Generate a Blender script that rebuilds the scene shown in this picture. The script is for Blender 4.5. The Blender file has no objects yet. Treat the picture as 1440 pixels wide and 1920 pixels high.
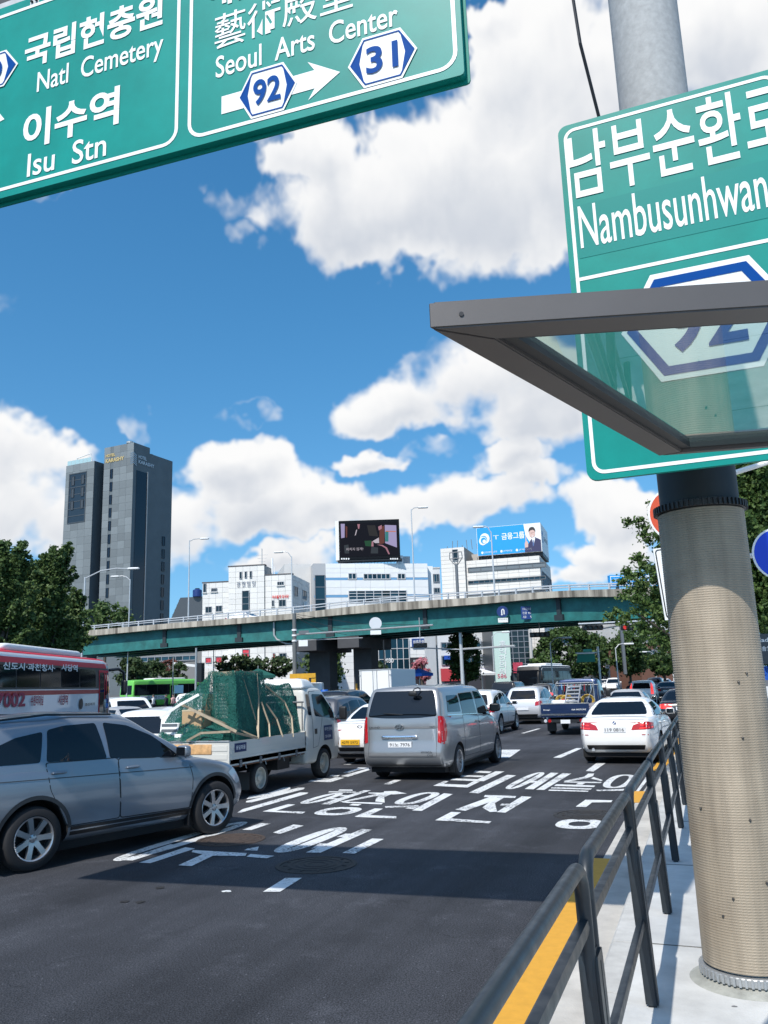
import bpy, bmesh, math, random
import numpy as np
from mathutils import Vector, Matrix
from mathutils.bvhtree import BVHTree

R_ = math.radians
scn = bpy.context.scene
COL = scn.collection
random.seed(7)
RNG = np.random.default_rng(7)

# ---------------------------------------------------------------- camera
# world: +Y runs along the road, +X to the pavement side, road surface at z = 0
FPX, EYE = 1550.0, 1.95
PITCH, ROLL, YAW = R_(11.85), R_(1.9), R_(22.0)
_fh = Vector((-math.sin(YAW), math.cos(YAW), 0)); _rt = Vector((math.cos(YAW), math.sin(YAW), 0)); _up = Vector((0, 0, 1))
CF = math.cos(PITCH)*_fh + math.sin(PITCH)*_up
_u1 = -math.sin(PITCH)*_fh + math.cos(PITCH)*_up
CR = _rt*math.cos(ROLL) - _u1*math.sin(ROLL)
CU = _u1*math.cos(ROLL) + _rt*math.sin(ROLL)
CAM = Vector((0, 0, EYE))
cd = bpy.data.cameras.new("camera"); cam = bpy.data.objects.new("camera", cd); COL.objects.link(cam)
cd.sensor_fit = 'HORIZONTAL'; cd.sensor_width = 36; cd.lens = FPX/1440*36
cd.clip_start = 0.05; cd.clip_end = 6000
cam.matrix_world = Matrix(((CR.x, CU.x, -CF.x, 0), (CR.y, CU.y, -CF.y, 0), (CR.z, CU.z, -CF.z, EYE), (0, 0, 0, 1)))
scn.camera = cam
scn.render.resolution_x, scn.render.resolution_y = 768, 1024

# ---------------------------------------------------------------- sun, exposure
SUN_EL, SUN_SIDE = R_(48.5), R_(5.0)      # sun behind the camera, a little to the left of the road axis
to_sun = Vector((-math.sin(SUN_SIDE)*math.cos(SUN_EL), -math.cos(SUN_SIDE)*math.cos(SUN_EL), math.sin(SUN_EL)))
sl = bpy.data.lights.new("sun", 'SUN'); sl.energy = 5.0; sl.angle = R_(0.53); sl.color = (1.0, 0.955, 0.89)
so = bpy.data.objects.new("sun", sl); COL.objects.link(so)
so.rotation_euler = (-to_sun).to_track_quat('-Z', 'Y').to_euler(); so.location = to_sun*200
vs = scn.view_settings
vs.view_transform = 'Standard'; vs.look = 'None'; vs.exposure = -0.1; vs.gamma = 1.0; vs.use_curve_mapping = False
scn.cycles.max_bounces = 6; scn.cycles.transparent_max_bounces = 12
scn.cycles.use_denoising = True
scn.cycles.caustics_reflective = False; scn.cycles.caustics_refractive = False

# ---------------------------------------------------------------- pixel helpers (photograph 1440 x 1920)
def ray(px, py):
    d = CF + CR*((px-720)/FPX) + CU*((960-py)/FPX); return d.normalized()
def at_z(px, py, z=0.0):
    d = ray(px, py); return CAM + d*((z-EYE)/d.z)
def at_Y(px, py, Y):
    d = ray(px, py); return CAM + d*(Y/d.y)
def at_d(px, py, D):
    d = ray(px, py); return CAM + d*(D/math.hypot(d.x, d.y))
def azel(px, py):
    d = ray(px, py); return math.atan2(d.x, d.y), math.asin(d.z)

# ---------------------------------------------------------------- sky with cumulus
world = bpy.data.worlds.new("World"); scn.world = world; world.use_nodes = True
world.cycles.sampling_method = 'MANUAL'; world.cycles.sample_map_resolution = 256
def noise2(h, w, ny, nx, seed):
    """smooth lattice noise, periodic in x, cubic interpolation"""
    r = np.random.default_rng(seed); g = r.random((ny+3, nx)).astype(np.float32)
    def basis(n, cells, wrap):
        t = np.linspace(0, cells, n, endpoint=False); i = np.floor(t).astype(int); f = (t-i).astype(np.float32)
        w4 = np.stack([(1-f)**3/6, (3*f**3-6*f**2+4)/6, (-3*f**3+3*f**2+3*f+1)/6, f**3/6])
        return i, w4
    iy, wy = basis(h, ny, False); ix, wx = basis(w, nx, True)
    a = sum(wx[k][None, :]*g[:, (ix+k-1) % nx] for k in range(4))
    return sum(wy[k][:, None]*a[iy+k] for k in range(4))
def fbm(h, w, ny, nx, octs, seed, gain=.55, billow=False):
    out = np.zeros((h, w), np.float32); amp = 1.; tot = 0.
    for o in range(octs):
        if nx > w//2: break
        n = noise2(h, w, ny, nx, seed+o*17)
        n = (n-.5)*2.6
        if billow: n = 1-2*np.abs(n)*1.25
        out += amp*n; tot += amp; amp *= gain; nx *= 2; ny *= 2
    return out/tot
def cloud_image():
    W, Hh, KS = 4500, 1187, .833                       # azimuth 360 deg x elevation -5..90 deg
    az = (np.arange(W, dtype=np.float32)+.5)/W*2*np.pi-np.pi
    el = ((np.arange(Hh, dtype=np.float32)+.5)/Hh*95-5)*np.pi/180
    wa = fbm(Hh, W, 16, 60, 7, 3, .62)*.085; we = fbm(Hh, W, 16, 60, 7, 91, .62)*.065
    AZ = az[None, :]+wa; EL = el[:, None]+we
    # big cumulus masses where the photograph has them: centre and half extents in photo pixels
    blobs = [(880, 350, 320, 185), (680, 425, 180, 105), (600, 345, 90, 70), (960, 130, 170, 150), (1090, 250, 170, 250), (610, 320, 90, 80), (1400, 60, 130, 120),
             (900, 730, 190, 100), (760, 770, 140, 70), (1010, 780, 190, 110), (960, 885, 115, 45), (700, 888, 66, 30), (790, 866, 50, 24),
             (440, 892, 118, 62), (490, 960, 190, 80), (370, 990, 130, 80), (650, 985, 170, 62), (850, 965, 200, 66), (1000, 925, 120, 40),
             (45, 862, 125, 62), (15, 945, 145, 100), (140, 1000, 110, 50), (1190, 975, 110, 62), (1150, 1045, 120, 40), (-10, 568, 56, 40),
             (445, 440, 58, 30), (400, 405, 20, 16), (465, 775, 46, 26), (275, 800, 36, 18), (110, 362, 24, 14), (890, 20, 70, 60), (1390, 850, 100, 50), (512, 290, 30, 18), (505, 490, 36, 24), (1060, 1085, 150, 30), (560, 1060, 130, 30)]
    TH = np.zeros((Hh, W), np.float32); F = np.full((Hh, W), -2.4, np.float32); B = np.zeros((Hh, W), np.float32)
    for (px, py, rx, ry) in blobs:
        a0, e0 = azel(px, py)
        ax = rx/FPX*.97/math.cos(e0); ey = ry/FPX*.97
        c0 = int((a0+np.pi)/(2*np.pi)*W); r0 = int((e0*180/np.pi+5)/95*Hh)
        dc = int(ax*2.6/(2*np.pi)*W)+140; dr = int(ey*2.6*180/np.pi/95*Hh)+110
        s = (slice(max(0, r0-dr), min(Hh, r0+dr)), slice(max(0, c0-dc), min(W, c0+dc)))
        pk = 1.0 if rx > 60 else .55
        dy = (EL[s]-e0)/ey; dx = (AZ[s]-a0)/ax
        v = pk*(1-dx*dx-np.where(dy < 0, dy*dy*1.5, dy*dy))
        F[s] = np.maximum(F[s], v)
        if rx <= 60: TH[s] = np.maximum(TH[s], np.clip(2-dx*dx-dy*dy, 0, 1))
        else: TH[s] *= np.clip(1-(v+.6)*2, 0, 1)
        B[s] = np.maximum(B[s], np.clip(v, 0, 1)*np.clip(-dy*.9+.25, 0, 1))
    a0, e0 = azel(720, 700)
    dist = np.sqrt((az[None, :]-a0)**2+(el[:, None]-e0)**2)
    k = np.clip((dist-.62)/.3, 0, 1); k = k*k*(3-2*k)
    far = (fbm(Hh, W, 6, 18, 3, 55)*3.6-.75)-(1-k)*4
    F = np.maximum(F, far)
    puff = fbm(Hh, W, 40, 150, 7, 33, .58, True)
    d = F*1.15+fbm(Hh, W, 20, 76, 8, 7, .62)*1.15+puff*.50+.02
    wid = .32+.85*np.clip(fbm(Hh, W, 18, 68, 4, 211)*1.1+.5, 0, 1)         # some edges crisp, some wispy
    alpha = np.clip(d/wid, 0, 1); alpha = alpha*alpha*(3-2*alpha)
    wisp = np.clip(fbm(Hh, W, 60, 230, 6, 301, .7)*1.5+.35, 0, 1); alpha *= 1-TH*(1-.7*wisp)
    # light: cloud matter standing between a point and the sun (up the picture)
    T = np.clip(d, 0, 1.8); occ = np.zeros_like(T); tot = 0
    for st, wt in ((4, .9), (10, 1.), (20, 1.), (36, .9), (60, .7), (90, .45)):
        st = int(st*KS); sh = np.zeros_like(T); sh[:-st] = T[st:]; occ += wt*np.maximum(sh-.05, 0); tot += wt
    occ = np.clip(occ/tot*.8, 0, 1)
    # billows: slopes that face up (to the sun) are bright, slopes that face down are in shade
    q = F*1.0+fbm(Hh, W, 26, 98, 5, 7, .5)*.8+fbm(Hh, W, 40, 150, 4, 33, .5, True)*.5
    rel = np.zeros_like(d)
    for st, wt in ((6, .7), (14, .8), (26, .7)):
        st = int(st*KS); up = np.zeros_like(d); up[:-st] = q[st:]; dn = np.zeros_like(d); dn[st:] = q[:-st]; rel += wt*np.clip((up-dn)/st*7*KS, -1, 1)
    rel = np.clip(rel*.5, -1, 1)
    core = np.clip(d*.9, 0, 1)
    light = 1-np.clip(.02+.34*occ*occ+.50*B*core+core*.22*np.clip(rel, -.4, 1), 0, .9)
    im = bpy.data.images.new("cloud_field", W, Hh, float_buffer=True, is_data=True)
    px = np.ones((Hh, W, 4), np.float32); px[..., 0] = alpha; px[..., 1] = np.clip(light, 0, 1); px[..., 2] = 0
    im.pixels.foreach_set(px.ravel()); im.update(); im.pack()
    return im
def build_sky():
    nt = world.node_tree; N = nt.nodes; L = nt.links
    for n in list(N): N.remove(n)
    out = N.new('ShaderNodeOutputWorld'); bg = N.new('ShaderNodeBackground'); L.new(bg.outputs[0], out.inputs[0])
    bg.inputs[1].default_value = 0.15
    sky = N.new('ShaderNodeTexSky'); sky.sky_type = 'NISHITA'; sky.sun_disc = False
    sky.sun_elevation = SUN_EL; sky.sun_rotation = math.atan2(to_sun.x, to_sun.y)
    sky.altitude = 0; sky.air_density = 1.2; sky.dust_density = 0.6; sky.ozone_density = 4.0
    def mm(op, a, b, clamp=False):
        n = N.new('ShaderNodeMath'); n.operation = op; n.use_clamp = clamp
        for i, v in enumerate((a, b)):
            if v is None: continue
            if isinstance(v, (int, float)): n.inputs[i].default_value = v
            else: L.new(v, n.inputs[i])
        return n.outputs[0]
    tc = N.new('ShaderNodeTexCoord'); sp = N.new('ShaderNodeSeparateXYZ'); L.new(tc.outputs['Generated'], sp.inputs[0])
    # the air near the horizon over a summer city is pale blue: look a little above it
    zz = mm('ADD', mm('MULTIPLY', mm('MAXIMUM', sp.outputs[2], 0.0), .88), .12)
    cv = N.new('ShaderNodeCombineXYZ'); L.new(sp.outputs[0], cv.inputs[0]); L.new(sp.outputs[1], cv.inputs[1]); L.new(zz, cv.inputs[2])
    nv = N.new('ShaderNodeVectorMath'); nv.operation = 'NORMALIZE'; L.new(cv.outputs[0], nv.inputs[0]); L.new(nv.outputs[0], sky.inputs[0])
    u = mm('ADD', mm('MULTIPLY', mm('ARCTAN2', sp.outputs[0], sp.outputs[1]), 1/(2*math.pi)), .5)
    v = mm('MULTIPLY', mm('ADD', mm('ARCSINE', sp.outputs[2], None), R_(5)), 1/R_(95))
    cb = N.new('ShaderNodeCombineXYZ'); L.new(u, cb.inputs[0]); L.new(v, cb.inputs[1])
    ti = N.new('ShaderNodeTexImage'); ti.image = cloud_image(); ti.interpolation = 'Cubic'; ti.extension = 'EXTEND'; L.new(cb.outputs[0], ti.inputs[0])
    sc = N.new('ShaderNodeSeparateColor'); L.new(ti.outputs[0], sc.inputs[0])
    ramp = N.new('ShaderNodeMix'); ramp.data_type = 'RGBA'; L.new(sc.outputs[1], ramp.inputs[0])
    ramp.inputs[6].default_value = (3.3, 3.75, 4.5, 1); ramp.inputs[7].default_value = (7.0, 7.0, 7.0, 1)
    hs = N.new('ShaderNodeHueSaturation'); hs.inputs['Hue'].default_value = .492; hs.inputs['Saturation'].default_value = 1.28; hs.inputs['Value'].default_value = 1.2; L.new(sky.outputs[0], hs.inputs['Color'])
    mx = N.new('ShaderNodeMix'); mx.data_type = 'RGBA'; L.new(sc.outputs[0], mx.inputs[0]); L.new(hs.outputs[0], mx.inputs[6]); L.new(ramp.outputs[2], mx.inputs[7])
    L.new(mx.outputs[2], bg.inputs[0])
build_sky()

# ---------------------------------------------------------------- materials
MATS = {}
def mk(name, col, rough=.5, metal=0., var=0., vscale=4., bump=0., bscale=60., spec=.5, coat=0., trans=0., emit=None, estr=1., rnd=0., rvar=0.):
    """procedural principled material; var = colour noise, rnd = per-object tint"""
    if name in MATS: return MATS[name]
    m = bpy.data.materials.new(name); m.use_nodes = True; nt = m.node_tree; N = nt.nodes; L = nt.links
    b = N['Principled BSDF']; c = (*col, 1)
    b.inputs['Base Color'].default_value = c; b.inputs['Roughness'].default_value = rough; b.inputs['Metallic'].default_value = metal
    b.inputs['Specular IOR Level'].default_value = spec; b.inputs['Coat Weight'].default_value = coat; b.inputs['Coat Roughness'].default_value = .04
    b.inputs['Transmission Weight'].default_value = trans
    if emit: b.inputs['Emission Color'].default_value = (*emit, 1); b.inputs['Emission Strength'].default_value = estr
    src = None
    if var or bump or rvar:
        tc = N.new('ShaderNodeTexCoord'); ns = N.new('ShaderNodeTexNoise'); L.new(tc.outputs['Object'], ns.inputs['Vector'])
        ns.inputs['Scale'].default_value = vscale; ns.inputs['Detail'].default_value = 6; ns.inputs['Roughness'].default_value = .62
    if var:
        mr = N.new('ShaderNodeMapRange'); L.new(ns.outputs[0], mr.inputs[0]); mr.inputs[1].default_value = .3; mr.inputs[2].default_value = .7
        mr.inputs[3].default_value = 1-var; mr.inputs[4].default_value = 1+var
        mx = N.new('ShaderNodeVectorMath'); mx.operation = 'SCALE'; mx.inputs[0].default_value = col; L.new(mr.outputs[0], mx.inputs['Scale']); src = mx.outputs[0]
    if rvar:
        mr = N.new('ShaderNodeMapRange'); L.new(ns.outputs[0], mr.inputs[0]); mr.inputs[1].default_value = .3; mr.inputs[2].default_value = .7
        mr.inputs[3].default_value = max(0, rough-rvar); mr.inputs[4].default_value = min(1, rough+rvar); L.new(mr.outputs[0], b.inputs['Roughness'])
    if rnd:
        oi = N.new('ShaderNodeObjectInfo'); mr = N.new('ShaderNodeMapRange'); L.new(oi.outputs['Random'], mr.inputs[0]); mr.inputs[3].default_value = 1-rnd; mr.inputs[4].default_value = 1+rnd
        mx = N.new('ShaderNodeVectorMath'); mx.operation = 'SCALE'; L.new(mr.outputs[0], mx.inputs['Scale'])
        if src: L.new(src, mx.inputs[0])
        else: mx.inputs[0].default_value = col
        src = mx.outputs[0]
    if src: L.new(src, b.inputs['Base Color'])
    if bump:
        n2 = N.new('ShaderNodeTexNoise'); L.new(tc.outputs['Object'], n2.inputs['Vector']); n2.inputs['Scale'].default_value = bscale; n2.inputs['Detail'].default_value = 5
        bp = N.new('ShaderNodeBump'); bp.inputs['Strength'].default_value = bump; bp.inputs['Distance'].default_value = .01; L.new(n2.outputs[0], bp.inputs['Height']); L.new(bp.outputs[0], b.inputs['Normal'])
    MATS[name] = m; return m
def paint(name, col, metal=.0, rough=.32):
    """car paint: base + clear coat, faint road dust"""
    if name in MATS: return MATS[name]
    m = mk(name, col, rough, metal, var=.012, vscale=1.2, coat=.7); return m

# ---------------------------------------------------------------- mesh builder
class MB:
    def __init__(s): s.v = []; s.f = []; s.mi = []; s.cur = 0
    def add(s, vs, fs):
        o = len(s.v); s.v += [tuple(v) for v in vs]; s.f += [tuple(i+o for i in f) for f in fs]; s.mi += [s.cur]*len(fs); return s
    def box(s, c, d, rz=0., M=None):
        x, y, z = d[0]/2, d[1]/2, d[2]/2
        vs = [Vector((i*x, j*y, k*z)) for k in (-1, 1) for j in (-1, 1) for i in (-1, 1)]
        if M is None: M = Matrix.Rotation(rz, 3, 'Z')
        vs = [M @ v + Vector(c) for v in vs]
        return s.add(vs, [(0, 2, 3, 1), (4, 5, 7, 6), (0, 1, 5, 4), (2, 6, 7, 3), (0, 4, 6, 2), (1, 3, 7, 5)])
    def bx(s, x0, x1, y0, y1, z0, z1):
        return s.box(((x0+x1)/2, (y0+y1)/2, (z0+z1)/2), (abs(x1-x0), abs(y1-y0), abs(z1-z0)))
    def cyl(s, p0, p1, r0, r1=None, n=12, cap=True):
        p0, p1 = Vector(p0), Vector(p1); r1 = r0 if r1 is None else r1
        d = (p1-p0).normalized(); a = d.orthogonal().normalized(); b = d.cross(a)
        vs = []
        for p, r in ((p0, r0), (p1, r1)):
            vs += [p+a*(r*math.cos(2*math.pi*i/n))+b*(r*math.sin(2*math.pi*i/n)) for i in range(n)]
        fs = [(i, (i+1) % n, n+(i+1) % n, n+i) for i in range(n)]
        if cap: fs += [tuple(range(n-1, -1, -1)), tuple(range(n, 2*n))]
        return s.add(vs, fs)
    def tube(s, pts, r, n=8, cap=True, flat=None):
        pts = [Vector(p) for p in pts]; rs = r if isinstance(r, (list, tuple)) else [r]*len(pts)
        vs = []; a = None
        for i, p in enumerate(pts):
            t = (pts[min(i+1, len(pts)-1)]-pts[max(i-1, 0)]).normalized()
            if a is None: a = t.orthogonal().normalized()
            a = (a-t*a.dot(t)).normalized(); b = t.cross(a)
            vs += [p+a*(rs[i]*math.cos(2*math.pi*k/n))+b*(rs[i]*math.sin(2*math.pi*k/n)) for k in range(n)]
        fs = [(i*n+k, i*n+(k+1) % n, (i+1)*n+(k+1) % n, (i+1)*n+k) for i in range(len(pts)-1) for k in range(n)]
        if cap: fs += [tuple(range(n-1, -1, -1)), tuple(range((len(pts)-1)*n, len(pts)*n))]
        return s.add(vs, fs)
    def prism(s, poly, h, M=None):
        """poly: 2-D points (ccw), extruded 0..h along local z, then M (4x4)"""
        n = len(poly); vs = [Vector((x, y, 0)) for x, y in poly]+[Vector((x, y, h)) for x, y in poly]
        if M is not None: vs = [M @ v for v in vs]
        return s.add(vs, [tuple(range(n-1, -1, -1)), tuple(range(n, 2*n))]+[(i, (i+1) % n, n+(i+1) % n, n+i) for i in range(n)])
    def lathe(s, prof, n=24, M=None):
        """prof: list of (r, z) around local z"""
        vs = []; k = len(prof)
        for i in range(n):
            a = 2*math.pi*i/n
            for r, z in prof: v = Vector((r*math.cos(a), r*math.sin(a), z)); vs.append(M @ v if M is not None else v)
        fs = [(i*k+j, ((i+1) % n)*k+j, ((i+1) % n)*k+j+1, i*k+j+1) for i in range(n) for j in range(k-1)]
        return s.add(vs, fs)
    def ball(s, c, r, nu=12, nv=8):
        r = r if isinstance(r, (tuple, list)) else (r, r, r)
        vs = [Vector((c[0]+r[0]*math.sin(math.pi*j/nv)*math.cos(2*math.pi*i/nu), c[1]+r[1]*math.sin(math.pi*j/nv)*math.sin(2*math.pi*i/nu), c[2]+r[2]*math.cos(math.pi*j/nv))) for j in range(nv+1) for i in range(nu)]
        return s.add(vs, [(j*nu+i, (j+1)*nu+i, (j+1)*nu+(i+1) % nu, j*nu+(i+1) % nu) for j in range(nv) for i in range(nu)])
    def quad(s, a, b, c, d): return s.add([a, b, c, d], [(0, 1, 2, 3)])
    def mesh(s, name, mats, smooth=None):
        me = bpy.data.meshes.new(name); me.from_pydata(s.v, [], s.f)
        for m in (mats if isinstance(mats, (list, tuple)) else [mats]): me.materials.append(m)
        if any(s.mi): me.polygons.foreach_set('material_index', s.mi)
        me.validate(); me.update()
        if smooth is not None:
            me.polygons.foreach_set('use_smooth', [True]*len(me.polygons)); me.set_sharp_from_angle(angle=R_(smooth))
        return me
    def build(s, name, mats, parent=None, smooth=None, loc=None, rz=0.):
        return link(name, s.mesh(name, mats, smooth), parent, loc, rz)
def link(name, me, parent=None, loc=None, rz=0.):
    o = bpy.data.objects.new(name, me); COL.objects.link(o)
    if parent is not None: o.parent = parent
    if loc is not None: o.location = loc
    if rz: o.rotation_euler = (0, 0, rz)
    return o
def tag(o, label=None, cat=None, group=None, kind=None):
    for k, v in (('label', label), ('category', cat), ('group', group), ('kind', kind)):
        if v: o[k] = v
    return o
def thing(name, label, cat, loc=(0, 0, 0), rz=0., group=None):
    o = bpy.data.objects.new(name, None); COL.objects.link(o); o.empty_display_size = .2
    o.location = loc; o.rotation_euler = (0, 0, rz); return tag(o, label, cat, group)
def instance(me, name, parent, loc, rot=(0, 0, 0), scale=None):
    o = bpy.data.objects.new(name, me); COL.objects.link(o); o.parent = parent; o.location = loc; o.rotation_euler = rot
    if scale: o.scale = scale
    return o

# ---------------------------------------------------------------- lettering
TMP = bpy.data.scenes.new('build_space')
def eval_mesh(o):
    """mesh of an object with its modifiers applied, evaluated on its own"""
    TMP.collection.objects.link(o)
    with bpy.context.temp_override(scene=TMP, view_layer=TMP.view_layers[0]):
        dg = bpy.context.evaluated_depsgraph_get(); dg.update(); me = bpy.data.meshes.new_from_object(o.evaluated_get(dg))
    TMP.collection.objects.unlink(o); return me
TXC = bpy.data.curves.new('type', 'FONT'); TXO = bpy.data.objects.new('type', TXC); TXS = bpy.data.scenes.new('type_space'); TXS.collection.objects.link(TXO)
TXC.size = 1; TXC.fill_mode = 'FRONT'
def text_verts(txt, bold=.0, res=3):
    TXC.body = txt; TXC.resolution_u = res; TXC.offset = bold
    with bpy.context.temp_override(scene=TXS, view_layer=TXS.view_layers[0]):
        dg = bpy.context.evaluated_depsgraph_get(); dg.update(); ev = TXO.evaluated_get(dg); me = ev.to_mesh()
        n = len(me.vertices); co = np.empty(n*3, np.float32); me.vertices.foreach_get('co', co); vs = co.reshape(-1, 3)[:, :2].astype(float); fs = [tuple(p.vertices) for p in me.polygons]; ev.to_mesh_clear()
    return vs, fs
def text(name, txt, mat, parent, o, u, v, w, h, bold=.0, res=3, shear=0.):
    """flat lettering filling the box o + [0,w]u + [0,h]v"""
    vs, fs = text_verts(txt, bold, res)
    lo, hi = vs.min(0), vs.max(0); q = (vs-lo)/(hi-lo)
    o, u, v = Vector(o), Vector(u), Vector(v)
    pts = [tuple(o+u*(float(a)*w+shear*float(b)*h)+v*(float(b)*h)) for a, b in q]
    # faces must look along u x v
    n = u.cross(v); f0 = fs[0]; p = [Vector(pts[i]) for i in f0[:3]]
    if (p[1]-p[0]).cross(p[2]-p[0]).dot(n) < 0: fs = [tuple(reversed(f)) for f in fs]
    groups = [fs]
    if '  ' in txt:                                  # words set far apart are separate pieces
        xs = sorted((min(vs[i][0] for i in f), max(vs[i][0] for i in f)) for f in fs); cuts = []; end = xs[0][1]
        for a, b in xs:
            if a > end+.34: cuts.append((a+end)/2)
            end = max(end, b)
        groups = [[f for f in fs if lo_ <= vs[f[0]][0] < hi_] for lo_, hi_ in zip([-1e9]+cuts, cuts+[1e9])]
    for g in groups:
        use = sorted({i for f in g for i in f}); mp = {i: k for k, i in enumerate(use)}
        me = bpy.data.meshes.new(name); me.from_pydata([pts[i] for i in use], [], [tuple(mp[i] for i in f) for f in g]); me.materials.append(mat); me.update(); ob = link(name, me, parent)
    return ob
def flat(name, polys, mat, parent, o, u, v, off=0.):
    """flat polygons given in (u,v) coordinates; a polygon may be (outer, inner) for a ring of equal point counts"""
    o, u, v = Vector(o), Vector(u), Vector(v); o = o+u.cross(v)*off; b = MB()
    for p in polys:
        if isinstance(p, tuple) and len(p) == 2 and isinstance(p[0], list):
            a, c = p; n = len(a); b.add([o+u*x+v*y for x, y in a]+[o+u*x+v*y for x, y in c], [(i, (i+1) % n, n+(i+1) % n, n+i) for i in range(n)])
        else:
            n = len(p); area = sum(p[i][0]*p[(i+1) % n][1]-p[(i+1) % n][0]*p[i][1] for i in range(n)); q = p if area > 0 else p[::-1]
            b.add([o+u*x+v*y for x, y in q], [tuple(range(n))])
    return b.build(name, mat, parent)
def ell(cx, cy, rx, ry, n=24, p=2.0, rev=False):
    pts = []
    for i in range(n):
        a = 2*math.pi*i/n; c, s_ = math.cos(a), math.sin(a)
        pts.append((cx+rx*math.copysign(abs(c)**(2/p), c), cy+ry*math.copysign(abs(s_)**(2/p), s_)))
    return pts
def rrect(x0, x1, y0, y1, r, n=5):
    pts = []
    for cx, cy, a0 in ((x1-r, y0+r, -90), (x1-r, y1-r, 0), (x0+r, y1-r, 90), (x0+r, y0+r, 180)):
        pts += [(cx+r*math.cos(R_(a0+90*i/n)), cy+r*math.sin(R_(a0+90*i/n))) for i in range(n+1)]
    return pts
def band(poly, t):
    """ring between a convex-ish polygon and the same polygon moved inwards by t"""
    n = len(poly); inn = []
    for i in range(n):
        p, c, q = Vector(poly[i-1]), Vector(poly[i]), Vector(poly[(i+1) % n])
        a = (c-p).normalized(); b = (q-c).normalized(); n1 = Vector((-a.y, a.x)); n2 = Vector((-b.y, b.x)); m = (n1+n2).normalized()
        inn.append(tuple(c+m*(t/max(.3, m.dot(n1)))))
    return (list(poly), inn)

# ---------------------------------------------------------------- common materials
M_WHITE = mk('white_paint', (.80, .80, .78), .45)
M_MARK = mk('road_marking_paint', (.72, .73, .72), .7, var=.14, vscale=9., bump=.25, bscale=180)
def _worn():
    m = M_MARK; N = m.node_tree.nodes; L = m.node_tree.links; b = N['Principled BSDF']; src = b.inputs['Base Color'].links[0].from_socket
    tc = N.new('ShaderNodeTexCoord'); n1 = N.new('ShaderNodeTexNoise'); n1.inputs['Scale'].default_value = 22; n1.inputs['Detail'].default_value = 9; n1.inputs['Roughness'].default_value = .7; n2 = N.new('ShaderNodeTexNoise'); n2.inputs['Scale'].default_value = 1.3; n2.inputs['Detail'].default_value = 4
    for n in (n1, n2): L.new(tc.outputs['Object'], n.inputs['Vector'])
    ad = N.new('ShaderNodeMath'); ad.operation = 'MULTIPLY_ADD'; L.new(n2.outputs[0], ad.inputs[0]); ad.inputs[1].default_value = .55; L.new(n1.outputs[0], ad.inputs[2])
    mr = N.new('ShaderNodeMapRange'); L.new(ad.outputs[0], mr.inputs[0]); mr.inputs[1].default_value = .80; mr.inputs[2].default_value = .93
    mx = N.new('ShaderNodeMix'); mx.data_type = 'RGBA'; L.new(mr.outputs[0], mx.inputs[0]); L.new(src, mx.inputs[6]); mx.inputs[7].default_value = (.10, .10, .105, 1); L.new(mx.outputs[2], b.inputs['Base Color'])
_worn()
M_BLACK = mk('black_plastic', (.012, .013, .015), .45)
M_RUBBER = mk('tyre_rubber', (.018, .018, .02), .85, bump=.2, bscale=120)
M_WELL = mk('dark_underbody', (.008, .008, .009), .9)
M_GLASS = mk('tinted_glass', (.006, .008, .011), .025, spec=.55)
M_BUSGL = mk('bus_glass', (.006, .008, .012), .06, spec=.16)
M_GLASS2 = mk('building_glass', (.012, .03, .042), .05, spec=.3, var=.3, vscale=.6)
M_CHROME = mk('chrome', (.75, .76, .78), .14, 1.)
M_ALLOY = mk('alloy_wheel', (.55, .55, .56), .32, .85)
M_STEEL = mk('galvanised_steel', (.42, .43, .43), .5, .55, var=.12, vscale=14)
M_PLATE = mk('plate_white', (.72, .73, .74), .4)
M_RED = mk('red_lamp_glass', (.40, .008, .012), .12, coat=.6)
M_REDLIT = mk('red_lamp_lit', (.55, .01, .01), .15, coat=.6, emit=(1, .04, .03), estr=1.6)
M_AMBER = mk('amber_lamp', (.6, .22, .02), .15, coat=.5)
M_CLEARLAMP = mk('clear_lamp', (.55, .57, .6), .1, coat=.8)
M_GREY = mk('grey_metal', (.16, .17, .18), .45, .3)

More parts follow.
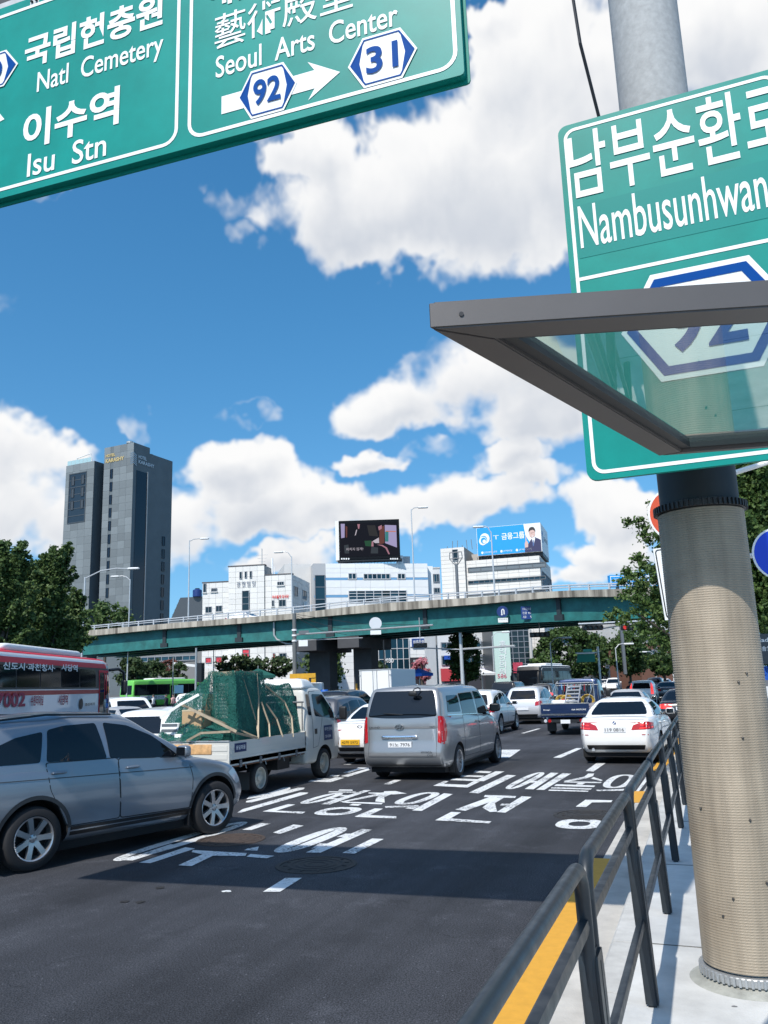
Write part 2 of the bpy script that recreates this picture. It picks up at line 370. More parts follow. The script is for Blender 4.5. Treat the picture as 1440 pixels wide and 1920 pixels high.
# ---------------------------------------------------------------- ground, road, pavement
def smooth01(t): t = min(1., max(0., t)); return t*t*(3-2*t)
def gz(x, y):
    """the ground rises a little beyond the crossing, more so on the left"""
    d = max(0., y-42.); s = smooth01((-x-6)/60.)
    return d*(.0035+.0135*s)*smooth01(d/40.)
def sheet(name, xs, ys, z, mat, kind='structure'):
    b = MB(); nx = len(xs)
    b.add([(x, y, z+gz(x, y)) for y in ys for x in xs], [(j*nx+i, j*nx+i+1, (j+1)*nx+i+1, (j+1)*nx+i) for j in range(len(ys)-1) for i in range(nx-1)])
    return tag(b.build(name, mat, None, smooth=60), kind=kind)
def asphalt():
    m = bpy.data.materials.new('asphalt'); m.use_nodes = True; nt = m.node_tree; N = nt.nodes; L = nt.links; b = N['Principled BSDF']
    tc = N.new('ShaderNodeTexCoord')
    def noise(scale, det, rough=.6, sc=(1, 1, 1)):
        mp = N.new('ShaderNodeMapping'); mp.inputs['Scale'].default_value = sc; L.new(tc.outputs['Object'], mp.inputs[0])
        n = N.new('ShaderNodeTexNoise'); n.inputs['Scale'].default_value = scale; n.inputs['Detail'].default_value = det; n.inputs['Roughness'].default_value = rough; L.new(mp.outputs[0], n.inputs['Vector']); return n.outputs[0]
    def mr(v, a, b_, c, d):
        n = N.new('ShaderNodeMapRange'); L.new(v, n.inputs[0])
        for i, x in zip((1, 2, 3, 4), (a, b_, c, d)): n.inputs[i].default_value = x
        return n.outputs[0]
    def mul(a, c):
        n = N.new('ShaderNodeMath'); n.operation = 'MULTIPLY'; L.new(a, n.inputs[0]); L.new(c, n.inputs[1]); return n.outputs[0]
    big = mr(noise(.30, 7, .68), .3, .7, .6, 1.45); track = mr(noise(1.0, 4, .6, (1.1, .06, 1)), .35, .65, .72, 1.3)
    grain = mr(noise(70, 4, .8), .3, .7, .45, 1.6)
    spk = N.new('ShaderNodeTexVoronoi'); spk.voronoi_dimensions = '2D'; spk.inputs['Scale'].default_value = 11; L.new(tc.outputs['Object'], spk.inputs['Vector'])
    pick = N.new('ShaderNodeSeparateColor'); L.new(spk.outputs['Color'], pick.inputs[0]); thr = mr(pick.outputs[0], .0, 1.0, -.055, .075)
    sub_ = N.new('ShaderNodeMath'); sub_.operation = 'SUBTRACT'; L.new(spk.outputs['Distance'], sub_.inputs[0]); L.new(thr, sub_.inputs[1]); spots = mr(sub_.outputs[0], -.01, .012, 2.6, 1.0)
    spk2 = N.new('ShaderNodeTexVoronoi'); spk2.voronoi_dimensions = '2D'; spk2.inputs['Scale'].default_value = 75; L.new(tc.outputs['Object'], spk2.inputs['Vector'])
    agg = mr(spk2.outputs['Distance'], .08, .55, 1.9, .72)
    ck = N.new('ShaderNodeTexVoronoi'); ck.voronoi_dimensions = '2D'; ck.feature = 'DISTANCE_TO_EDGE'; ck.inputs['Scale'].default_value = .33
    cw = N.new('ShaderNodeVectorMath'); cw.operation = 'MULTIPLY_ADD'; nz_ = N.new('ShaderNodeTexNoise'); nz_.inputs['Scale'].default_value = 2.2; nz_.inputs['Detail'].default_value = 6; L.new(tc.outputs['Object'], nz_.inputs['Vector']); L.new(nz_.outputs['Color'], cw.inputs[0]); cw.inputs[1].default_value = (.9, .9, 0); L.new(tc.outputs['Object'], cw.inputs[2]); L.new(cw.outputs[0], ck.inputs['Vector'])
    crack = mr(ck.outputs['Distance'], .0, .004, .62, 1.0)
    agg = mul(agg, crack)
    stain = mr(noise(1.7, 8, .75), .55, .72, 1.0, 1.8)
    k = mul(mul(mul(big, track), mul(grain, agg)), mul(stain, spots))
    cl = N.new('ShaderNodeMath'); cl.operation = 'MINIMUM'; L.new(k, cl.inputs[0]); cl.inputs[1].default_value = 5
    v = N.new('ShaderNodeVectorMath'); v.operation = 'SCALE'; v.inputs[0].default_value = (.0375, .039, .0448); L.new(cl.outputs[0], v.inputs['Scale']); L.new(v.outputs[0], b.inputs['Base Color'])
    b.inputs['Roughness'].default_value = .82; b.inputs['Specular IOR Level'].default_value = .3
    bp = N.new('ShaderNodeBump'); bp.inputs['Strength'].default_value = .55; bp.inputs['Distance'].default_value = .006; L.new(grain, bp.inputs['Height']); L.new(bp.outputs[0], b.inputs['Normal'])
    return m
M_ASPH = asphalt()
M_CONC = mk('pavement_concrete', (.56, .555, .53), .85, var=.20, vscale=2.2, bump=.25, bscale=90)
M_CONC2 = mk('gutter_concrete', (.50, .475, .43), .9, var=.28, vscale=1.6, bump=.3, bscale=70)
M_GROUND = mk('far_ground', (.10, .10, .10), .9, var=.25, vscale=.2)
sheet('ground', [-900, -300, -120, -80, -60, -40, -20, -10, 0, 20, 60, 200, 900], [-60, 0, 30, 45, 55, 65, 80, 100, 130, 170, 230, 320, 600, 1500], -.06, M_GROUND)
road = sheet('road', [-70, -50, -35, -25, -18, -12, -6, -1.25], [-30, -5, 5, 15, 25, 35, 42, 48, 55, 65, 80, 100, 130, 170, 230, 320, 420], 0., M_ASPH)
KX = lambda y: -.465-.026*y                      # fence line (the kerb runs a touch off the road axis)
def strip(name, x0, x1, y0, y1, z0, z1, mat, parent=None, n=40):
    """long slab following the kerb line: offsets x0..x1 from the fence line"""
    b = MB(); vs = []
    ys = [y0+(y1-y0)*i/n for i in range(n+1)]
    for y in ys:
        k = KX(min(y, 14)); g = gz(k, y)
        vs += [(k+x0, y, z0+g), (k+x1, y, z0+g), (k+x1, y, z1+g), (k+x0, y, z1+g)]
    fs = [(4*i+a, 4*(i+1)+a, 4*(i+1)+(a+1) % 4, 4*i+(a+1) % 4) for i in range(n) for a in range(4)]+[(0, 1, 2, 3), (4*n+3, 4*n+2, 4*n+1, 4*n)]
    return b.add(vs, [f[::-1] for f in fs]).build(name, mat, parent)
tag(strip('gutter', -.80, -.34, -12, 90, -.05, .006, M_CONC2), kind='structure')
tag(strip('pavement', -.16, 9, -12, 110, -.05, .15, M_CONC), kind='structure')
kerb = bpy.data.objects.new('kerb', None); COL.objects.link(kerb); kerb['kind'] = 'structure'
me = None
for i in range(34):                              # kerb stones, 1 m each
    y = -2.6+i*1.0
    b = MB(); k0, k1 = KX(min(y+.008, 14)), KX(min(y+.992, 14))
    vs = []
    for k, yy in ((k0, y+.006), (k1, y+.994)):
        vs += [(k-.35, yy, -.03), (k-.163, yy, -.03), (k-.163, yy, .148), (k-.33, yy, .148), (k-.35, yy, .128)]
    b.add(vs, [(0, 1, 2, 3, 4), (9, 8, 7, 6, 5)]+[(a, a+5, (a+1) % 5+5, (a+1) % 5) for a in range(5)])
    b.build('kerb_stone', mk('kerb_granite', (.52, .51, .48), .8, var=.18, vscale=5, bump=.2, bscale=150, rnd=.07), kerb)
# pavement slab joints and paving seen beyond the fence
for i in range(12):
    y = 1.2+i*2.6; k = KX(min(y, 14))
    MB().bx(k-.15, k+5, y-.006, y+.006, .15, .1535).build('slab_joint', mk('joint_dark', (.13, .13, .12), .95), bpy.data.objects['pavement'])

rr_ = random.Random(5)
M_GUM = mk('gum_stain', (.17, .17, .17), .9)
for i in range(22):                              # trodden gum and stains on the pavement
    x, y = rr_.uniform(-.42, .9), rr_.uniform(4.6, 8.6); r_ = rr_.uniform(.012, .03)
    MB().add([(x+r_*1.5*math.cos(a)*rr_.uniform(.7, 1.2), y+r_*math.sin(a)*rr_.uniform(.7, 1.2), .1515) for a in [k*.785 for k in range(8)]], [tuple(range(8))]).build('stain', M_GUM, bpy.data.objects['pavement'])
# painted edge line
M_YEL = mk('yellow_line_paint', (.68, .34, .035), .75, var=.07, vscale=12, bump=.2, bscale=150)
def ground_poly(pts, z): return [tuple(at_z(x, y).xy) for x, y in pts]
def line_piece(y0, y1, xo0, xo1, n):
    b = MB(); vs = []; rr = random.Random(3)
    for i in range(n+1):
        y = y0+(y1-y0)*i/n; k = KX(min(y, 14)); vs += [(k+xo0+rr.uniform(-.008, .008), y, .010), (k+xo1+rr.uniform(-.008, .008), y, .010)]
    b.add(vs, [(2*i, 2*i+1, 2*i+3, 2*i+2) for i in range(n)]).build('edge_line', M_YEL, road)
line_piece(-6, 9.86, -.955, -.665, 60); line_piece(14.2, 15.6, -.955, -.70, 8); line_piece(19, 30, -.955, -.70, 20)

# road lettering, copied stroke by stroke from the photograph onto the road plane
def stroke(name, ox, oy, s, polys, rings=()):
    b = MB(); zc = .005
    for p in polys:
        zc += .0005
        q = ground_poly([(ox+x/s, oy+y/s) for x, y in p], 0); n = len(q)
        a = sum(q[i][0]*q[(i+1) % n][1]-q[(i+1) % n][0]*q[i][1] for i in range(n)); q = q if a > 0 else q[::-1]
        b.add([(x, y, zc) for x, y in q], [tuple(range(n))])
    for l, r, t, bt, tx in rings:
        P = [at_z(ox+x/s, oy+y/s) for x, y in (l, r, t, bt)]
        x0, x1, y1, y0 = P[0].x, P[1].x, P[2].y, P[3].y; cx, cy, rx, ry = (x0+x1)/2, (y0+y1)/2, (x1-x0)/2, (y1-y0)/2
        ty = tx*1.25 if ry > rx else tx*.8
        o, i_ = ell(cx, cy, rx, ry, 40, 2.5), ell(cx, cy, rx-tx, ry-ty, 40, 2.3); n = 40
        b.add([(x, y, .005) for x, y in o]+[(x, y, .005) for x, y in i_], [(k, (k+1) % n, n+(k+1) % n, n+k) for k in range(n)])
    o = b.build(name, M_MARK, road)
    bm = bmesh.new(); bm.from_mesh(o.data); bmesh.ops.triangulate(bm, faces=bm.faces[:]); bm.to_mesh(o.data); bm.free()
A, B, Z = (440, 1420, 4.8), (720, 1430, 2.769), (0, 1180, 3.0)
stroke('road_letter', *A, [[(105, 380), (135, 352), (290, 326), (440, 274), (500, 270), (502, 288), (400, 330), (290, 352), (150, 374)], [(100, 408), (150, 409), (620, 290), (634, 275), (575, 275), (105, 396)], [(25, 500), (62, 500), (655, 330), (662, 320), (592, 318), (72, 470)]])
stroke('road_letter', *A, [[(250, 490), (480, 424), (545, 428), (375, 483), (637, 493), (610, 509)], [(945, 292), (1060, 293), (1062, 304), (930, 303)], [(850, 309), (1095, 312), (1090, 321), (842, 318)],
       [(1228, 300), (1162, 300), (770, 425), (852, 430)], [(965, 344), (1090, 345), (1072, 354), (940, 354)], [(880, 372), (1000, 373), (985, 383), (850, 382)]], [((565, 408), (988, 336), (920, 322), (620, 420), .15)])
stroke('road_letter', *A, [[(1205, 318), (1310, 321), (1440, 309), (1442, 326), (1330, 333), (1203, 328)], [(945, 404), (1005, 402), (1350, 338), (1285, 330)], [(1265, 400), (1350, 411), (1346, 362), (1410, 335), (1318, 334), (1276, 366)],
       [(945, 401), (1335, 413), (1322, 427), (985, 412)], [(1030, 435), (1110, 440), (1142, 427), (1062, 421)]], [((720, 495), (1142, 478), (960, 449), (880, 525), .16)])
stroke('road_letter', *A, [[(1080, 535), (1262, 462), (1336, 465), (1215, 524), (1455, 534), (1455, 553), (1100, 540)]])
stroke('road_letter', *A, [[(1238, 655), (1148, 648), (640, 860), (772, 862)], [(915, 722), (1000, 690), (1100, 692), (1060, 716)], [(690, 826), (762, 780), (885, 782), (832, 806)], [(970, 865), (1080, 872), (1342, 740), (1238, 735)]], [((300, 838), (1024, 665), (950, 632), (440, 862), .19)])
stroke('road_letter', *A, [[(345, 680), (408, 693), (622, 618), (528, 608)], [(68, 655), (150, 658), (322, 600), (236, 595)], [(85, 840), (205, 845), (217, 808), (115, 826)], [(0, 892), (20, 895), (106, 872), (0, 864)], [(105, 900), (285, 915), (357, 892), (142, 876)]])
stroke('road_letter', *Z, [[(690, 1300), (745, 1303), (1022, 1215), (958, 1211)], [(783, 1315), (846, 1318), (1097, 1236), (1043, 1228)], [(1003, 1330), (1077, 1335), (1198, 1276), (1380, 1277), (1388, 1262), (1085, 1244), (1078, 1256), (1140, 1268)]], [((603, 1290), (1410, 1098), (1370, 1084), (700, 1308), .17)])
stroke('road_letter', *A, [[(660, 220), (862, 226), (987, 186), (915, 180), (825, 207), (690, 207)], [(730, 200), (830, 203), (862, 195), (750, 192)], [(850, 172), (930, 175), (947, 164), (875, 160)], [(955, 172), (1020, 178), (1217, 116), (1200, 104)], [(975, 140), (1030, 140), (1130, 110), (1210, 106), (1207, 95), (1110, 94), (1098, 105)]])
stroke('lane_dash', *A, [[(975, 65), (1035, 68), (1135, 42), (1080, 37)]])
stroke('lane_dash', *A, [[(1340, 243), (1400, 247), (1500, 207), (1436, 205)]])
stroke('road_letter', *B, [[(475, 43), (560, 47), (545, 56), (465, 52)], [(375, 65), (520, 69), (508, 77), (362, 73)], [(355, 83), (500, 88), (485, 98), (345, 92)], [(465, 97), (518, 98), (626, 47), (580, 46)], [(255, 122), (312, 97), (336, 98), (312, 112), (430, 117), (465, 98), (498, 100), (435, 131)], [(440, 158), (492, 162), (686, 68), (640, 65)]])
stroke('road_letter', *B, [[(730, 138), (776, 140), (906, 55), (866, 53)], [(790, 142), (832, 143), (972, 58), (928, 55)], [(760, 98), (800, 96), (790, 104), (750, 106)]], [((616, 130), (832, 66), (795, 51), (670, 139), .14)])
stroke('road_letter', *B, [[(930, 97), (962, 99), (1050, 83), (1085, 71), (1092, 58), (1060, 58), (1040, 74)], [(1072, 84), (1128, 97), (1136, 92), (1088, 76)], [(938, 99), (1132, 102), (1124, 108), (932, 104)], [(1010, 107), (1045, 108), (1030, 116), (995, 115)], [(895, 114), (1097, 121), (1090, 129), (883, 123)], [(872, 129), (1080, 136), (1072, 143), (866, 136)], [(858, 142), (1064, 148), (1058, 154), (853, 148)]])
stroke('road_letter', *B, [[(1098, 143), (1248, 138), (1242, 147), (1108, 149)], [(1300, 162), (1318, 158), (1372, 88), (1364, 70)]], [((1126, 118), (1312, 82), (1245, 63), (1160, 133), .14)])
stroke('road_letter', *B, [[(145, 250), (196, 252), (357, 165), (312, 160)], [(5, 228), (178, 222), (182, 231), (8, 236)], [(108, 240), (150, 243), (172, 235), (135, 230)], [(0, 150), (60, 149), (118, 162), (50, 167), (0, 164)]], [((46, 205), (277, 175), (222, 154), (105, 219), .15)])
stroke('road_letter', *B, [[(525, 169), (687, 175), (680, 185), (518, 180)], [(370, 245), (422, 252), (562, 202), (587, 182), (545, 181)], [(510, 235), (550, 258), (587, 256), (576, 212), (622, 184), (577, 184)], [(585, 259), (630, 262), (767, 180), (716, 176)], [(612, 215), (700, 218), (684, 227), (602, 224)], [(265, 302), (350, 258), (400, 261), (346, 292), (558, 308), (545, 318)]])
stroke('road_letter', *B, [[(995, 230), (1046, 194), (1187, 197), (1180, 207), (1080, 208), (1050, 232)]], [((893, 318), (1142, 315), (1020, 294), (1012, 346), .17)])
P1 = (0, 0, 1)
for p in ([(493, 1673), (525, 1673), (566, 1647), (535, 1647)], [(1037, 1421), (1052, 1421), (1092, 1403), (1081, 1403)], [(1098, 1446), (1113, 1447), (1136, 1431), (1120, 1430)]): stroke('lane_dash', *P1, [p])
stroke('lane_arrow', *P1, [[(938, 1406), (976, 1406), (955, 1421), (915, 1421), (860, 1440), (848, 1439), (910, 1415), (905, 1412)]])
for k in range(6):
    for X in (-4.4, -7.55):
        y = 30+k*8.+(0 if X > -5 else 2); flat('lane_dash', [[(X-.07, y), (X+.07, y), (X+.07, y+3), (X-.07, y+3)]], M_MARK, road, (0, 0, .006+gz(X, y+3)), (1, 0, 0), (0, 1, 0))
# manhole covers with frame, ribbed lid
M_IRON = mk('cast_iron', (.035, .032, .03), .7, .3, var=.3, vscale=20, bump=.4, bscale=60)
M_RUST = mk('rusty_iron', (.07, .05, .04), .85, .2, var=.3, vscale=16, bump=.4, bscale=60)
for (px, py, r, mt) in ((593, 1622, .40, M_IRON), (433, 1575, .40, M_RUST), (1100, 1528, .42, M_IRON)):
    p = at_z(px, py); t = bpy.data.objects.new('manhole_cover', None); COL.objects.link(t); t.location = (p.x, p.y, 0)
    tag(t, {593: 'dark iron manhole cover lying in the shadow band on the road', 433: 'rusty brown manhole cover beside the silver SUV front wheel', 1100: 'worn manhole cover between the letters of the right lane'}[px], 'manhole cover', 'manhole covers in the road')
    MB().lathe([(r+.06, .001), (r+.055, .009), (r+.01, .010), (r+.005, .004)], 40).build('frame', mt, t, 40)
    b = MB().lathe([(r, .004), (r-.02, .008), (.0, .008)], 40)
    for rr in (.30, .21, .12): b.lathe([(rr+.025, .0085), (rr+.018, .013), (rr-.018, .013), (rr-.025, .0085)], 32)
    for i in range(12):
        a = i*math.pi/6; b.box((.345*math.cos(a), .345*math.sin(a), .011), (.05, .02, .006), a)
    b.build('lid', mt, t, 40)
for i, (px, py) in enumerate(((425, 1672), (263, 1692), (300, 1665), (235, 1691))):
    p = at_z(px, py); b = MB(); rr = random.Random(i)
    b.add([(.05*math.cos(a)*rr.uniform(.6, 1.2), .05*math.sin(a)*rr.uniform(.6, 1.2), .006) for a in [k*.7 for k in range(9)]], [tuple(range(9))]).build('tar_spot', M_MARK if i == 0 else M_IRON, road, loc=(p.x, p.y, 0))

# ---------------------------------------------------------------- pedestrian fence along the kerb
M_RAIL = mk('fence_paint', (.026, .033, .040), .38, .25, var=.15, vscale=14, rvar=.10)
M_RAILD = mk('fence_groove', (.012, .015, .018), .6)
fence = thing('fence', 'dark grey metal pedestrian fence with rounded rails along the kerb', 'fence', (0, 0, 0))
def fence_parts():
    # leaf shaped post (two lobes with a groove), thickness in x
    b = MB(); prof = [(-.040, 0), (.040, 0), (.058, .25), (.074, .50), (.082, .72), (.080, .80), (.070, .84), (-.070, .84), (-.080, .80), (-.082, .72), (-.074, .50), (-.058, .25)]
    M = Matrix(((0, 0, 1, -.035), (1, 0, 0, 0), (0, 1, 0, 0), (0, 0, 0, 1)))
    b.prism(prof, .07, M); post = b.mesh('post', M_RAIL, 30)
    bm = bmesh.new(); bm.from_mesh(post); bmesh.ops.bevel(bm, geom=[e for e in bm.edges if e.calc_face_angle(0) > 1.2], offset=.012, segments=2, affect='EDGES'); bm.to_mesh(post); bm.free()
    for v in post.vertices: v.co.x -= .04*v.co.z
    post.polygons.foreach_set('use_smooth', [True]*len(post.polygons)); post.set_sharp_from_angle(angle=R_(35))
    g = MB().bx(-.0365, .0365, -.004, .004, .02, .80).mesh('groove', M_RAILD)
    for v in g.vertices: v.co.x -= .04*v.co.z
    H = 1.165; L = 1.95; pts = [(0, .055, .70)]
    for i in range(7): a = R_(180-15*i); pts.append((0, .055+.11+.11*math.cos(a), H-.033-.11+.11*math.sin(a)))
    for i in range(7): a = R_(90-15*i); pts.append((0, L-.055-.11+.11*math.cos(a), H-.033-.11+.11*math.sin(a)))
    pts.append((0, L-.055, .70))
    pts = [(-.038+.02*(1.13-p[2]), p[1], p[2]) for p in pts]; top = MB().tube(pts, .028, 14).mesh('top_rail', M_RAIL, 50)
    b = MB(); b.prism([(-.017, -.024), (.017, -.024), (.021, 0), (.017, .024), (-.017, .024), (-.021, 0)], L-.11, Matrix(((1, 0, 0, 0), (0, 0, 1, .055), (0, 1, 0, 0), (0, 0, 0, 1))))
    bar = b.mesh('middle_rail', M_RAIL, 30)
    bolt = MB().cyl((.033, 0, 0), (.045, 0, 0), .012, n=8).mesh('bolt', M_STEEL)
    return post, g, top, bar, bolt
_po, _gr, _tp, _br, _bo = fence_parts()
rot = math.atan(.026)
for k in range(-3, 13):
    y = 5.26+1.95*k; loc = Vector((KX(y), y, .15+gz(0, y)))
    p = instance(_po, 'post', fence, loc, (0, 0, rot)); instance(_gr, 'groove', p, (0, 0, 0))
    instance(_bo, 'bolt', p, (-.07, 0, .42)); instance(_tp, 'top_rail', fence, loc, (0, 0, rot))
    instance(_br, 'middle_rail', fence, loc+Vector((-.036, 0, .93)), (0, 0, rot)); instance(_br, 'lower_rail', fence, loc+Vector((-.018, 0, .44)), (0, 0, rot))

# ---------------------------------------------------------------- the sign pole with its ribbed sleeve
M_SLEEVE = bpy.data.materials.new('ribbed_sleeve')
def _sleeve():
    m = M_SLEEVE; m.use_nodes = True; nt = m.node_tree; N = nt.nodes; L = nt.links; b = N['Principled BSDF']
    tc = N.new('ShaderNodeTexCoord'); ns = N.new('ShaderNodeTexNoise'); ns.inputs['Scale'].default_value = 3; ns.inputs['Detail'].default_value = 6; L.new(tc.outputs['Object'], ns.inputs['Vector'])
    cr = N.new('ShaderNodeValToRGB'); L.new(ns.outputs[0], cr.inputs[0]); cr.color_ramp.elements[0].position = .3; cr.color_ramp.elements[0].color = (.275, .225, .165, 1); cr.color_ramp.elements[1].position = .7; cr.color_ramp.elements[1].color = (.375, .31, .23, 1)
    # grime: darker towards streaks, with a few rubbed patches
    mp = N.new('ShaderNodeMapping'); mp.inputs['Scale'].default_value = (5, 5, .35); L.new(tc.outputs['Object'], mp.inputs[0]); n2 = N.new('ShaderNodeTexNoise'); n2.inputs['Scale'].default_value = 2.5; n2.inputs['Detail'].default_value = 8; L.new(mp.outputs[0], n2.inputs['Vector'])
    mr = N.new('ShaderNodeMapRange'); L.new(n2.outputs[0], mr.inputs[0]); mr.inputs[1].default_value = .35; mr.inputs[2].default_value = .6; mr.inputs[3].default_value = .80; mr.inputs[4].default_value = 1.04
    vm = N.new('ShaderNodeVectorMath'); vm.operation = 'SCALE'; L.new(cr.outputs[0], vm.inputs[0]); L.new(mr.outputs[0], vm.inputs['Scale'])
    L.new(vm.outputs[0], b.inputs['Base Color']); b.inputs['Roughness'].default_value = .6
_sleeve()
PX, PY = -.075, 5.85
pole = thing('sign_pole', 'thick galvanised sign pole wrapped in a beige ribbed anti-poster sleeve', 'pole', (PX, PY, .15))
MB().lathe([(.248, .0), (.248, 10.2), (0, 10.2)], 48).build('pole_shaft', mk('weathered_zinc', (.36, .37, .37), .75, .0, var=.14, vscale=22, bump=.1, bscale=40), pole, 40)
MB().lathe([(.252, 2.92), (.252, 3.62)], 48).build('shade_band', mk('shade_band_dark', (.022, .027, .031), .6, var=.15, vscale=4), pole, 40)  # dark band: shade under the sign, with dull paint, put into its colour
# sleeve: rows of small pyramids - rings cut into facets
nr, na = 180, 120; zs0, zs1 = .10, 2.86; pitch = (zs1-zs0)/nr; b = MB(); vs = []; ringz = []
for i in range(nr):
    for dz, dr in ((.15, .0), (.5, .0022), (.85, .0)): ringz.append((zs0+(i+dz)*pitch, dr))
for z, dr in ringz:
    for k in range(na):
        a = 2*math.pi*k/na; rr = .272+dr*(1.0 if k % 2 == 0 else .5); vs.append((rr*math.cos(a), rr*math.sin(a), z))
b.add(vs, [(j*na+k, j*na+(k+1) % na, (j+1)*na+(k+1) % na, (j+1)*na+k) for j in range(len(ringz)-1) for k in range(na)])
sl_ = b.build('sleeve', M_SLEEVE, pole); tag(sl_, 'beige studded sleeve')
def collar(name, z, mat, n=56, h=.055):
    b = MB().lathe([(.25, z), (.285, z+.004), (.289, z+.010), (.289, z+h-.010), (.285, z+h-.004), (.25, z+h)], 64)
    for i in range(n): a = 2*math.pi*i/n; b.box((.292*math.cos(a), .292*math.sin(a), z+h/2), (.014, .014, h-.01), a)
    return b.build(name, mat, pole)
collar('top_collar', 2.86, mk('collar_black', (.02, .02, .022), .5)); collar('bottom_collar', .035, M_STEEL)
MB().lathe([(.42, -.12), (.36, .0), (.30, .025), (.262, .036)], 40).build('footing', mk('stained_mortar', (.36, .36, .32), .9, var=.35, vscale=5, bump=.5, bscale=25), pole, 40)
_r = random.Random(4)
for i, (a, z) in enumerate([(-1.25, .95), (-1.2, 1.42), (-1.05, .6), (-1.15, 1.75)]+[(_r.uniform(-2.4, -.8), _r.uniform(.2, 2.2)) for _ in range(4)]):
    MB().ball((.277*math.cos(a), .277*math.sin(a), z), (.008, .008, .008), 6, 4).build('rivet', M_BLACK, pole)
MB().tube([(-.27, -.13, 3.6), (-.30, -.26, 5.2), (-.43, -.6, 6.2), (-.60, -.7, 9.5)], .012, 6).build('cable', M_BLACK, pole)

# ---------------------------------------------------------------- board helper
class Board:
    """flat board in a vertical plane: origin (bottom left seen from the front), direction u"""
    def __init__(s, P, u): s.P = Vector(P); s.u = Vector(u).normalized(); s.v = Vector((0, 0, 1)); s.n = s.u.cross(s.v)
    def uv(s, px, py):
        d = ray(px, py); t = (s.P-CAM).dot(s.n)/d.dot(s.n); q = CAM+d*t-s.P; return q.dot(s.u), q.dot(s.v)
    def txt(s, t, mat, par, bl, br, tl, off, bold=.0, res=4, shear=0.):
        a, b_, c = s.uv(*bl), s.uv(*br), s.uv(*tl); v0 = (a[1]+b_[1])/2
        return text('lettering', t, mat, par, s.P-par.location+s.n*off+s.u*a[0]+s.v*v0, s.u, s.v, b_[0]-a[0], c[1]-a[1], bold, res, shear)
    def flat(s, name, polys, mat, par, off): return flat(name, polys, mat, par, s.P-par.location, s.u, s.v, off)
    def prism(s, name, poly, t0, t1, mat, par):
        """solid plate between offsets t0 (back) and t1 (front)"""
        M = Matrix.Translation(s.P-par.location+s.n*t0) @ Matrix(((s.u.x, s.v.x, s.n.x, 0), (s.u.y, s.v.y, s.n.y, 0), (s.u.z, s.v.z, s.n.z, 0), (0, 0, 0, 1)))
        return MB().prism(poly, t1-t0, M).build(name, mat, par)
M_SGREEN = mk('sign_green', (.003, .24, .205), .42, var=.13, vscale=2.5, spec=.18)
M_SGREEN2 = mk('sign_green_side', (.004, .22, .17), .5, spec=.18)
M_SGREEN3 = mk('sign_green_patch', (.003, .225, .20), .45, spec=.18)
M_SWHITE = mk('sign_white', (.80, .81, .80), .4, spec=.18)
M_SBLUE = mk('sign_blue', (.003, .062, .27), .5, spec=.04)
def hexa(cx, cy, hw, hh, k=.55): return [(cx-hw, cy), (cx-hw*k, cy-hh), (cx+hw*k, cy-hh), (cx+hw, cy), (cx+hw*k, cy+hh), (cx-hw*k, cy+hh)]
def shield(bd, par, cx, cy, hw, hh, num, off, k=.55, outer=True):
    bd.flat('route_shield', [hexa(cx, cy, hw, hh, k)], M_SWHITE, par, off)
    bd.flat('route_border', [band(hexa(cx, cy, hw*.93, hh*.90, k), hh*.05 if outer else hh*.16)], M_SBLUE, par, off+.003)
    if outer:
        for sgn in (-1, 1):
            q = [(cx+sgn*hw*.93, cy), (cx+sgn*hw*.52, cy+hh*.9), (cx+sgn*hw*.66, cy), (cx+sgn*hw*.52, cy-hh*.9)]; bd.flat('route_border', [q], M_SBLUE, par, off+.002)
    if num:
        w = hw*.92 if len(num) > 1 else hw*.5; h = hh*1.06
        text('lettering', num, M_SBLUE, par, bd.P-par.location+bd.n*(off+.006)+bd.u*(cx-w/2)+bd.v*(cy-h/2), bd.u, bd.v, w, h, .022, 5)

# ---------------------------------------------------------------- overhead direction sign on its gantry
gp0 = Vector((-.928, 3.59, 4.992)); gu = Vector((2.97, .18, 0)).normalized(); LEN = 6.3
bA = Board(gp0-gu*LEN, gu)
sA = thing('direction_sign', 'wide green overhead direction sign with route shields 92 and 31', 'road sign', tuple(gp0-gu*LEN/2))
HT = 1.42
bA.prism('board', rrect(0, LEN, 0, HT, .02, 2), -.045, 0, M_SGREEN, sA)
bA.prism('rear_flange', rrect(-.0, LEN+.02, -.022, HT+.03, .02, 2), -.058, -.047, M_SGREEN2, sA)
uR, vB = bA.uv(335, 200)[0], bA.uv(250, 293)[1]
u2 = bA.uv(353, 200)[0]; u3 = bA.uv(857, 80)[0]; vB2 = bA.uv(700, 178)[1]
def clipped(x0, x1, y0, y1, r, t): return band(rrect(x0, x1, y0, y1, r, 6), t)
bA.flat('border', [clipped(LEN-6.2, uR, .048, HT-.06, .10, .022)], M_SWHITE, sA, .003)
bA.flat('border', [clipped(u2, u3, .048, HT-.06, .10, .022)], M_SWHITE, sA, .003)
bA.txt('국립현충원', M_SWHITE, sA, (46, 124), (305, 55), (47, 66), .004, .028)
bA.txt('Natl  Cemetery', M_SWHITE, sA, (69, 182), (306, 116), (71, 133), .004, .010)
bA.txt('이수역', M_SWHITE, sA, (42, 282), (223, 234), (42, 214), .004, .028)
bA.txt('Isu  Stn', M_SWHITE, sA, (51, 331), (199, 295), (51, 288), .004, .010)
bA.txt('예술의전당', M_SWHITE, sA, (388, 14), (668, -62), (386, -66), .004, .028)
bA.txt('藝術殿堂', M_SWHITE, sA, (403, 92), (662, 20), (403, 28), .004, .003)
bA.txt('Seoul  Arts  Center', M_SWHITE, sA, (405, 144), (747, 52), (404, 104), .004, .010)
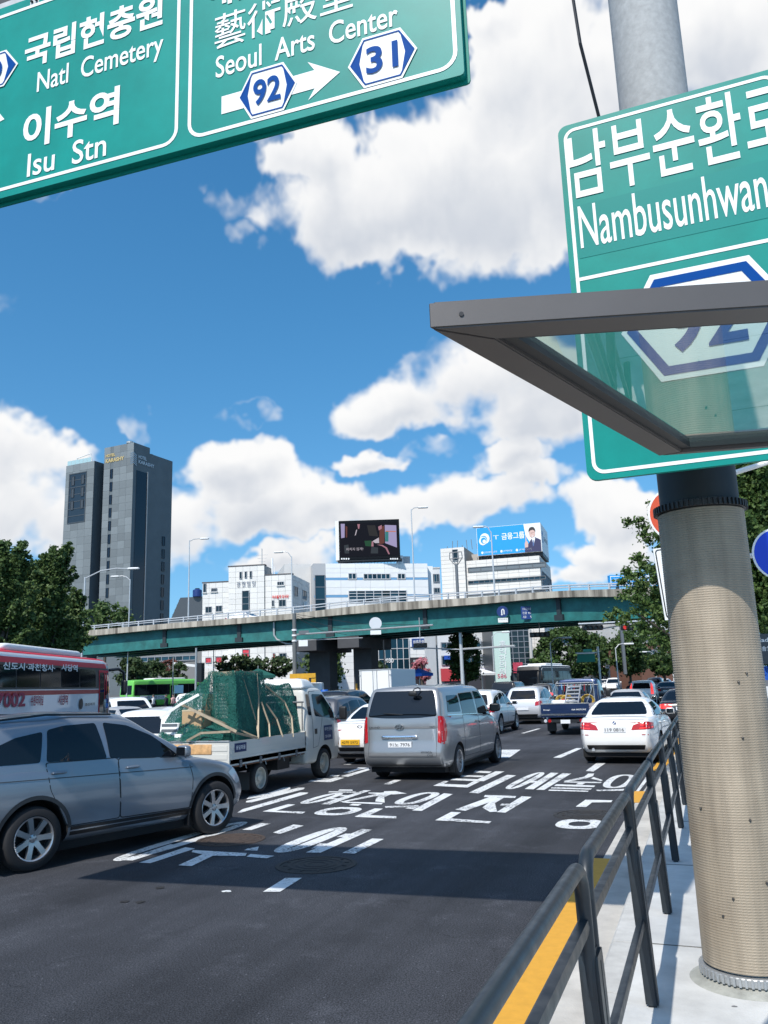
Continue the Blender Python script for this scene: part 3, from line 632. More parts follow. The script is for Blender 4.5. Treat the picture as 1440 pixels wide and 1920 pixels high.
def hex_px(bd, par, l, r, t, bt, num, off):
    (xa, ya), (xb, yb), (_, yt), (_, y0) = bd.uv(*l), bd.uv(*r), bd.uv(*t), bd.uv(*bt)
    shield(bd, par, (xa+xb)/2, (yt+y0)/2, (xb-xa)/2, (yt-y0)/2, num, off)
pa, pb, pc, pd = (bA.uv(*p) for p in ((416, 180), (590, 134), (416, 213), (590, 168)))
ym = (pa[1]+pb[1]+pc[1]+pd[1])/4; hh_ = abs(pa[1]-pc[1])/2; tip = bA.uv(638, 134)[0]
bA.flat('direction_arrow', [[(pa[0], ym-hh_), (pb[0], ym-hh_), (pb[0]-.04, ym-hh_*2.1), (tip, ym), (pb[0]-.04, ym+hh_*2.1), (pb[0], ym+hh_), (pa[0], ym+hh_)]], M_SWHITE, sA, .003)
hex_px(bA, sA, (447, 184), (558, 156), (520, 121), (480, 222), '92', .006)
hex_px(bA, sA, (653, 125), (783, 94), (740, 56), (690, 165), '31', .006)
hex_px(bA, sA, (-70, 150), (35, 121), (20, 92), (-10, 168), '50', .006)
q = [bA.uv(*p) for p in ((-30, 244), (9, 224), (-14, 196))]; bA.flat('direction_arrow', [q], M_SWHITE, sA, .003)
gan = thing('gantry', 'dark steel gantry beam above the overhead direction sign', 'gantry', (-14.6, 3.2, .0))
def gl(x, y, z): return (x+14.6, y-3.2, z)
b = MB(); M = Matrix.Rotation(math.atan2(gu.y, gu.x), 3, 'Z')
c = gp0-gu*6.85+Vector((0, .30, 1.63)); b.box(gl(*c), (13.5, .42, .50), M=M); b.build('beam', mk('gantry_paint', (.030, .036, .043), .55), gan)
c2 = gp0-gu*6.85+Vector((0, .055, 1.47)); MB().box(gl(*c2), (13.4, .05, .05), M=M).build('cable_tray', M_STEEL, gan)
MB().cyl((0, 0, 0), (0, 0, 7.1), .16, .14, 20).build('gantry_post', M_STEEL, gan, 40)
for k in range(6):
    p = gp0-gu*(.55+k*1.12)+Vector((0, .02, 1.40)); b = MB().box(gl(*p), (.07, .04, .10), M=M); b.box(gl(p.x, p.y+.14, p.z+.02), (.05, .3, .05), M=M)
    br = b.build('bracket', M_STEEL, gan)
    for s_ in (-.018, .018): MB().cyl(gl(p.x+s_, p.y-.02, p.z-.015), gl(p.x+s_, p.y-.032, p.z-.015), .009, n=8).build('bolt', M_BLACK, br)

# ---------------------------------------------------------------- the tall sign on the pole
bB = Board((-.62, 5.02, 3.12), (1, 0, 0)); WB, HB = 1.36, 2.45
(ua, va), (ub, vb) = bB.uv(1120, 900), bB.uv(1045, 240); HB = vb-va; bB.P = bB.P+Vector((min(ua, ub), 0, va))
sB = thing('road_name_sign', 'tall green road name sign with a large 92 shield on the pole', 'road sign', tuple(bB.P+Vector((WB/2, 0, 0))))
bB.prism('board', rrect(0, WB, 0, HB, .06, 5), -.035, 0, M_SGREEN, sB)
bB.prism('rear_rail', [(0.05, .4), (WB-.05, .4), (WB-.05, .48), (.05, .48)], -.09, -.037, M_STEEL, sB); bB.prism('rear_rail', [(0.05, HB-.5), (WB-.05, HB-.5), (WB-.05, HB-.42), (.05, HB-.42)], -.09, -.037, M_STEEL, sB)
for vv in (.44, HB-.46): MB().box((PX-sB.location.x, .30, vv), (.16, .45, .08)).build('clamp', M_STEEL, sB)
bB.flat('border', [clipped(.035, WB-.035, .035, HB-.035, .075, .022)], M_SWHITE, sB, .003)
vl = bB.uv(1090, 527)[1]; bB.flat('divider', [[(.057, vl), (WB-.057, vl), (WB-.057, vl+.024), (.057, vl+.024)]], M_SWHITE, sB, .003)
p0, p1 = bB.uv(1090, 482), bB.uv(1085, 385); bB.flat('overlay_patch', [[(p0[0]-.01, p0[1]-.01), (WB-.08, p0[1]-.01), (WB-.08, p1[1]), (p0[0]-.01, p1[1])]], M_SGREEN3, sB, .002)
bB.txt('남부순환로', M_SWHITE, sB, (1074, 384), (1488, 266), (1074, 260), .005, .010)
bB.txt('Nambusunhwan-ro', M_SWHITE, sB, (1091, 480), (1520, 358), (1087, 400), .005, .006)
(xl, _), (_, yt), (_, yb_) = bB.uv(1166, 637), bB.uv(1300, 500), bB.uv(1320, 704)
cx_ = bB.uv(1322, 600)[0]; hw_ = (cx_-xl); shield(bB, sB, cx_, (yt+yb_)/2, hw_, (yt-yb_)/2, '92', .004, .58, False)

# ---------------------------------------------------------------- bus shelter roof
M_SHEL = mk('shelter_frame', (.105, .098, .095), .48, .3, var=.06, vscale=5); M_SHEL2 = mk('shelter_frame_inner', (.03, .033, .036), .5, .2)
def glass_roof():
    m = bpy.data.materials.new('roof_glass'); m.use_nodes = True; nt = m.node_tree; N = nt.nodes; L = nt.links; N.remove(N['Principled BSDF'])
    t = N.new('ShaderNodeBsdfTransparent'); t.inputs[0].default_value = (.60, .80, .76, 1); g = N.new('ShaderNodeBsdfGlossy'); g.inputs['Roughness'].default_value = .012
    d = N.new('ShaderNodeBsdfDiffuse'); d.inputs[0].default_value = (.35, .5, .45, 1)
    f = N.new('ShaderNodeFresnel'); f.inputs[0].default_value = 1.62; mx = N.new('ShaderNodeMixShader'); m2 = N.new('ShaderNodeMixShader'); m2.inputs[0].default_value = .18
    mu = N.new('ShaderNodeMath'); mu.operation = 'MULTIPLY'; mu.use_clamp = True; L.new(f.outputs[0], mu.inputs[0]); mu.inputs[1].default_value = 1.9
    L.new(t.outputs[0], m2.inputs[1]); L.new(d.outputs[0], m2.inputs[2]); L.new(mu.outputs[0], mx.inputs[0]); L.new(m2.outputs[0], mx.inputs[1]); L.new(g.outputs[0], mx.inputs[2]); L.new(mx.outputs[0], N['Material Output'].inputs[0]); return m
ZR = 2.75
a_, b_, c_, d_ = (at_z(x, y, ZR).xy for x, y in ((805, 616), (1235, 855), (1440, 840), (1440, 575)))
ext = lambda p, q, X: p+(q-p)*((X-p.x)/(q.x-p.x))
Pq = [a_, b_, ext(b_, c_, 2.2), ext(a_, d_, 2.2)]                 # near-left, far-left, far-right, near-right
shel = thing('bus_shelter', 'bus shelter canopy with brown-grey frame and greenish glass roof', 'bus shelter', (2.1, 3.0, .15))
SO = Vector((2.1, 3.0, .15))
def inset(P, ds):
    """move each side of the quad inwards by ds[i]"""
    n = 4; lines = []
    for i in range(n):
        p, q = P[i], P[(i+1) % n]; d = (q-p).normalized(); nn = Vector((d.y, -d.x)); lines.append((p+nn*ds[i], d))
    out = []
    for i in range(n):
        (p, d), (q, e) = lines[i-1], lines[i]; den = d.x*e.y-d.y*e.x; t = ((q.x-p.x)*e.y-(q.y-p.y)*e.x)/den; out.append(p+d*t)
    return out
Pi = inset(Pq, (.085, .035, .1, .085)); Pm = inset(Pq, (.115, .05, .12, .115))
def beam(i, name):
    j = (i+1) % 4; h = .066; b = MB(); q = [Pq[i], Pq[j], Pi[j], Pi[i]]
    b.add([(p.x-SO.x, p.y-SO.y, ZR-SO.z) for p in q]+[(p.x-SO.x, p.y-SO.y, ZR+h-SO.z) for p in q], [(3, 2, 1, 0), (4, 5, 6, 7)]+[(k, (k+1) % 4, 4+(k+1) % 4, 4+k) for k in range(4)])
    o = b.build(name, M_SHEL, shel); bm = bmesh.new(); bm.from_mesh(o.data); bmesh.ops.recalc_face_normals(bm, faces=bm.faces); bmesh.ops.bevel(bm, geom=bm.edges[:], offset=.004, segments=2, affect='EDGES'); bm.to_mesh(o.data); bm.free(); return o
nb = [beam(i, 'roof_beam') for i in range(4)]
for i in range(4):                                                # glazing bead
    j = (i+1) % 4; q = [Pi[i], Pi[j], Pm[j], Pm[i]]; b = MB()
    b.add([(p.x-SO.x, p.y-SO.y, ZR+.012-SO.z) for p in q]+[(p.x-SO.x, p.y-SO.y, ZR+.045-SO.z) for p in q], [(3, 2, 1, 0), (4, 5, 6, 7)]+[(k, (k+1) % 4, 4+(k+1) % 4, 4+k) for k in range(4)]); b.build('glazing_bead', M_SHEL2, shel)
b = MB(); q = Pm; b.add([(p.x-SO.x, p.y-SO.y, ZR+.03-SO.z) for p in q], [(0, 1, 2, 3)]); b.build('roof_pane', glass_roof(), shel)
p = at_z(853, 597, ZR+.03)
dn = (Pq[3]-Pq[0]).normalized(); out_ = Vector((dn.y, -dn.x)); hp = Pq[0]+dn*.075+out_*.001
MB().cyl((hp.x-SO.x, hp.y-SO.y, ZR+.03-SO.z), (hp.x+out_.x*.002-SO.x, hp.y+out_.y*.002-SO.y, ZR+.03-SO.z), .0055, n=12).build('screw_hole', M_BLACK, shel)
for q in (Pq[2]-Vector((.10, .12)), Pq[3]+Vector((-.10, .14))): MB().cyl((q.x-SO.x, q.y-SO.y, 0), (q.x-SO.x, q.y-SO.y, ZR-SO.z), .05, n=16).build('support_post', M_SHEL, shel, 40)

# ---------------------------------------------------------------- signs behind the pole
def disc_sign(name, label, px, py, D, r, face, rim, tilt=0.):
    p = at_d(px, py, D); t = thing(name, label, 'traffic sign', tuple(p), YAW*.8)
    Mx = Matrix.Rotation(R_(90), 4, 'X')
    MB().lathe([(0, 0), (r, 0), (r, .012), (0, .012)], 40, Matrix.Translation((0, .012, 0)) @ Mx).build('plate', rim, t, 30)
    MB().lathe([(0, .0135), (r*.93, .0135)], 40, Matrix.Translation((0, .012, 0)) @ Mx).build('face', face, t)
    return t
pp = at_d(1330, 1040, 10.3)
sp_ = thing('sign_post', 'slim white post holding round signs behind the sleeved pole', 'post', (pp.x, pp.y, .15))
MB().cyl((0, 0, 0), (0, 0, 3.9), .045, n=16).build('shaft', M_WHITE, sp_, 40)
q = at_d(1420, 1041, 10.3)-sp_.location; MB().cyl((0, 0, q.z), tuple(q), .03, n=10).build('arm', M_WHITE, sp_, 40)
q = at_d(1455, 862, 10.3)-sp_.location; q0 = at_d(1385, 884, 10.3)-sp_.location; MB().tube([(0, 0, q0.z-.1), tuple(q0), tuple(q)], .03, 8).build('arm', M_WHITE, sp_, 40)
q = at_d(1265, 962, 10.3)-sp_.location; MB().cyl((0, .03, q.z), (q.x, q.y+.03, q.z), .02, n=8).build('arm', M_STEEL, sp_, 40)
disc_sign('round_sign', 'orange-red round sign peeping out left of the pole', 1268, 964, 10.25, .33, mk('sign_red', (.62, .085, .03), .4), M_SWHITE)
disc_sign('round_sign', 'blue round sign with white rim right of the pole', 1462, 1038, 10.25, .30, mk('sign_blue_bright', (.006, .05, .58), .4), M_SWHITE)
p = at_d(1268, 1092, 10.2); t = thing('notice_board', 'white rectangular notice with thin black border left of the pole', 'sign', tuple(p), YAW*.8)
MB().box((0, 0, 0), (.40, .02, .84), M=Matrix.Rotation(R_(-4), 3, 'Y')).build('plate', M_SWHITE, t)
flat('border', [band(rrect(-.185, .185, -.405, .405, .04), .014)], M_BLACK, t, (0, -.0115, 0), Vector((math.cos(R_(4)), 0, math.sin(R_(4)))), Vector((-math.sin(R_(4)), 0, math.cos(R_(4)))))
p = at_d(1450, 1215, 13.); t = thing('map_board', 'dark station map board with small white lettering at the right edge', 'sign', (p.x, p.y, .15), YAW*.9)
z_ = p.z-.15; MB().bx(-.32, 1.0, -.04, .04, z_-.22, z_+.2).build('panel', mk('board_grey', (.045, .05, .055), .4), t); MB().bx(.3, .4, .0, .06, 0, z_-.22).build('post', M_GREY, t)
text('lettering', 'Sadang', M_SWHITE, t, (-.22, -.043, z_+.07), (1, 0, 0), (0, 0, 1), .3, .075, .01); text('lettering', '舍堂', M_SWHITE, t, (-.18, -.043, z_-.04), (1, 0, 0), (0, 0, 1), .14, .07, .0)
p = at_d(1470, 1290, 16.); t = thing('kiosk_canopy', 'blue awning of a stall at the right picture edge', 'awning', (p.x, p.y, .15), YAW); z_ = p.z
MB().prism([(-.8, 0), (.8, 0), (.8, .10), (-.8, .22)], 1.6, Matrix(((0, 0, 1, -.8), (1, 0, 0, 0), (0, 1, 0, z_), (0, 0, 0, 1)))).build('cloth', mk('blue_cloth', (.01, .09, .45), .7), t)
for x in (-.7, .7): MB().cyl((x, -.6, 0), (x, -.6, z_), .025, n=8).build('leg', M_STEEL, t)

# ---------------------------------------------------------------- vehicles
def sm(pts):
    """smoothed piecewise-linear function"""
    xs, ys = zip(*pts); xs, ys = np.array(xs), np.array(ys); w = .05*(xs[-1]-xs[0])*.5
    g = np.linspace(xs[0], xs[-1], 301); tab = np.mean([np.interp(g+d*w, xs, ys) for d in (-1, -.5, 0, .5, 1)], 0).tolist(); x0, k = float(xs[0]), 300/float(xs[-1]-xs[0])
    def f(x):
        t = (x-x0)*k
        if t <= 0: return tab[0]
        if t >= 300: return tab[300]
        i = int(t); return tab[i]+(tab[i+1]-tab[i])*(t-i)
    return f
def lin(pts):
    xs, ys = zip(*pts); return lambda x: float(np.interp(x, xs, ys))
def axis_pts(L, r, n, k=4):
    """positions along an edge of length 2L: fine near both ends (radius r)"""
    e = [r*(1-math.cos(math.pi/2*i/k)) for i in range(k+1)]
    a = [-L+x for x in e]; m = [-L+r+(2*L-2*r)*i/n for i in range(1, n)]; return a+m+[L-x for x in reversed(e)]
def rounded_box(dim, r, ns, k=4):
    """closed rounded box; returns points normalised to [-1,1] per axis and quads"""
    ax = [axis_pts(dim[i], r[i], ns[i], k) for i in range(3)]
    idx = {}; V = []; Fq = []
    def vid(i, j, l):
        key = (i, j, l)
        if key not in idx:
            p = [ax[0][i], ax[1][j], ax[2][l]]
            q = [min(max(p[c], -dim[c]+r[c]), dim[c]-r[c]) for c in range(3)]
            d = [(p[c]-q[c])/r[c] if r[c] > 0 else 0 for c in range(3)]; n = math.sqrt(sum(x*x for x in d))
            # number of axes in the corner zone decides the rounding
            if n > 1e-9:
                mx = max(abs(x) for x in d); d = [x*mx/n for x in d]
            idx[key] = len(V); V.append(tuple((q[c]+d[c]*r[c])/dim[c] for c in range(3)))
        return idx[key]
    n = [len(a)-1 for a in ax]
    for l in (0, n[2]):
        for i in range(n[0]):
            for j in range(n[1]):
                f = [vid(i, j, l), vid(i+1, j, l), vid(i+1, j+1, l), vid(i, j+1, l)]; Fq.append(f if l else f[::-1])
    for j in (0, n[1]):
        for i in range(n[0]):
            for l in range(n[2]):
                f = [vid(i, j, l), vid(i+1, j, l), vid(i+1, j, l+1), vid(i, j, l+1)]; Fq.append(f[::-1] if j else f)
    for i in (0, n[0]):
        for j in range(n[1]):
            for l in range(n[2]):
                f = [vid(i, j, l), vid(i, j+1, l), vid(i, j+1, l+1), vid(i, j, l+1)]; Fq.append(f if i else f[::-1])
    return V, Fq
def warped(S, r, ns, k=4):
    """S: dict with rear(t), front(t) end profiles, zb(y), zt(y), hw(y), side(t) -> verts, faces"""
    y0, y1 = S['rear'](.5), S['front'](.5); W = S['W']; Hm = S['zt']((y0+y1)/2)-S['zb']((y0+y1)/2)
    V, Fq = rounded_box((W, (y1-y0)/2, Hm/2), r, ns, k); out = []
    for x, y, z in V:
        t = (z+1)/2; yr, yf = S['rear'](t), S['front'](t); Y = yr+(yf-yr)*(y+1)/2
        zb, zt = S['zb'](Y), S['zt'](Y); crown = S.get('crown', 0)*(1-x*x)*max(0, t-.5)*2
        out.append((x*S['hw'](Y)*S['side'](t), Y, zb+(zt-zb)*t+crown))
    return out, Fq
class Surf:
    """a closed body surface that flat outlines can be laid on"""
    def __init__(s, V, F): s.V, s.F = V, F; s.t = BVHTree.FromPolygons([Vector(v) for v in V], F)
    def hit(s, a, b, side):
        if side in ('R', 'L'): o, d = Vector((3 if side == 'R' else -3, a, b)), Vector((-1 if side == 'R' else 1, 0, 0))
        elif side == 'B': o, d = Vector((a, -9, b)), Vector((0, 1, 0))
        elif side == 'F': o, d = Vector((a, 12, b)), Vector((0, -1, 0))
        else: o, d = Vector((a, b, 6)), Vector((0, 0, -1))
        h = s.t.ray_cast(o, d); return (h[0], h[1]) if h[0] is not None else None
def clip_grid(poly, res):
    """grid clipped by a convex polygon, as verts (2-D) and faces"""
    xs = [p[0] for p in poly]; ys = [p[1] for p in poly]; x0, x1, y0, y1 = min(xs), max(xs), min(ys), max(ys)
    nx = max(1, int((x1-x0)/res)); ny = max(1, int((y1-y0)/res)); bm = bmesh.new()
    g = [[bm.verts.new((x0+(x1-x0)*i/nx, y0+(y1-y0)*j/ny, 0)) for i in range(nx+1)] for j in range(ny+1)]
    for j in range(ny):
        for i in range(nx): bm.faces.new((g[j][i], g[j][i+1], g[j+1][i+1], g[j+1][i]))
    n = len(poly); ar = sum(poly[i][0]*poly[(i+1) % n][1]-poly[(i+1) % n][0]*poly[i][1] for i in range(n)); P = poly if ar > 0 else poly[::-1]
    for i in range(n):
        p, q = P[i], P[(i+1) % n]; d = (q[0]-p[0], q[1]-p[1])
        if d[0]*d[0]+d[1]*d[1] < 1e-10: continue
        bmesh.ops.bisect_plane(bm, geom=bm.verts[:]+bm.edges[:]+bm.faces[:], plane_co=(p[0], p[1], 0), plane_no=(d[1], -d[0], 0), clear_outer=True, dist=1e-5)
    bm.verts.index_update(); V = [(v.co.x, v.co.y) for v in bm.verts]; F = [[v.index for v in f.verts] for f in bm.faces]; bm.free(); return V, F
def rnd(poly, r, n=3):
    """round the corners of a polygon"""
    out = []; N_ = len(poly)
    for i in range(N_):
        p, c, q = Vector(poly[i-1]), Vector(poly[i]), Vector(poly[(i+1) % N_]); a, b = p-c, q-c
        ra = min(r, a.length*.45); rb = min(r, b.length*.45); A_, B_ = c+a.normalized()*ra, c+b.normalized()*rb
        for k in range(n+1): t = k/n; out.append(tuple(A_*(1-t)**2+c*(2*t*(1-t))+B_*t**2))
    return out
def lay(name, S, poly, side, mat, parent, off=.004, res=.06, both=False, mb=None):
    """lay a flat outline on the body surface, moved out by off"""
    V, F = clip_grid(poly, res); b = mb or MB(); pts = []; ok = []
    for a, c in V:
        h = S.hit(a, c, side)
        if h is None: pts.append(None)
        else: pts.append(tuple(h[0]+h[1]*off*(1 if h[1].dot({'R': Vector((1, 0, 0)), 'L': Vector((-1, 0, 0)), 'B': Vector((0, -1, 0)), 'F': Vector((0, 1, 0)), 'T': Vector((0, 0, 1))}[side]) > 0 else -1)))
    keep = [f for f in F if all(pts[i] is not None for i in f)]
    flip = side in ('L', 'F'); flip = not flip if side == 'R' else flip
    use = sorted({i for f in keep for i in f}); mp = {i: k for k, i in enumerate(use)}
    d = {'R': Vector((1, 0, 0)), 'L': Vector((-1, 0, 0)), 'B': Vector((0, -1, 0)), 'F': Vector((0, 1, 0)), 'T': Vector((0, 0, 1))}[side]
    fs = []
    for f in keep:
        p = [Vector(pts[i]) for i in f[:3]]; g = [mp[i] for i in f]; fs.append(g if (p[1]-p[0]).cross(p[2]-p[0]).dot(d) > 0 else g[::-1])
    b.add([pts[i] for i in use], fs)
    if mb is not None: return b
    return b.build(name, mat, parent, 40)
WHEELS = {}
def wheel_meshes(key, R, w, kind, n=7):
    if key in WHEELS: return WHEELS[key]
    MY = Matrix.Rotation(R_(90), 4, 'Y'); r = R*.69; h = w/2
    ty = MB().lathe([(r, -h*.9), (r+.01, -h), (R*.90, -h), (R*.975, -h*.82), (R, -h*.5), (R, h*.5), (R*.975, h*.82), (R*.90, h), (r+.01, h), (r, h*.9), (r, -h*.9)], 40, MY).mesh('tyre', M_RUBBER, 40)
    b = MB(); b.lathe([(r*1.005, h*.93), (r*.985, h*.98), (r*.93, h*.90), (r*.90, h*.45), (r*.88, -h*.7)], 36, MY)
    if kind == 'spoke':
        for i in range(n):
            a = 2*math.pi*i/n; ca, sa = math.cos(a), math.sin(a); wd = r*.27
            prof = [(r*.16, h*.68, wd*1.1), (r*.5, h*.80, wd*.85), (r*.94, h*.86, wd*1.0)]
            vs = []
            for (q, x, ww) in prof:
                for dx, s_ in ((x, -1), (x, 1), (x-.035, 1.15), (x-.035, -1.15)):
                    vs.append((dx, ca*q-sa*ww*s_*.5, sa*q+ca*ww*s_*.5))
            b.add(vs, [(0, 1, 5, 4), (4, 5, 9, 8), (1, 2, 6, 5), (5, 6, 10, 9), (3, 0, 4, 7), (7, 4, 8, 11)])
        b.lathe([(0, h*.74), (r*.13, h*.74), (r*.22, h*.66), (r*.24, h*.5)], 20, MY)
    elif kind == 'many':
        for i in range(n):
            for da in (-.11, .11):
                a = 2*math.pi*i/n+da; ca, sa = math.cos(a), math.sin(a); wd = r*.085; vs = []
                for (q, x) in ((r*.14, h*.6), (r*.94, h*.8)):
                    for dx, s_ in ((x, -1), (x, 1), (x-.03, 1), (x-.03, -1)): vs.append((dx, ca*q-sa*wd*s_*.5, sa*q+ca*wd*s_*.5))
                b.add(vs, [(0, 1, 5, 4), (1, 2, 6, 5), (3, 0, 4, 7)])
        b.lathe([(0, h*.66), (r*.16, h*.66), (r*.2, h*.5)], 16, MY)
    else:                                                        # pressed steel
        b.lathe([(r*.92, h*.35), (r*.72, h*.1), (r*.62, h*.35), (r*.36, h*.45), (r*.32, h*.75), (r*.2, h*.85), (0, h*.85)], 28, MY)
        for i in range(8): a = i*math.pi/4; b.box((h*.30, r*.70*math.cos(a), r*.70*math.sin(a)), (.012, .05, .05), M=Matrix.Rotation(a, 3, 'X'))
    rim = b.mesh('rim', {'spoke': M_ALLOY, 'many': M_ALLOY}.get(kind, mk('steel_wheel', (.42, .42, .38), .5, .2)), 35)
    back = MB().lathe([(0, -h*.1), (r*.9, -h*.1)], 24, MY).mesh('brake_disc', mk('brake_dark', (.02, .02, .02), .6, .5))
    nut = MB()
    for i in range(5): a = 2*math.pi*i/5; nut.cyl((h*.66, r*.145*math.cos(a), r*.145*math.sin(a)), (h*.74, r*.145*math.cos(a), r*.145*math.sin(a)), .011, n=6)
    nut = nut.mesh('nuts', M_GREY)
    WHEELS[key] = (ty, rim, back, nut, kind); return WHEELS[key]
def add_wheel(parent, key, x, y, z, side):
    ty, rim, back, nut, kind = WHEELS[key]; w = instance(ty, 'wheel', parent, (x, y, z), (0, 0, 0 if side > 0 else math.pi))
    instance(rim, 'rim', w, (0, 0, 0)); instance(back, 'brake_disc', w, (0, 0, 0))
    if kind == 'spoke': o = instance(nut, 'wheel_nuts', w, (0, 0, 0)); o['kind'] = 'stuff'
    return w
def cut_arches(V, F, arches, W, mat, name, depth=.30):
    """cut the wheel arches out of a closed body mesh"""
    b = MB(); b.add(V, F); me = b.mesh(name, mat); o = link(name, me)
    cs = []
    for (y, z, r) in arches:
        for s_ in (-1, 1):
            c = MB().cyl((s_*(W-depth), y, z), (s_*(W+.25), y, z), r, n=40); cm = c.mesh('cut', M_WELL); co = link('cut', cm); cs.append(co)
            md = o.modifiers.new('b', 'BOOLEAN'); md.object = co; md.operation = 'DIFFERENCE'; md.solver = 'EXACT'; md.material_mode = 'TRANSFER'
    for c in cs: TMP.collection.objects.link(c)
    me2 = eval_mesh(o); o.modifiers.clear(); o.data = me2; me2.name = name
    for c in cs: bpy.data.objects.remove(c)
    me2.polygons.foreach_set('use_smooth', [True]*len(me2.polygons)); me2.set_sharp_from_angle(angle=R_(38))
    return o
def plate(parent, S, x, z, w, h, txt, back=True, yellow=False, off=.03):
    hit = S.hit(x, z, 'B' if back else 'F'); y = hit[0].y
    s_ = -1 if back else 1; u = Vector((1, 0, 0)) if back else Vector((-1, 0, 0))
    b = MB().bx(x-w/2, x+w/2, min(y, y+s_*off)-(.0), max(y, y+s_*off), z-h/2, z+h/2)
    p = b.build('number_plate', mk('plate_yellow', (.75, .42, .02), .45) if yellow else M_PLATE, parent)
    if txt: text('lettering', txt, M_BLACK, p, Vector((x, y+s_*(off+.002), z-h*.33))-u*(w*.43), u, (0, 0, 1), w*.86, h*.62, .01, 2)
    return p
def mirror_mesh(parent, S, y, z, mat, sc=1., sides=(1, -1)):
    for s_ in sides:
        h = S.hit(y, z-.03, 'R' if s_ > 0 else 'L'); x = abs(h[0].x) if h else .8
        V, F = rounded_box((.105*sc, .055*sc, .075*sc), (.05*sc, .03*sc, .05*sc), (3, 2, 3), 3)
        b = MB(); b.add([(s_*(x+.14*sc+v[0]*.105*sc), y+v[1]*.055*sc+.02, z+.05*sc+v[2]*.075*sc) for v in V], F)
        m = b.build('side_mirror', mat, parent, 50)
        MB().bx(s_*(x+.055*sc), s_*(x+.225*sc), y-.04*sc, y-.036*sc, z-.005*sc, z+.105*sc).build('mirror_glass', M_GLASS, m)
        MB().tube([(s_*(x-.02), y+.02, z), (s_*(x+.07*sc), y+.02, z+.02)], .022*sc, 8).build('mirror_stalk', M_BLACK, m)
def car(name, label, cat, loc, rz, spec, pmat, group=None, detail=True, plate_txt=None, plate_yellow=False, lit=False, wheelkey=None):
    """generic two-volume car; spec gives outlines in metres, y from the rear axle forward"""
    t = thing(name, label, cat, loc, rz, group); W = spec['W']
    lo = dict(rear=sm(spec['rear']), front=sm(spec['front']), zb=sm(spec['zb']), zt=sm(spec['zt']), hw=sm(spec['hw']), side=sm(spec.get('side', [(0, .90), (.12, .965), (.45, 1.), (.75, .99), (1, .955)])), W=W, crown=spec.get('crown_lo', .0))
    ca = dict(rear=sm(spec['crear']), front=sm(spec['cfront']), zb=lin(spec['czb']), zt=sm(spec['czt']), hw=sm(spec['chw']), side=sm(spec.get('cside', [(0, 1.), (.5, .93), (1, .80)])), W=W*.95, crown=.045)
    n1, n2, kk = ((8, 26, 7), (8, 18, 7), 4) if detail else ((4, 12, 4), (4, 8, 4), 2)
    V1, F1 = warped(lo, (.06, .10, spec.get('rz', .10)), n1, kk); V2, F2 = warped(ca, (spec.get('crx', .14), spec.get('cry', .12), .10), n2, kk); rs = 1. if detail else 3.
    S = Surf(V1+V2, F1+[[i+len(V1) for i in f] for f in F2])
    R = spec['R']; ar = [(0., R, R+spec.get('gap', .055)), (spec['wb'], R, R+spec.get('gap', .055))]
    body = cut_arches(V1, F1, ar, W, pmat, 'body'); body.parent = t
    b = MB(); b.add(V2, F2); b.build('cabin', pmat, t, 45)
    MB().bx(-W*.86, W*.86, spec['rear'][0][1]+.12, spec['front'][0][1]-.2, .16, .34).build('underbody', M_WELL, t)
    key = wheelkey or ('w', R); wheel_meshes(key, R, spec.get('tw', .22), spec.get('wkind', 'spoke'), spec.get('wn', 7))
    for y in (0., spec['wb']):
        for s_ in (-1, 1): add_wheel(t, key, s_*(W-spec.get('tw', .22)/2-.015), y, R, s_)
    for s_, sd in ((1, 'R'), (-1, 'L')):
        for w in spec['win']: lay('side_window', S, rnd(w, .035), sd, M_GLASS, t, .004, .07*rs)
        for d in spec.get('doors', []):
            cx = sum(p[0] for p in d)/len(d); cy = sum(p[1] for p in d)/len(d)
            big = [(cx+(x-cx)*(1+.012/max(.05, abs(x-cx))), cy+(z-cy)*(1+.012/max(.05, abs(z-cy)))) for x, z in d]
            if detail:
                lay('door_seam', S, rnd(big, .04), sd, M_BLACK, t, .0012, .09)
                dd = lay('door', S, rnd(d, .035), sd, pmat, t, .0028, .07)
        for (y, z) in spec.get('handles', []):
            h = S.hit(y, z, sd)
            if h: o = MB(); V, F = rounded_box((.022, .10, .018), (.02, .05, .017), (2, 4, 2), 3); o.add([(h[0].x+s_*.018+v[0]*.022, y+v[1]*.10, z+v[2]*.018) for v in V], F); o.build('door_handle', spec.get('hmat', pmat), t, 50)
        for (poly, mt) in spec.get('sidebits', []): lay('trim', S, poly, sd, mt, t, .006, .08)
    lay('rear_window', S, rnd(spec['rwin'], .05), 'B', M_GLASS, t, .004, .07)
    lay('windshield', S, rnd(spec['fwin'], .06), 'F', M_GLASS, t, .004, .08)
    for (poly, side, mt, nm) in spec.get('lamps', []):
        if mt == 'tail': mt = M_REDLIT if lit else M_RED
        if side in 'BF':
            for s_ in (-1, 1): lay(nm, S, rnd([(s_*x, z) for x, z in poly], .02), side, mt, t, .007, .05)
        else:
            for sd in 'RL': lay(nm, S, rnd(poly, .02), sd, mt, t, .007, .05)
    for (poly, side, mt, nm) in spec.get('bits', []): lay(nm, S, poly, side, mt, t, .008, .07)
    if plate_txt is not None or spec.get('plate'):
        x, z, w, h = spec['plate']; plate(t, S, x, z, w, h, plate_txt, yellow=plate_yellow)
    if spec.get('mirror'): mirror_mesh(t, S, *spec['mirror'], spec.get('mmat', pmat), spec.get('msc', 1.))
    return t, S

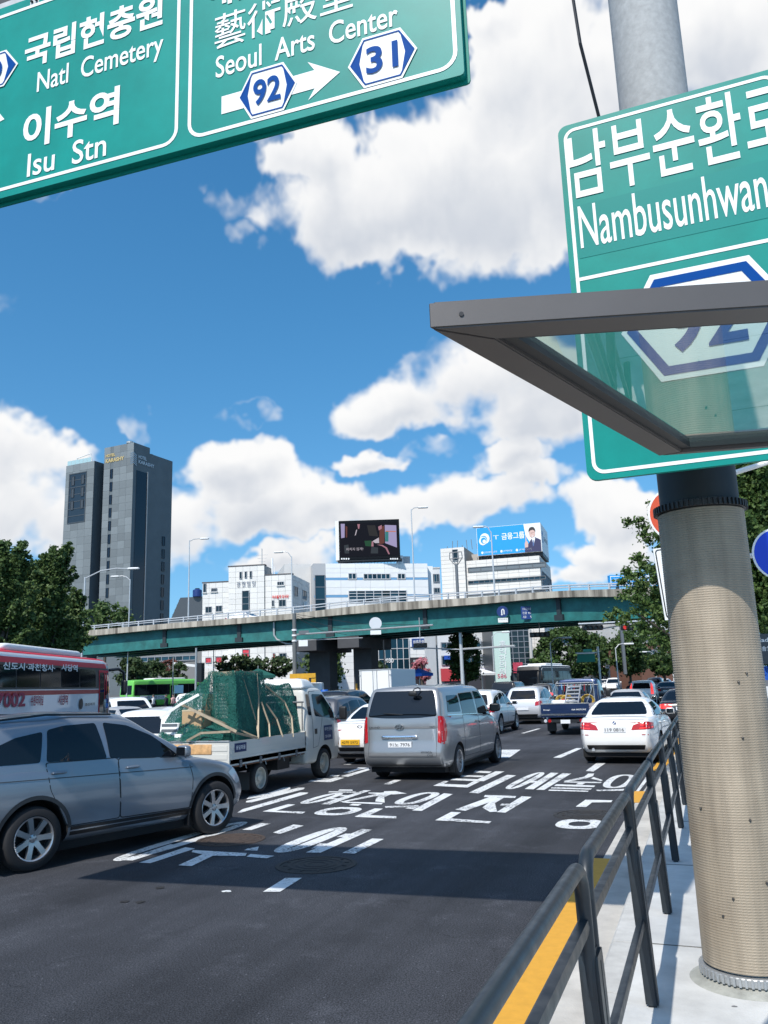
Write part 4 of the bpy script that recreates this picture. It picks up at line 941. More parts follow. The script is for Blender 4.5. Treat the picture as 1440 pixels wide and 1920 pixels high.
SPEC_SUV = dict(W=.91, wb=2.70, R=.355, tw=.23, gap=.075, wn=7,
    rear=[(0, -.80), (.35, -.92), (.6, -.93), (1, -.86)], front=[(0, 3.30), (.35, 3.42), (.6, 3.40), (1, 3.12)],
    zb=[(-.95, .36), (-.5, .25), (2.9, .25), (3.45, .30)], zt=[(-.95, 1.16), (0, 1.16), (1.2, 1.13), (2.0, 1.09), (2.5, 1.04), (3.0, .93), (3.45, .78)],
    hw=[(-.95, .76), (-.75, .85), (-.3, .90), (.6, .91), (2.3, .905), (2.9, .87), (3.2, .79), (3.45, .62)], rz=.12,
    crear=[(0, -.88), (.4, -.80), (1, -.52)], cfront=[(0, 2.62), (.5, 2.02), (1, 1.34)], czb=[(-1, .95), (3, .95)], czt=[(-.9, 1.60), (-.3, 1.68), (.5, 1.72), (1.2, 1.685), (1.7, 1.62)],
    chw=[(-.9, .78), (-.4, .85), (.5, .872), (1.8, .86), (2.5, .80)], cside=[(0, 1.02), (.25, 1.0), (.6, .92), (1, .78)],
    win=[[(-.72, 1.20), (.05, 1.19), (.12, 1.54), (-.22, 1.49), (-.52, 1.38)], [(.13, 1.19), (.94, 1.165), (.84, 1.605), (.40, 1.595), (.18, 1.555)], [(.985, 1.165), (2.04, 1.10), (2.03, 1.14), (1.66, 1.40), (1.30, 1.55), (.95, 1.605)]],
    doors=[[(.18, .86), (.42, .44), (1.13, .44), (1.09, 1.155), (.12, 1.175)], [(1.15, .44), (2.25, .42), (2.28, .80), (2.20, 1.075), (1.11, 1.145)]],
    handles=[(1.31, 1.03), (.28, 1.06)],
    rwin=[(-.62, 1.16), (.62, 1.16), (.52, 1.56), (-.52, 1.56)], fwin=[(-.70, 1.08), (.70, 1.08), (.56, 1.56), (-.56, 1.56)],
    lamps=[([(2.96, .80), (3.16, .62), (3.28, .66), (3.10, .86)], 'R', M_CLEARLAMP, 'headlight'), ([(.52, .66), (.80, .72), (.80, .84), (.56, .78)], 'F', M_CLEARLAMP, 'headlight'), ([(.60, 1.0), (.76, 1.0), (.72, 1.45), (.62, 1.45)], 'B', 'tail', 'tail_light')],
    sidebits=[([(.46, .25), (2.27, .25), (2.27, .405), (.46, .425)], M_BLACK), ([(-.68, 1.168), (.05, 1.165), (1.0, 1.142), (2.05, 1.072), (2.05, 1.083), (1.0, 1.155), (.05, 1.178), (-.68, 1.182)], M_CHROME), ([(-.55, 1.015), (2.28, .935), (2.28, .946), (-.55, 1.026)], mk('seam_shadow', (.06, .065, .07), .5))],
    plate=(0, .72, .52, .11), mirror=(2.03, 1.12), crown_lo=.03)
M_SUV = paint('paint_silver_blue', (.25, .28, .32), .55, .28)
hd = math.atan2(-6.87+7.61, 10.41-7.76)
mid = Vector((-7.61, 7.76, 0)); off = Vector((math.cos(-hd), math.sin(-hd), 0))*.88
suv, Ss = car('suv', 'silver-blue SUV at the left edge with seven-spoke alloy wheels', 'SUV', tuple(mid-off), -hd, SPEC_SUV, M_SUV, plate_txt=None)
# black wheel-arch lips, mud flap, mirror lamp, sill, badge on the wheel
for y in (0., 2.70):
    for s_ in (-1, 1):
        b = MB(); n = 20; R1, R0 = .475, .428
        a0, a1 = R_(8), R_(172); pts = []
        for i in range(n+1):
            a = a0+(a1-a0)*i/n
            for rr in (R0, R1):
                h = Ss.hit(y+rr*math.cos(a), .355+rr*math.sin(a), 'R' if s_ > 0 else 'L'); pts.append((h[0].x+s_*.006, h[0].y, h[0].z) if h else (s_*.88, y+rr*math.cos(a), .355+rr*math.sin(a)))
        b.add(pts, [(2*i, 2*i+1, 2*i+3, 2*i+2) if s_ > 0 else (2*i, 2*i+2, 2*i+3, 2*i+1) for i in range(n)]); b.build('arch_trim', mk('trim_dark', (.03, .033, .037), .55), suv, 40)
    MB().bx(.70, .88, -.47+y, -.455+y, .18, .42).build('mud_flap', M_BLACK, suv)
for s_ in (-1, 1):
    pts = [(s_*.60, -.45, 1.69), (s_*.665, .2, 1.735), (s_*.66, 1.1, 1.70)]; MB().tube(pts, .014, 6).build('roof_rail', M_BLACK, suv, 50)

def scaled(sp, kx, ky, kz, **kw):
    """the same car drawn wider / longer / taller"""
    o = dict(sp)
    for k in ('rear', 'front', 'crear', 'cfront'): o[k] = [(a, b*ky) for a, b in sp[k]]
    for k in ('zb', 'zt', 'czb', 'czt'): o[k] = [(a*ky, b*kz) for a, b in sp[k]]
    for k in ('hw', 'chw'): o[k] = [(a*ky, b*kx) for a, b in sp[k]]
    o['W'] = sp['W']*kx; o['wb'] = sp['wb']*ky
    for k in ('win', 'doors'): o[k] = [[(a*ky, b*kz) for a, b in p] for p in sp.get(k, [])]
    for k in ('rwin', 'fwin'): o[k] = [(a*kx, b*kz) for a, b in sp[k]]
    o['handles'] = [(a*ky, b*kz) for a, b in sp.get('handles', [])]
    o['sidebits'] = [([(a*ky, b*kz) for a, b in p], m) for p, m in sp.get('sidebits', [])]
    o['lamps'] = [([(a*(kx if s in 'BF' else ky), b*kz) for a, b in p], s, m, n) for p, s, m, n in sp.get('lamps', [])]
    o['bits'] = [([(a*kx, b*kz) for a, b in p], s, m, n) for p, s, m, n in sp.get('bits', [])]
    if 'plate' in sp: x, z, w, h = sp['plate']; o['plate'] = (x, z*kz, w, h)
    if 'mirror' in sp: o['mirror'] = (sp['mirror'][0]*ky, sp['mirror'][1]*kz)
    o.update(kw); return o
M_EMBLEM = mk('emblem_grey', (.25, .26, .27), .25, .8)
M_SEAMD = MATS['seam_shadow']
SPEC_VAN = dict(W=.955, wb=3.20, R=.335, tw=.22, gap=.06, wn=9, wkind='many',
    rear=[(0, -.80), (.12, -.96), (.30, -.99), (.42, -.94), (1, -.90)], front=[(0, 4.0), (.4, 4.16), (.6, 4.12), (1, 3.75)],
    zb=[(-1, .30), (-.6, .25), (3.6, .25), (4.2, .28)], zt=[(-1, 1.28), (2.4, 1.24), (2.9, 1.16), (3.5, 1.04), (4.2, .84)],
    hw=[(-1, .87), (-.85, .92), (-.4, .95), (3.0, .95), (3.7, .88), (4.2, .66)], rz=.09, side=[(0, .93), (.1, .975), (.45, 1.), (.8, .985), (1, .965)],
    crear=[(0, -.93), (.4, -.90), (1, -.72)], cfront=[(0, 3.35), (.5, 2.72), (1, 2.15)], czb=[(-1, 1.0), (4, 1.0)], czt=[(-1, 1.855), (-.2, 1.885), (1.0, 1.895), (2.0, 1.87), (2.6, 1.80)],
    chw=[(-1, .86), (-.6, .905), (.3, .925), (2.4, .915), (3.4, .80)], cside=[(0, 1.0), (.3, .985), (.7, .92), (1, .83)], cry=.08, crx=.10,
    win=[[(-.50, 1.36), (.34, 1.34), (.32, 1.70), (-.40, 1.70)], [(.46, 1.28), (1.52, 1.26), (1.46, 1.74), (.44, 1.73)], [(1.66, 1.24), (2.78, 1.16), (2.30, 1.56), (2.02, 1.73), (1.62, 1.76)]],
    doors=[[(.42, .40), (1.56, .40), (1.58, 1.22), (.42, 1.26)], [(1.62, .38), (2.66, .38), (2.80, .70), (2.80, 1.12), (1.62, 1.20)]], handles=[(1.44, 1.10), (1.72, 1.08)],
    rwin=[(-.77, 1.30), (-.4, 1.27), (0, 1.262), (.4, 1.27), (.77, 1.30), (.72, 1.60), (.665, 1.82), (-.665, 1.82), (-.72, 1.60)], fwin=[(-.75, 1.18), (.75, 1.18), (.60, 1.76), (-.60, 1.76)],
    lamps=[([(.775, .78), (.90, .74), (.895, 1.28), (.795, 1.31)], 'B', 'tail', 'tail_light'), ([(-.93, .78), (-.80, .80), (-.72, 1.0), (-.75, 1.28), (-.90, 1.30)], 'R', 'tail', 'tail_light'), ([(.5, .72), (.84, .76), (.80, .90), (.5, .86)], 'F', M_CLEARLAMP, 'headlight')],
    bits=[([(-.74, .498), (.74, .498), (.74, .506), (-.74, .506)], 'B', M_SEAMD, 'tailgate_seam'), ([(-.755, .50), (-.748, .50), (-.748, 1.26), (-.755, 1.26)], 'B', M_SEAMD, 'tailgate_seam'), ([(.748, .50), (.755, .50), (.755, 1.26), (.748, 1.26)], 'B', M_SEAMD, 'tailgate_seam'),
          ([(-.74, 1.048), (.74, 1.048), (.74, 1.056), (-.74, 1.056)], 'B', M_SEAMD, 'crease'), ([(.778, 1.0), (.90, 1.0), (.90, 1.055), (.778, 1.055)], 'B', M_CLEARLAMP, 'reverse_lamp'), ([(-.90, 1.0), (-.778, 1.0), (-.778, 1.055), (-.90, 1.055)], 'B', M_CLEARLAMP, 'reverse_lamp')],
    sidebits=[([(-.55, 1.30), (1.6, 1.24), (1.6, 1.252), (-.55, 1.312)], M_CHROME)],
    plate=(-.05, .74, .52, .115), mirror=(2.66, 1.28), mmat=M_BLACK, msc=1.25)
SPEC_SEDAN = dict(W=.92, wb=2.95, R=.335, tw=.235, gap=.05, wn=5,
    rear=[(0, -.93), (.25, -1.02), (.55, -1.02), (.85, -.96), (1, -.90)], front=[(0, 3.72), (.35, 3.84), (.6, 3.82), (1, 3.6)],
    zb=[(-1.05, .30), (-.6, .22), (3.3, .20), (3.9, .24)], zt=[(-1.05, 1.00), (-.55, 1.03), (.4, 1.03), (1.8, .98), (2.6, .92), (3.3, .82), (3.9, .68)],
    hw=[(-1.05, .70), (-.9, .79), (-.6, .87), (0, .915), (2.4, .905), (3.2, .86), (3.9, .64)], rz=.12,
    crear=[(0, -.62), (.5, -.18), (1, .38)], cfront=[(0, 2.45), (.5, 1.82), (1, 1.16)], czb=[(-1, .88), (4, .88)], czt=[(-.7, 1.28), (.2, 1.39), (.8, 1.43), (1.3, 1.41), (2.2, 1.30)],
    chw=[(-.7, .76), (0, .83), (1.0, .85), (1.9, .82), (2.5, .76)], cside=[(0, 1.04), (.3, 1.0), (.65, .89), (1, .70)],
    win=[[(-.18, 1.06), (.02, 1.055), (.18, 1.31), (.06, 1.25)], [(.06, 1.055), (.82, 1.03), (.80, 1.345), (.26, 1.325)], [(.88, 1.03), (1.82, 1.0), (1.30, 1.28), (1.05, 1.345), (.86, 1.35)]],
    doors=[[(.16, .78), (.40, .30), (.84, .30), (.85, 1.02), (.05, 1.04)], [(.87, .30), (1.95, .30), (1.98, .70), (1.86, .98), (.87, 1.02)]], handles=[(.98, .86), (.12, .89)],
    rwin=[(-.66, 1.075), (.66, 1.075), (.63, 1.18), (.52, 1.355), (-.52, 1.355), (-.63, 1.18)], fwin=[(-.68, .98), (.68, .98), (.55, 1.36), (-.55, 1.36)],
    lamps=[([(.37, .76), (.84, .78), (.83, .88), (.76, .94), (.62, .94), (.42, .87)], 'B', 'tail', 'tail_light'), ([(-.95, .80), (-.70, .84), (-.64, .91), (-.95, .94)], 'R', 'tail', 'tail_light'), ([(.5, .60), (.80, .62), (.78, .73), (.5, .70)], 'F', M_CLEARLAMP, 'headlight')],
    bits=[([(-.60, .25), (.60, .25), (.66, .44), (-.66, .44)], 'B', M_BLACK, 'diffuser'), ([(-.74, .655), (-.60, .655), (-.60, .672), (-.74, .672)], 'B', M_RED, 'reflector'), ([(.60, .655), (.74, .655), (.74, .672), (.60, .672)], 'B', M_RED, 'reflector'),
          ([(-.66, .985), (.66, .985), (.66, .990), (-.66, .990)], 'B', M_SEAMD, 'boot_seam')],
    plate=(0, .775, .50, .12), mirror=(1.86, 1.02), crown_lo=.03)
vx, Sv = car('van', 'silver passenger van seen from behind with plate 91노 7976', 'van', (-6.46, 17.52, 0), 0, SPEC_VAN, paint('paint_van_silver', (.31, .32, .33), .55, .28), plate_txt='91노 7976')
# van: tailgate handle strip, emblem, wiper, rear view camera mirror, mud flaps
b = MB(); V, F = rounded_box((.40, .03, .04), (.03, .02, .03), (6, 2, 2), 3); y = Sv.hit(-.05, .885, 'B')[0].y
b.add([(-.06+v[0]*.40, y-.012+v[1]*.03, .885+v[2]*.04) for v in V], F).build('tailgate_grip', M_CHROME, vx, 50)
y = Sv.hit(0, 1.085, 'B')[0].y-.012
MX = Matrix.Translation((-.06, y, 1.085)) @ Matrix.Rotation(R_(90), 4, 'X') @ Matrix.Diagonal((1, .58, 1, 1))
MB().lathe([(.095, 0), (.10, .012), (.08, .012), (.078, 0)], 28, MX).build('emblem_ring', M_EMBLEM, vx, 50)
b = MB()
for a in ((-.045, -.03, -.02, .03), (.045, -.03, .02, .03)): b.box((-.06+(a[0]+a[2])/2, y-.006, 1.085), (.018, .012, .085), M=Matrix.Rotation(R_(22), 3, 'Y'))
b.box((-.06, y-.006, 1.085), (.06, .012, .018)).build('emblem', M_EMBLEM, vx)
for (x0, x1, z, tx) in ((-.75, -.50, 1.085, 'GRAND'), (.60, .72, 1.085, 'VGT'), (.42, .66, .585, 'HYUNDAI'), (.55, .68, .525, 'CVX')):
    yy = Sv.hit((x0+x1)/2, z, 'B')[0].y-.010; text('badge_lettering', tx, M_EMBLEM, vx, (x0, yy, z-.018), (1, 0, 0), (0, 0, 1), x1-x0, .038, .01, 2)
ya = Sv.hit(.0, 1.36, 'B')[0].y; MB().tube([(.02, ya-.03, 1.34), (-.25, ya-.04, 1.36), (-.42, ya-.03, 1.375)], [.012, .010, .006], 6).build('rear_wiper', M_BLACK, vx)
yt = Sv.hit(.35, 1.80, 'B')[0].y; m_ = MB().tube([(.36, yt+.03, 1.86), (.36, yt-.10, 1.885), (.30, yt-.16, 1.86), (.27, yt-.17, 1.80)], .012, 8).build('parking_mirror', M_BLACK, vx, 50)
V, F = rounded_box((.10, .03, .055), (.07, .025, .05), (3, 2, 3), 3); MB().add([(.27+v[0]*.10, yt-.18+v[1]*.03, 1.765+v[2]*.055) for v in V], F).build('mirror_head', M_BLACK, m_, 50)
lay('bumper_step', Sv, [(-.80, .315), (.80, .315), (.80, .33), (-.80, .33)], 'B', M_BLACK, vx, .006)
for s_ in (-1, 1): MB().bx(s_*.74, s_*.93, -.42, -.40, .14, .36).build('mud_flap', M_BLACK, vx)

bmw, Sb = car('sedan', 'white sedan nearest the fence with red tail lamps and dark diffuser', 'sedan', (-2.58, 21.2, 0), R_(-2), scaled(SPEC_SEDAN, 1.0, 1.0, 1.01, wkind='spoke'), paint('paint_white', (.80, .80, .79), 0., .3), plate_txt='119 0816', lit=False)
y = Sb.hit(0, .925, 'B')[0].y-.012; MX = Matrix.Translation((0, y, .93)) @ Matrix.Rotation(R_(90), 4, 'X')
MB().lathe([(.032, .0), (.042, .006), (.044, .0)], 24, MX).build('emblem_ring', M_EMBLEM, bmw, 50)
for k, mt in ((0, M_SWHITE), (1, M_SBLUE), (2, M_SWHITE), (3, M_SBLUE)):
    flat('emblem_quarter', [[(0, 0)]+[(.031*math.cos(R_(k*90+i*18)), .031*math.sin(R_(k*90+i*18))) for i in range(6)]], mt, bmw, (0, y-.004, .93), (1, 0, 0), (0, 0, 1))
text('badge_lettering', '520d', M_EMBLEM, bmw, (.30, Sb.hit(.38, .93, 'B')[0].y-.011, .915), (1, 0, 0), (0, 0, 1), .17, .03, .01, 2)
for s_ in (-1, 1):
    lay('lamp_bar', Sb, [(s_*.56, .80), (s_*.82, .82), (s_*.82, .835), (s_*.56, .815)], 'B', M_REDLIT, bmw, .0095); lay('lamp_bar', Sb, [(s_*.58, .87), (s_*.80, .885), (s_*.79, .90), (s_*.58, .885)], 'B', M_REDLIT, bmw, .0095)
MB().cyl((-.52, Sb.hit(-.52, .36, 'B')[0].y+.02, .34), (-.52, Sb.hit(-.52, .36, 'B')[0].y-.03, .34), .035, n=16).build('exhaust_pipe', M_CHROME, bmw, 40)

TAXI = scaled(SPEC_SEDAN, 1.0, 1.0, 1.03)
taxi, St = car('sedan', 'white sedan with yellow plate between the loaded truck and silver van', 'sedan', (-8.80, 20.75, 0), 0, dict(TAXI, lamps=[([(-.70, .83), (.70, .83), (.84, .79), (.84, .86), (.70, .88), (-.70, .88)], 'B', M_RED, 'lamp_bar'), TAXI['lamps'][2]], plate=(-.30, .57, .52, .13)), paint('paint_white', (.8, .8, .8)), plate_txt='42하 5972', plate_yellow=True)
y = St.hit(-.28, .95, 'B')[0].y-.012; MB().lathe([(.05, 0), (.055, .008), (.042, .008), (.04, 0)], 20, Matrix.Translation((-.05, y, .95)) @ Matrix.Rotation(R_(90), 4, 'X') @ Matrix.Diagonal((1.3, .7, 1, 1))).build('emblem_ring', M_BLACK, taxi)

SPEC_X = dict(scaled(SPEC_SUV, 1.0, .98, .98), doors=SPEC_SUV['doors'])
SPEC_X = scaled(SPEC_SUV, 1.0, .98, .97, lamps=[([(.56, .82), (.84, .86), (.80, 1.06), (.58, 1.0)], 'B', 'tail', 'tail_light'), ([(-.86, .84), (-.62, .90), (-.60, 1.02), (-.86, 1.06)], 'R', 'tail', 'tail_light'), ([(.5, .66), (.80, .70), (.78, .82), (.5, .78)], 'F', M_CLEARLAMP, 'headlight')],
    bits=[([(-.6, .30), (.6, .30), (.66, .46), (-.66, .46)], 'B', M_BLACK, 'rear_skirt')])
PW, PSIL, PBLK, PGRY, PNAV = paint('paint_white', (.8,)*3), paint('paint_silver', (.4,)*3), paint('paint_black', (.012, .013, .015), 0., .25), paint('paint_grey', (.10, .105, .115), .5), paint('paint_navy', (.012, .03, .09), .4)
PBLUE = paint('paint_blue', (.015, .075, .30), .3)
def gloc(X, Y): return (X, Y, gz(X, Y))
def pd(px, D): p = at_d(px, 1285, D); return gloc(p.x, p.y)
car('crossover', 'white crossover just right of the silver van, seen along its right side', 'SUV', gloc(-9.2, 31.9), 0, scaled(SPEC_X, .98, .97, .98), PW, plate_txt='')
car('crossover', 'silver-white crossover ahead, left of the blue pickup truck', 'SUV', gloc(-8.95, 39.2), 0, SPEC_X, paint('paint_pearl', (.62, .63, .65), .2), plate_txt='')
G = 'cars waiting in the traffic ahead'
far = [ # name, label, spec, paint, (x,y,z), heading deg, lit
 ('sedan', 'silver-grey sedan directly in front of the nearest white sedan', SPEC_SEDAN, PSIL, gloc(-4.15, 36.5), 0, True),
 ('sedan', 'black sedan with bright red brake lights beside the sleeved pole', SPEC_SEDAN, PBLK, gloc(-1.75, 34.0), 0, True),
 ('wagon', 'white wagon with tall red tail lamps far ahead in the right lane', scaled(SPEC_X, .98, .95, 1.0, lamps=[([(.62, .75), (.80, .75), (.74, 1.5), (.64, 1.5)], 'B', 'tail', 'tail_light')]), PW, pd(1204, 62), 0, True),
 ('sedan', 'dark sedan far ahead partly behind the sleeved pole', SPEC_SEDAN, PGRY, pd(1250, 70), 0, False),
 ('sedan', 'dark navy sedan between the two white crossovers ahead', SPEC_SEDAN, PNAV, pd(968, 52), 0, False),
 ('suv', 'grey SUV far ahead behind the blue pickup truck', SPEC_X, PGRY, pd(1017, 62), 0, True),
 ('van', 'black van with red tail lamps under the flyover', SPEC_VAN, PBLK, pd(948, 60), 0, True),
 ('van', 'black van roof showing above the silver van', SPEC_VAN, PBLK, pd(832, 56), 0, False),
 ('suv', 'black SUV behind the loaded truck cab, upper of the two', scaled(SPEC_X, 1.03, 1.03, 1.08), PBLK, pd(632, 36), 0, False),
 ('suv', 'dark grey SUV right beside the loaded truck cab, lower of the two', scaled(SPEC_X, 1.0, 1.0, 1.0), PGRY, pd(606, 25.5), 0, False),
 ('suv', 'white SUV facing this way far ahead in the oncoming lanes', SPEC_X, PW, pd(1152, 112), 178, False),
 ('sedan', 'white car behind the oncoming white SUV far ahead', SPEC_SEDAN, PW, pd(1135, 122), 178, False),
 ('crossover', 'white hatchback seen over the roof of the silver-blue SUV', scaled(SPEC_X, .95, .92, .95), PW, pd(292, 20.5), -6, False),
 ('sedan', 'blue car with bright blue roof beside the red bus door', SPEC_SEDAN, PBLUE, pd(262, 25.0), -8, False),
 ('sedan', 'grey sedan in front of the green bus', SPEC_SEDAN, PSIL, pd(252, 36.), -75, False),
 ('suv', 'white SUV standing before the green bus', SPEC_X, PW, pd(350, 78.), 78, False),
 ('van', 'white minivan seen past the red bus door', scaled(SPEC_VAN, 1, .9, .95), PW, pd(214, 40.), 120, False),
 ('sedan', 'dark sedan under the flyover left of the white box truck', SPEC_SEDAN, PBLK, pd(620, 44), 10, False),
 ('sedan', 'small white car right of the white box truck', SPEC_SEDAN, PW, pd(768, 70), 20, False),
 ('sedan', 'dark car far ahead under the street trees', SPEC_SEDAN, PBLK, pd(1105, 90), 0, False),
 ('suv', 'dark SUV far ahead right of the oncoming white cars', SPEC_X, PGRY, pd(1228, 95), 0, False),
 ('sedan', 'white car farthest ahead beside the sleeved pole', SPEC_SEDAN, PW, pd(1246, 105), 178, False),
]
for nm, lb, sp, pm, l, h, lit in far: car(nm, lb, {'suv': 'SUV', 'crossover': 'SUV'}.get(nm, nm), l, R_(-h), sp, pm, G, detail=(l[1] < 45), plate_txt='', lit=lit)

# ---------------------------------------------------------------- light trucks
def light_truck(label, loc, rz, pm, plate_txt, rearw=.72, bed=(-1.15, 1.78), wall=(.70, 1.04), fairing=False, rust=False, cabtop=1.96):
    t = thing('pickup_truck', label, 'truck', loc, rz); W = .86
    S_ = dict(rear=sm([(0, 1.86), (.5, 1.84), (1, 1.92)]), front=sm([(0, 3.62), (.25, 3.74), (.5, 3.66), (.62, 3.52), (1, 2.72)]), zb=lin([(1, .36), (4, .32)]), zt=sm([(1.8, cabtop-.03), (2.3, cabtop), (2.7, cabtop-.02), (3.7, cabtop-.08)]), hw=sm([(1.8, .84), (2.2, .86), (3.2, .85), (3.75, .74)]), side=sm([(0, .97), (.3, 1.), (.55, .985), (1, .86)]), W=W, crown=.03)
    V, F = warped(S_, (.10, .10, .10), (8, 12, 12)); S = Surf(V, F)
    c = cut_arches(V, F, [(2.70, .31, .40)], W, pm, 'cab', .35); c.parent = t
    for sd, s_ in (('R', 1), ('L', -1)):
        lay('door_seam', S, rnd([(2.14, .50), (2.26, .42), (2.38, .70), (3.02, .78), (3.40, 1.05), (3.52, 1.27), (2.78, 1.90), (2.12, 1.88)], .05), sd, M_SEAMD, t, .0015, .09)
        lay('door', S, rnd([(2.155, .52), (2.26, .44), (2.37, .71), (3.00, .795), (3.385, 1.06), (3.50, 1.27), (2.765, 1.885), (2.135, 1.865)], .05), sd, pm, t, .003, .07)
        lay('side_window', S, rnd([(2.27, 1.34), (3.42, 1.24), (2.78, 1.80), (2.24, 1.82)], .05), sd, M_GLASS, t, .006, .07)
        lay('quarter_window', S, rnd([(1.99, 1.38), (2.12, 1.36), (2.10, 1.82), (1.98, 1.82)], .03), sd, M_GLASS, t, .005, .07)
        h = S.hit(2.26, 1.02, sd)[0]; MB().box((h.x+s_*.012, 2.26, 1.02), (.02, .09, .11)).build('door_handle', M_BLACK, t)
        b = MB(); V2, F2 = rounded_box((.09, .05, .15), (.04, .03, .05), (2, 2, 3), 3); hx = S.hit(3.40, 1.30, sd)[0].x
        b.add([(hx+s_*.16+v[0]*.09, 3.50+v[1]*.05, 1.36+v[2]*.15) for v in V2], F2); m = b.build('side_mirror', M_BLACK, t, 50); MB().tube([(hx, 3.40, 1.22), (hx+s_*.14, 3.48, 1.26)], .02, 6).build('mirror_stalk', M_BLACK, m)
    lay('windshield', S, rnd([(-.70, 1.22), (.70, 1.22), (.62, 1.86), (-.62, 1.86)], .06), 'F', M_GLASS, t, .004, .08)
    lay('rear_window', S, rnd([(-.62, 1.38), (.62, 1.38), (.58, 1.80), (-.58, 1.80)], .05), 'B', M_GLASS, t, .004, .08)
    for s_ in (-1, 1): lay('headlight', S, rnd([(s_*.48, .62), (s_*.78, .64), (s_*.74, .82), (s_*.48, .80)], .03), 'F', M_CLEARLAMP, t, .006)
    # bed
    y0, y1 = bed; z0, z1 = wall
    MB().bx(-W, W, y0, y1, z0-.06, z0+.02).build('bed_floor', mk('bed_dark', (.07, .075, .08), .7), t)
    for s_ in (-1, 1):
        b = MB(); x = s_*W
        b.bx(x-s_*.035, x, y0, y1, z0-.10, z1)
        for z in (z0+.02, z0+.13, z0+.22): b.bx(x, x+s_*.008, y0+.03, y1-.03, z, z+.05)
        g_ = b.build('side_gate', pm, t)
        for k in range(4):
            yy = y0+.3+k*.72; MB().bx(x, x+s_*.02, yy, yy+.07, z0-.13, z0+.0).build('hinge', M_GREY, g_)
            MB().tube([(x+s_*.01, yy+.2, z0-.10), (x+s_*.03, yy+.2, z0-.16), (x+s_*.01, yy+.24, z0-.17)], .008, 5).build('rope_hook', M_STEEL, g_)
    b = MB().bx(-W, W, y0-.035, y0, z0-.10, z1)
    for z in (z0+.03, z0+.18): b.bx(-W+.04, W-.04, y0-.043, y0-.035, z, z+.09)
    tg = b.build('tail_gate', pm, t); MB().bx(-W, W, y0-.05, y0+.002, z1, z1+.025).build('gate_rim', M_STEEL, tg)
    MB().bx(-W, W, y1-.04, y1, z0, z1+.02).build('bed_front', pm, t)
    b = MB()
    for k in range(8): x = -W+.08+k*(2*W-.16)/7; b.cyl((x, y1, z1), (x, y1, z1+.62), .014, n=6)
    b.cyl((-W+.05, y1, z1+.62), (W-.05, y1, z1+.62), .02, n=8); b.build('headboard', M_GREY, t)
    b = MB()
    for s_ in (-1, 1): b.bx(s_*.38, s_*.46, y0+.05, 3.2, .42, .58)
    for y in (y0+.1, -.3, .4, 1.2): b.bx(-.4, .4, y, y+.08, .44, .56)
    b.build('chassis', M_WELL, t)
    MB().bx(-.75, -.45, .55, 1.25, .34, .60).build('fuel_tank', M_BLACK, t); MB().bx(.50, .78, .70, 1.2, .36, .58).build('battery_box', M_BLACK, t)
    b = MB().bx(-W, W, y0-.06, y0+.0, .46, .56); b.build('rear_bumper', M_BLACK, t)
    for s_ in (-1, 1):
        for k, (mt, nm) in enumerate(((M_RED, 'tail_light'), (M_CLEARLAMP, 'reverse_lamp'))):
            x = s_*(.56+.15*k); MB().lathe([(0, .02), (.05, .02), (.062, 0)], 20, Matrix.Translation((x, y0-.062, .51)) @ Matrix.Rotation(R_(90), 4, 'X')).build(nm, mt, t, 40)
        MB().bx(s_*.48, s_*.82, -.44, -.43, .12, .44).build('mud_flap', M_BLACK, t)
    p = MB().bx(-.17, .17, y0-.085, y0-.065, .42, .55).build('number_plate', M_PLATE, t)
    if plate_txt: text('lettering', plate_txt, mk('plate_green_ink', (.02, .08, .05), .6), p, (-.14, y0-.088, .445), (1, 0, 0), (0, 0, 1), .28, .08, .01, 2)
    wheel_meshes('tf', .315, .20, 'steel'); wheel_meshes('tr', .29, .19, 'steel')
    for s_ in (-1, 1): add_wheel(t, 'tf', s_*.74, 2.70, .315, s_); add_wheel(t, 'tr', s_*rearw, 0, .29, s_)
    if fairing:
        S2 = dict(rear=sm([(0, 1.86), (1, 1.95)]), front=sm([(0, 2.75), (1, 2.42)]), zb=lin([(1, 1.93), (3, 1.93)]), zt=lin([(1.8, 2.17), (2.8, 2.13)]), hw=lin([(1.8, .78), (2.8, .66)]), side=lin([(0, 1.), (1, .86)]), W=.78)
        V, F = warped(S2, (.10, .08, .06), (4, 5, 2)); MB().add(V, F).build('roof_fairing', M_WHITE, t, 50)
    return t, S
M_TRW = paint('paint_dirty_white', (.62, .61, .56), 0., .45)
tr, Str = light_truck('dirty white loaded pickup truck with blue notice on its door', (-8.56-.83, 14.45, 0), 0, M_TRW, None, fairing=True)
for (y0_, y1_, z0_, z1_) in ((2.66, 3.10, .80, 1.12),):
    o = lay('door_notice', Str, [(y0_, z0_), (y1_, z0_), (y1_, z1_), (y0_, z1_)], 'R', mk('notice_navy', (.01, .03, .12), .5), tr, .008)
    hx = Str.hit(2.9, .96, 'R')[0].x+.012; text('lettering', '예약만 운송', M_SWHITE, tr, (hx, 2.69, 1.0), (0, 1, 0), (0, 0, 1), .36, .08, .01, 2); text('lettering', '239-3304', M_SWHITE, tr, (hx, 2.72, .85), (0, 1, 0), (0, 0, 1), .28, .06, .01, 2)
o = MB().bx(.869, .874, -1.02, -.62, .84, 1.0).build('gate_notice', mk('notice_navy2', (.01, .025, .10), .5), tr); text('lettering', '용달화물', M_SWHITE, tr, (.876, -.98, .885), (0, 1, 0), (0, 0, 1), .32, .075, .01, 2)
MB().bx(.862, .868, -1.1, 1.7, .585, .61).build('gate_rust', mk('rust', (.12, .05, .025), .9, var=.5, vscale=8), tr)
bt, Sbt = light_truck('dark blue pickup truck ahead with a ladder in its bed', (-5.62, 31.7, 0), 0, PNAV, '', wall=(.74, 1.10), cabtop=1.95)
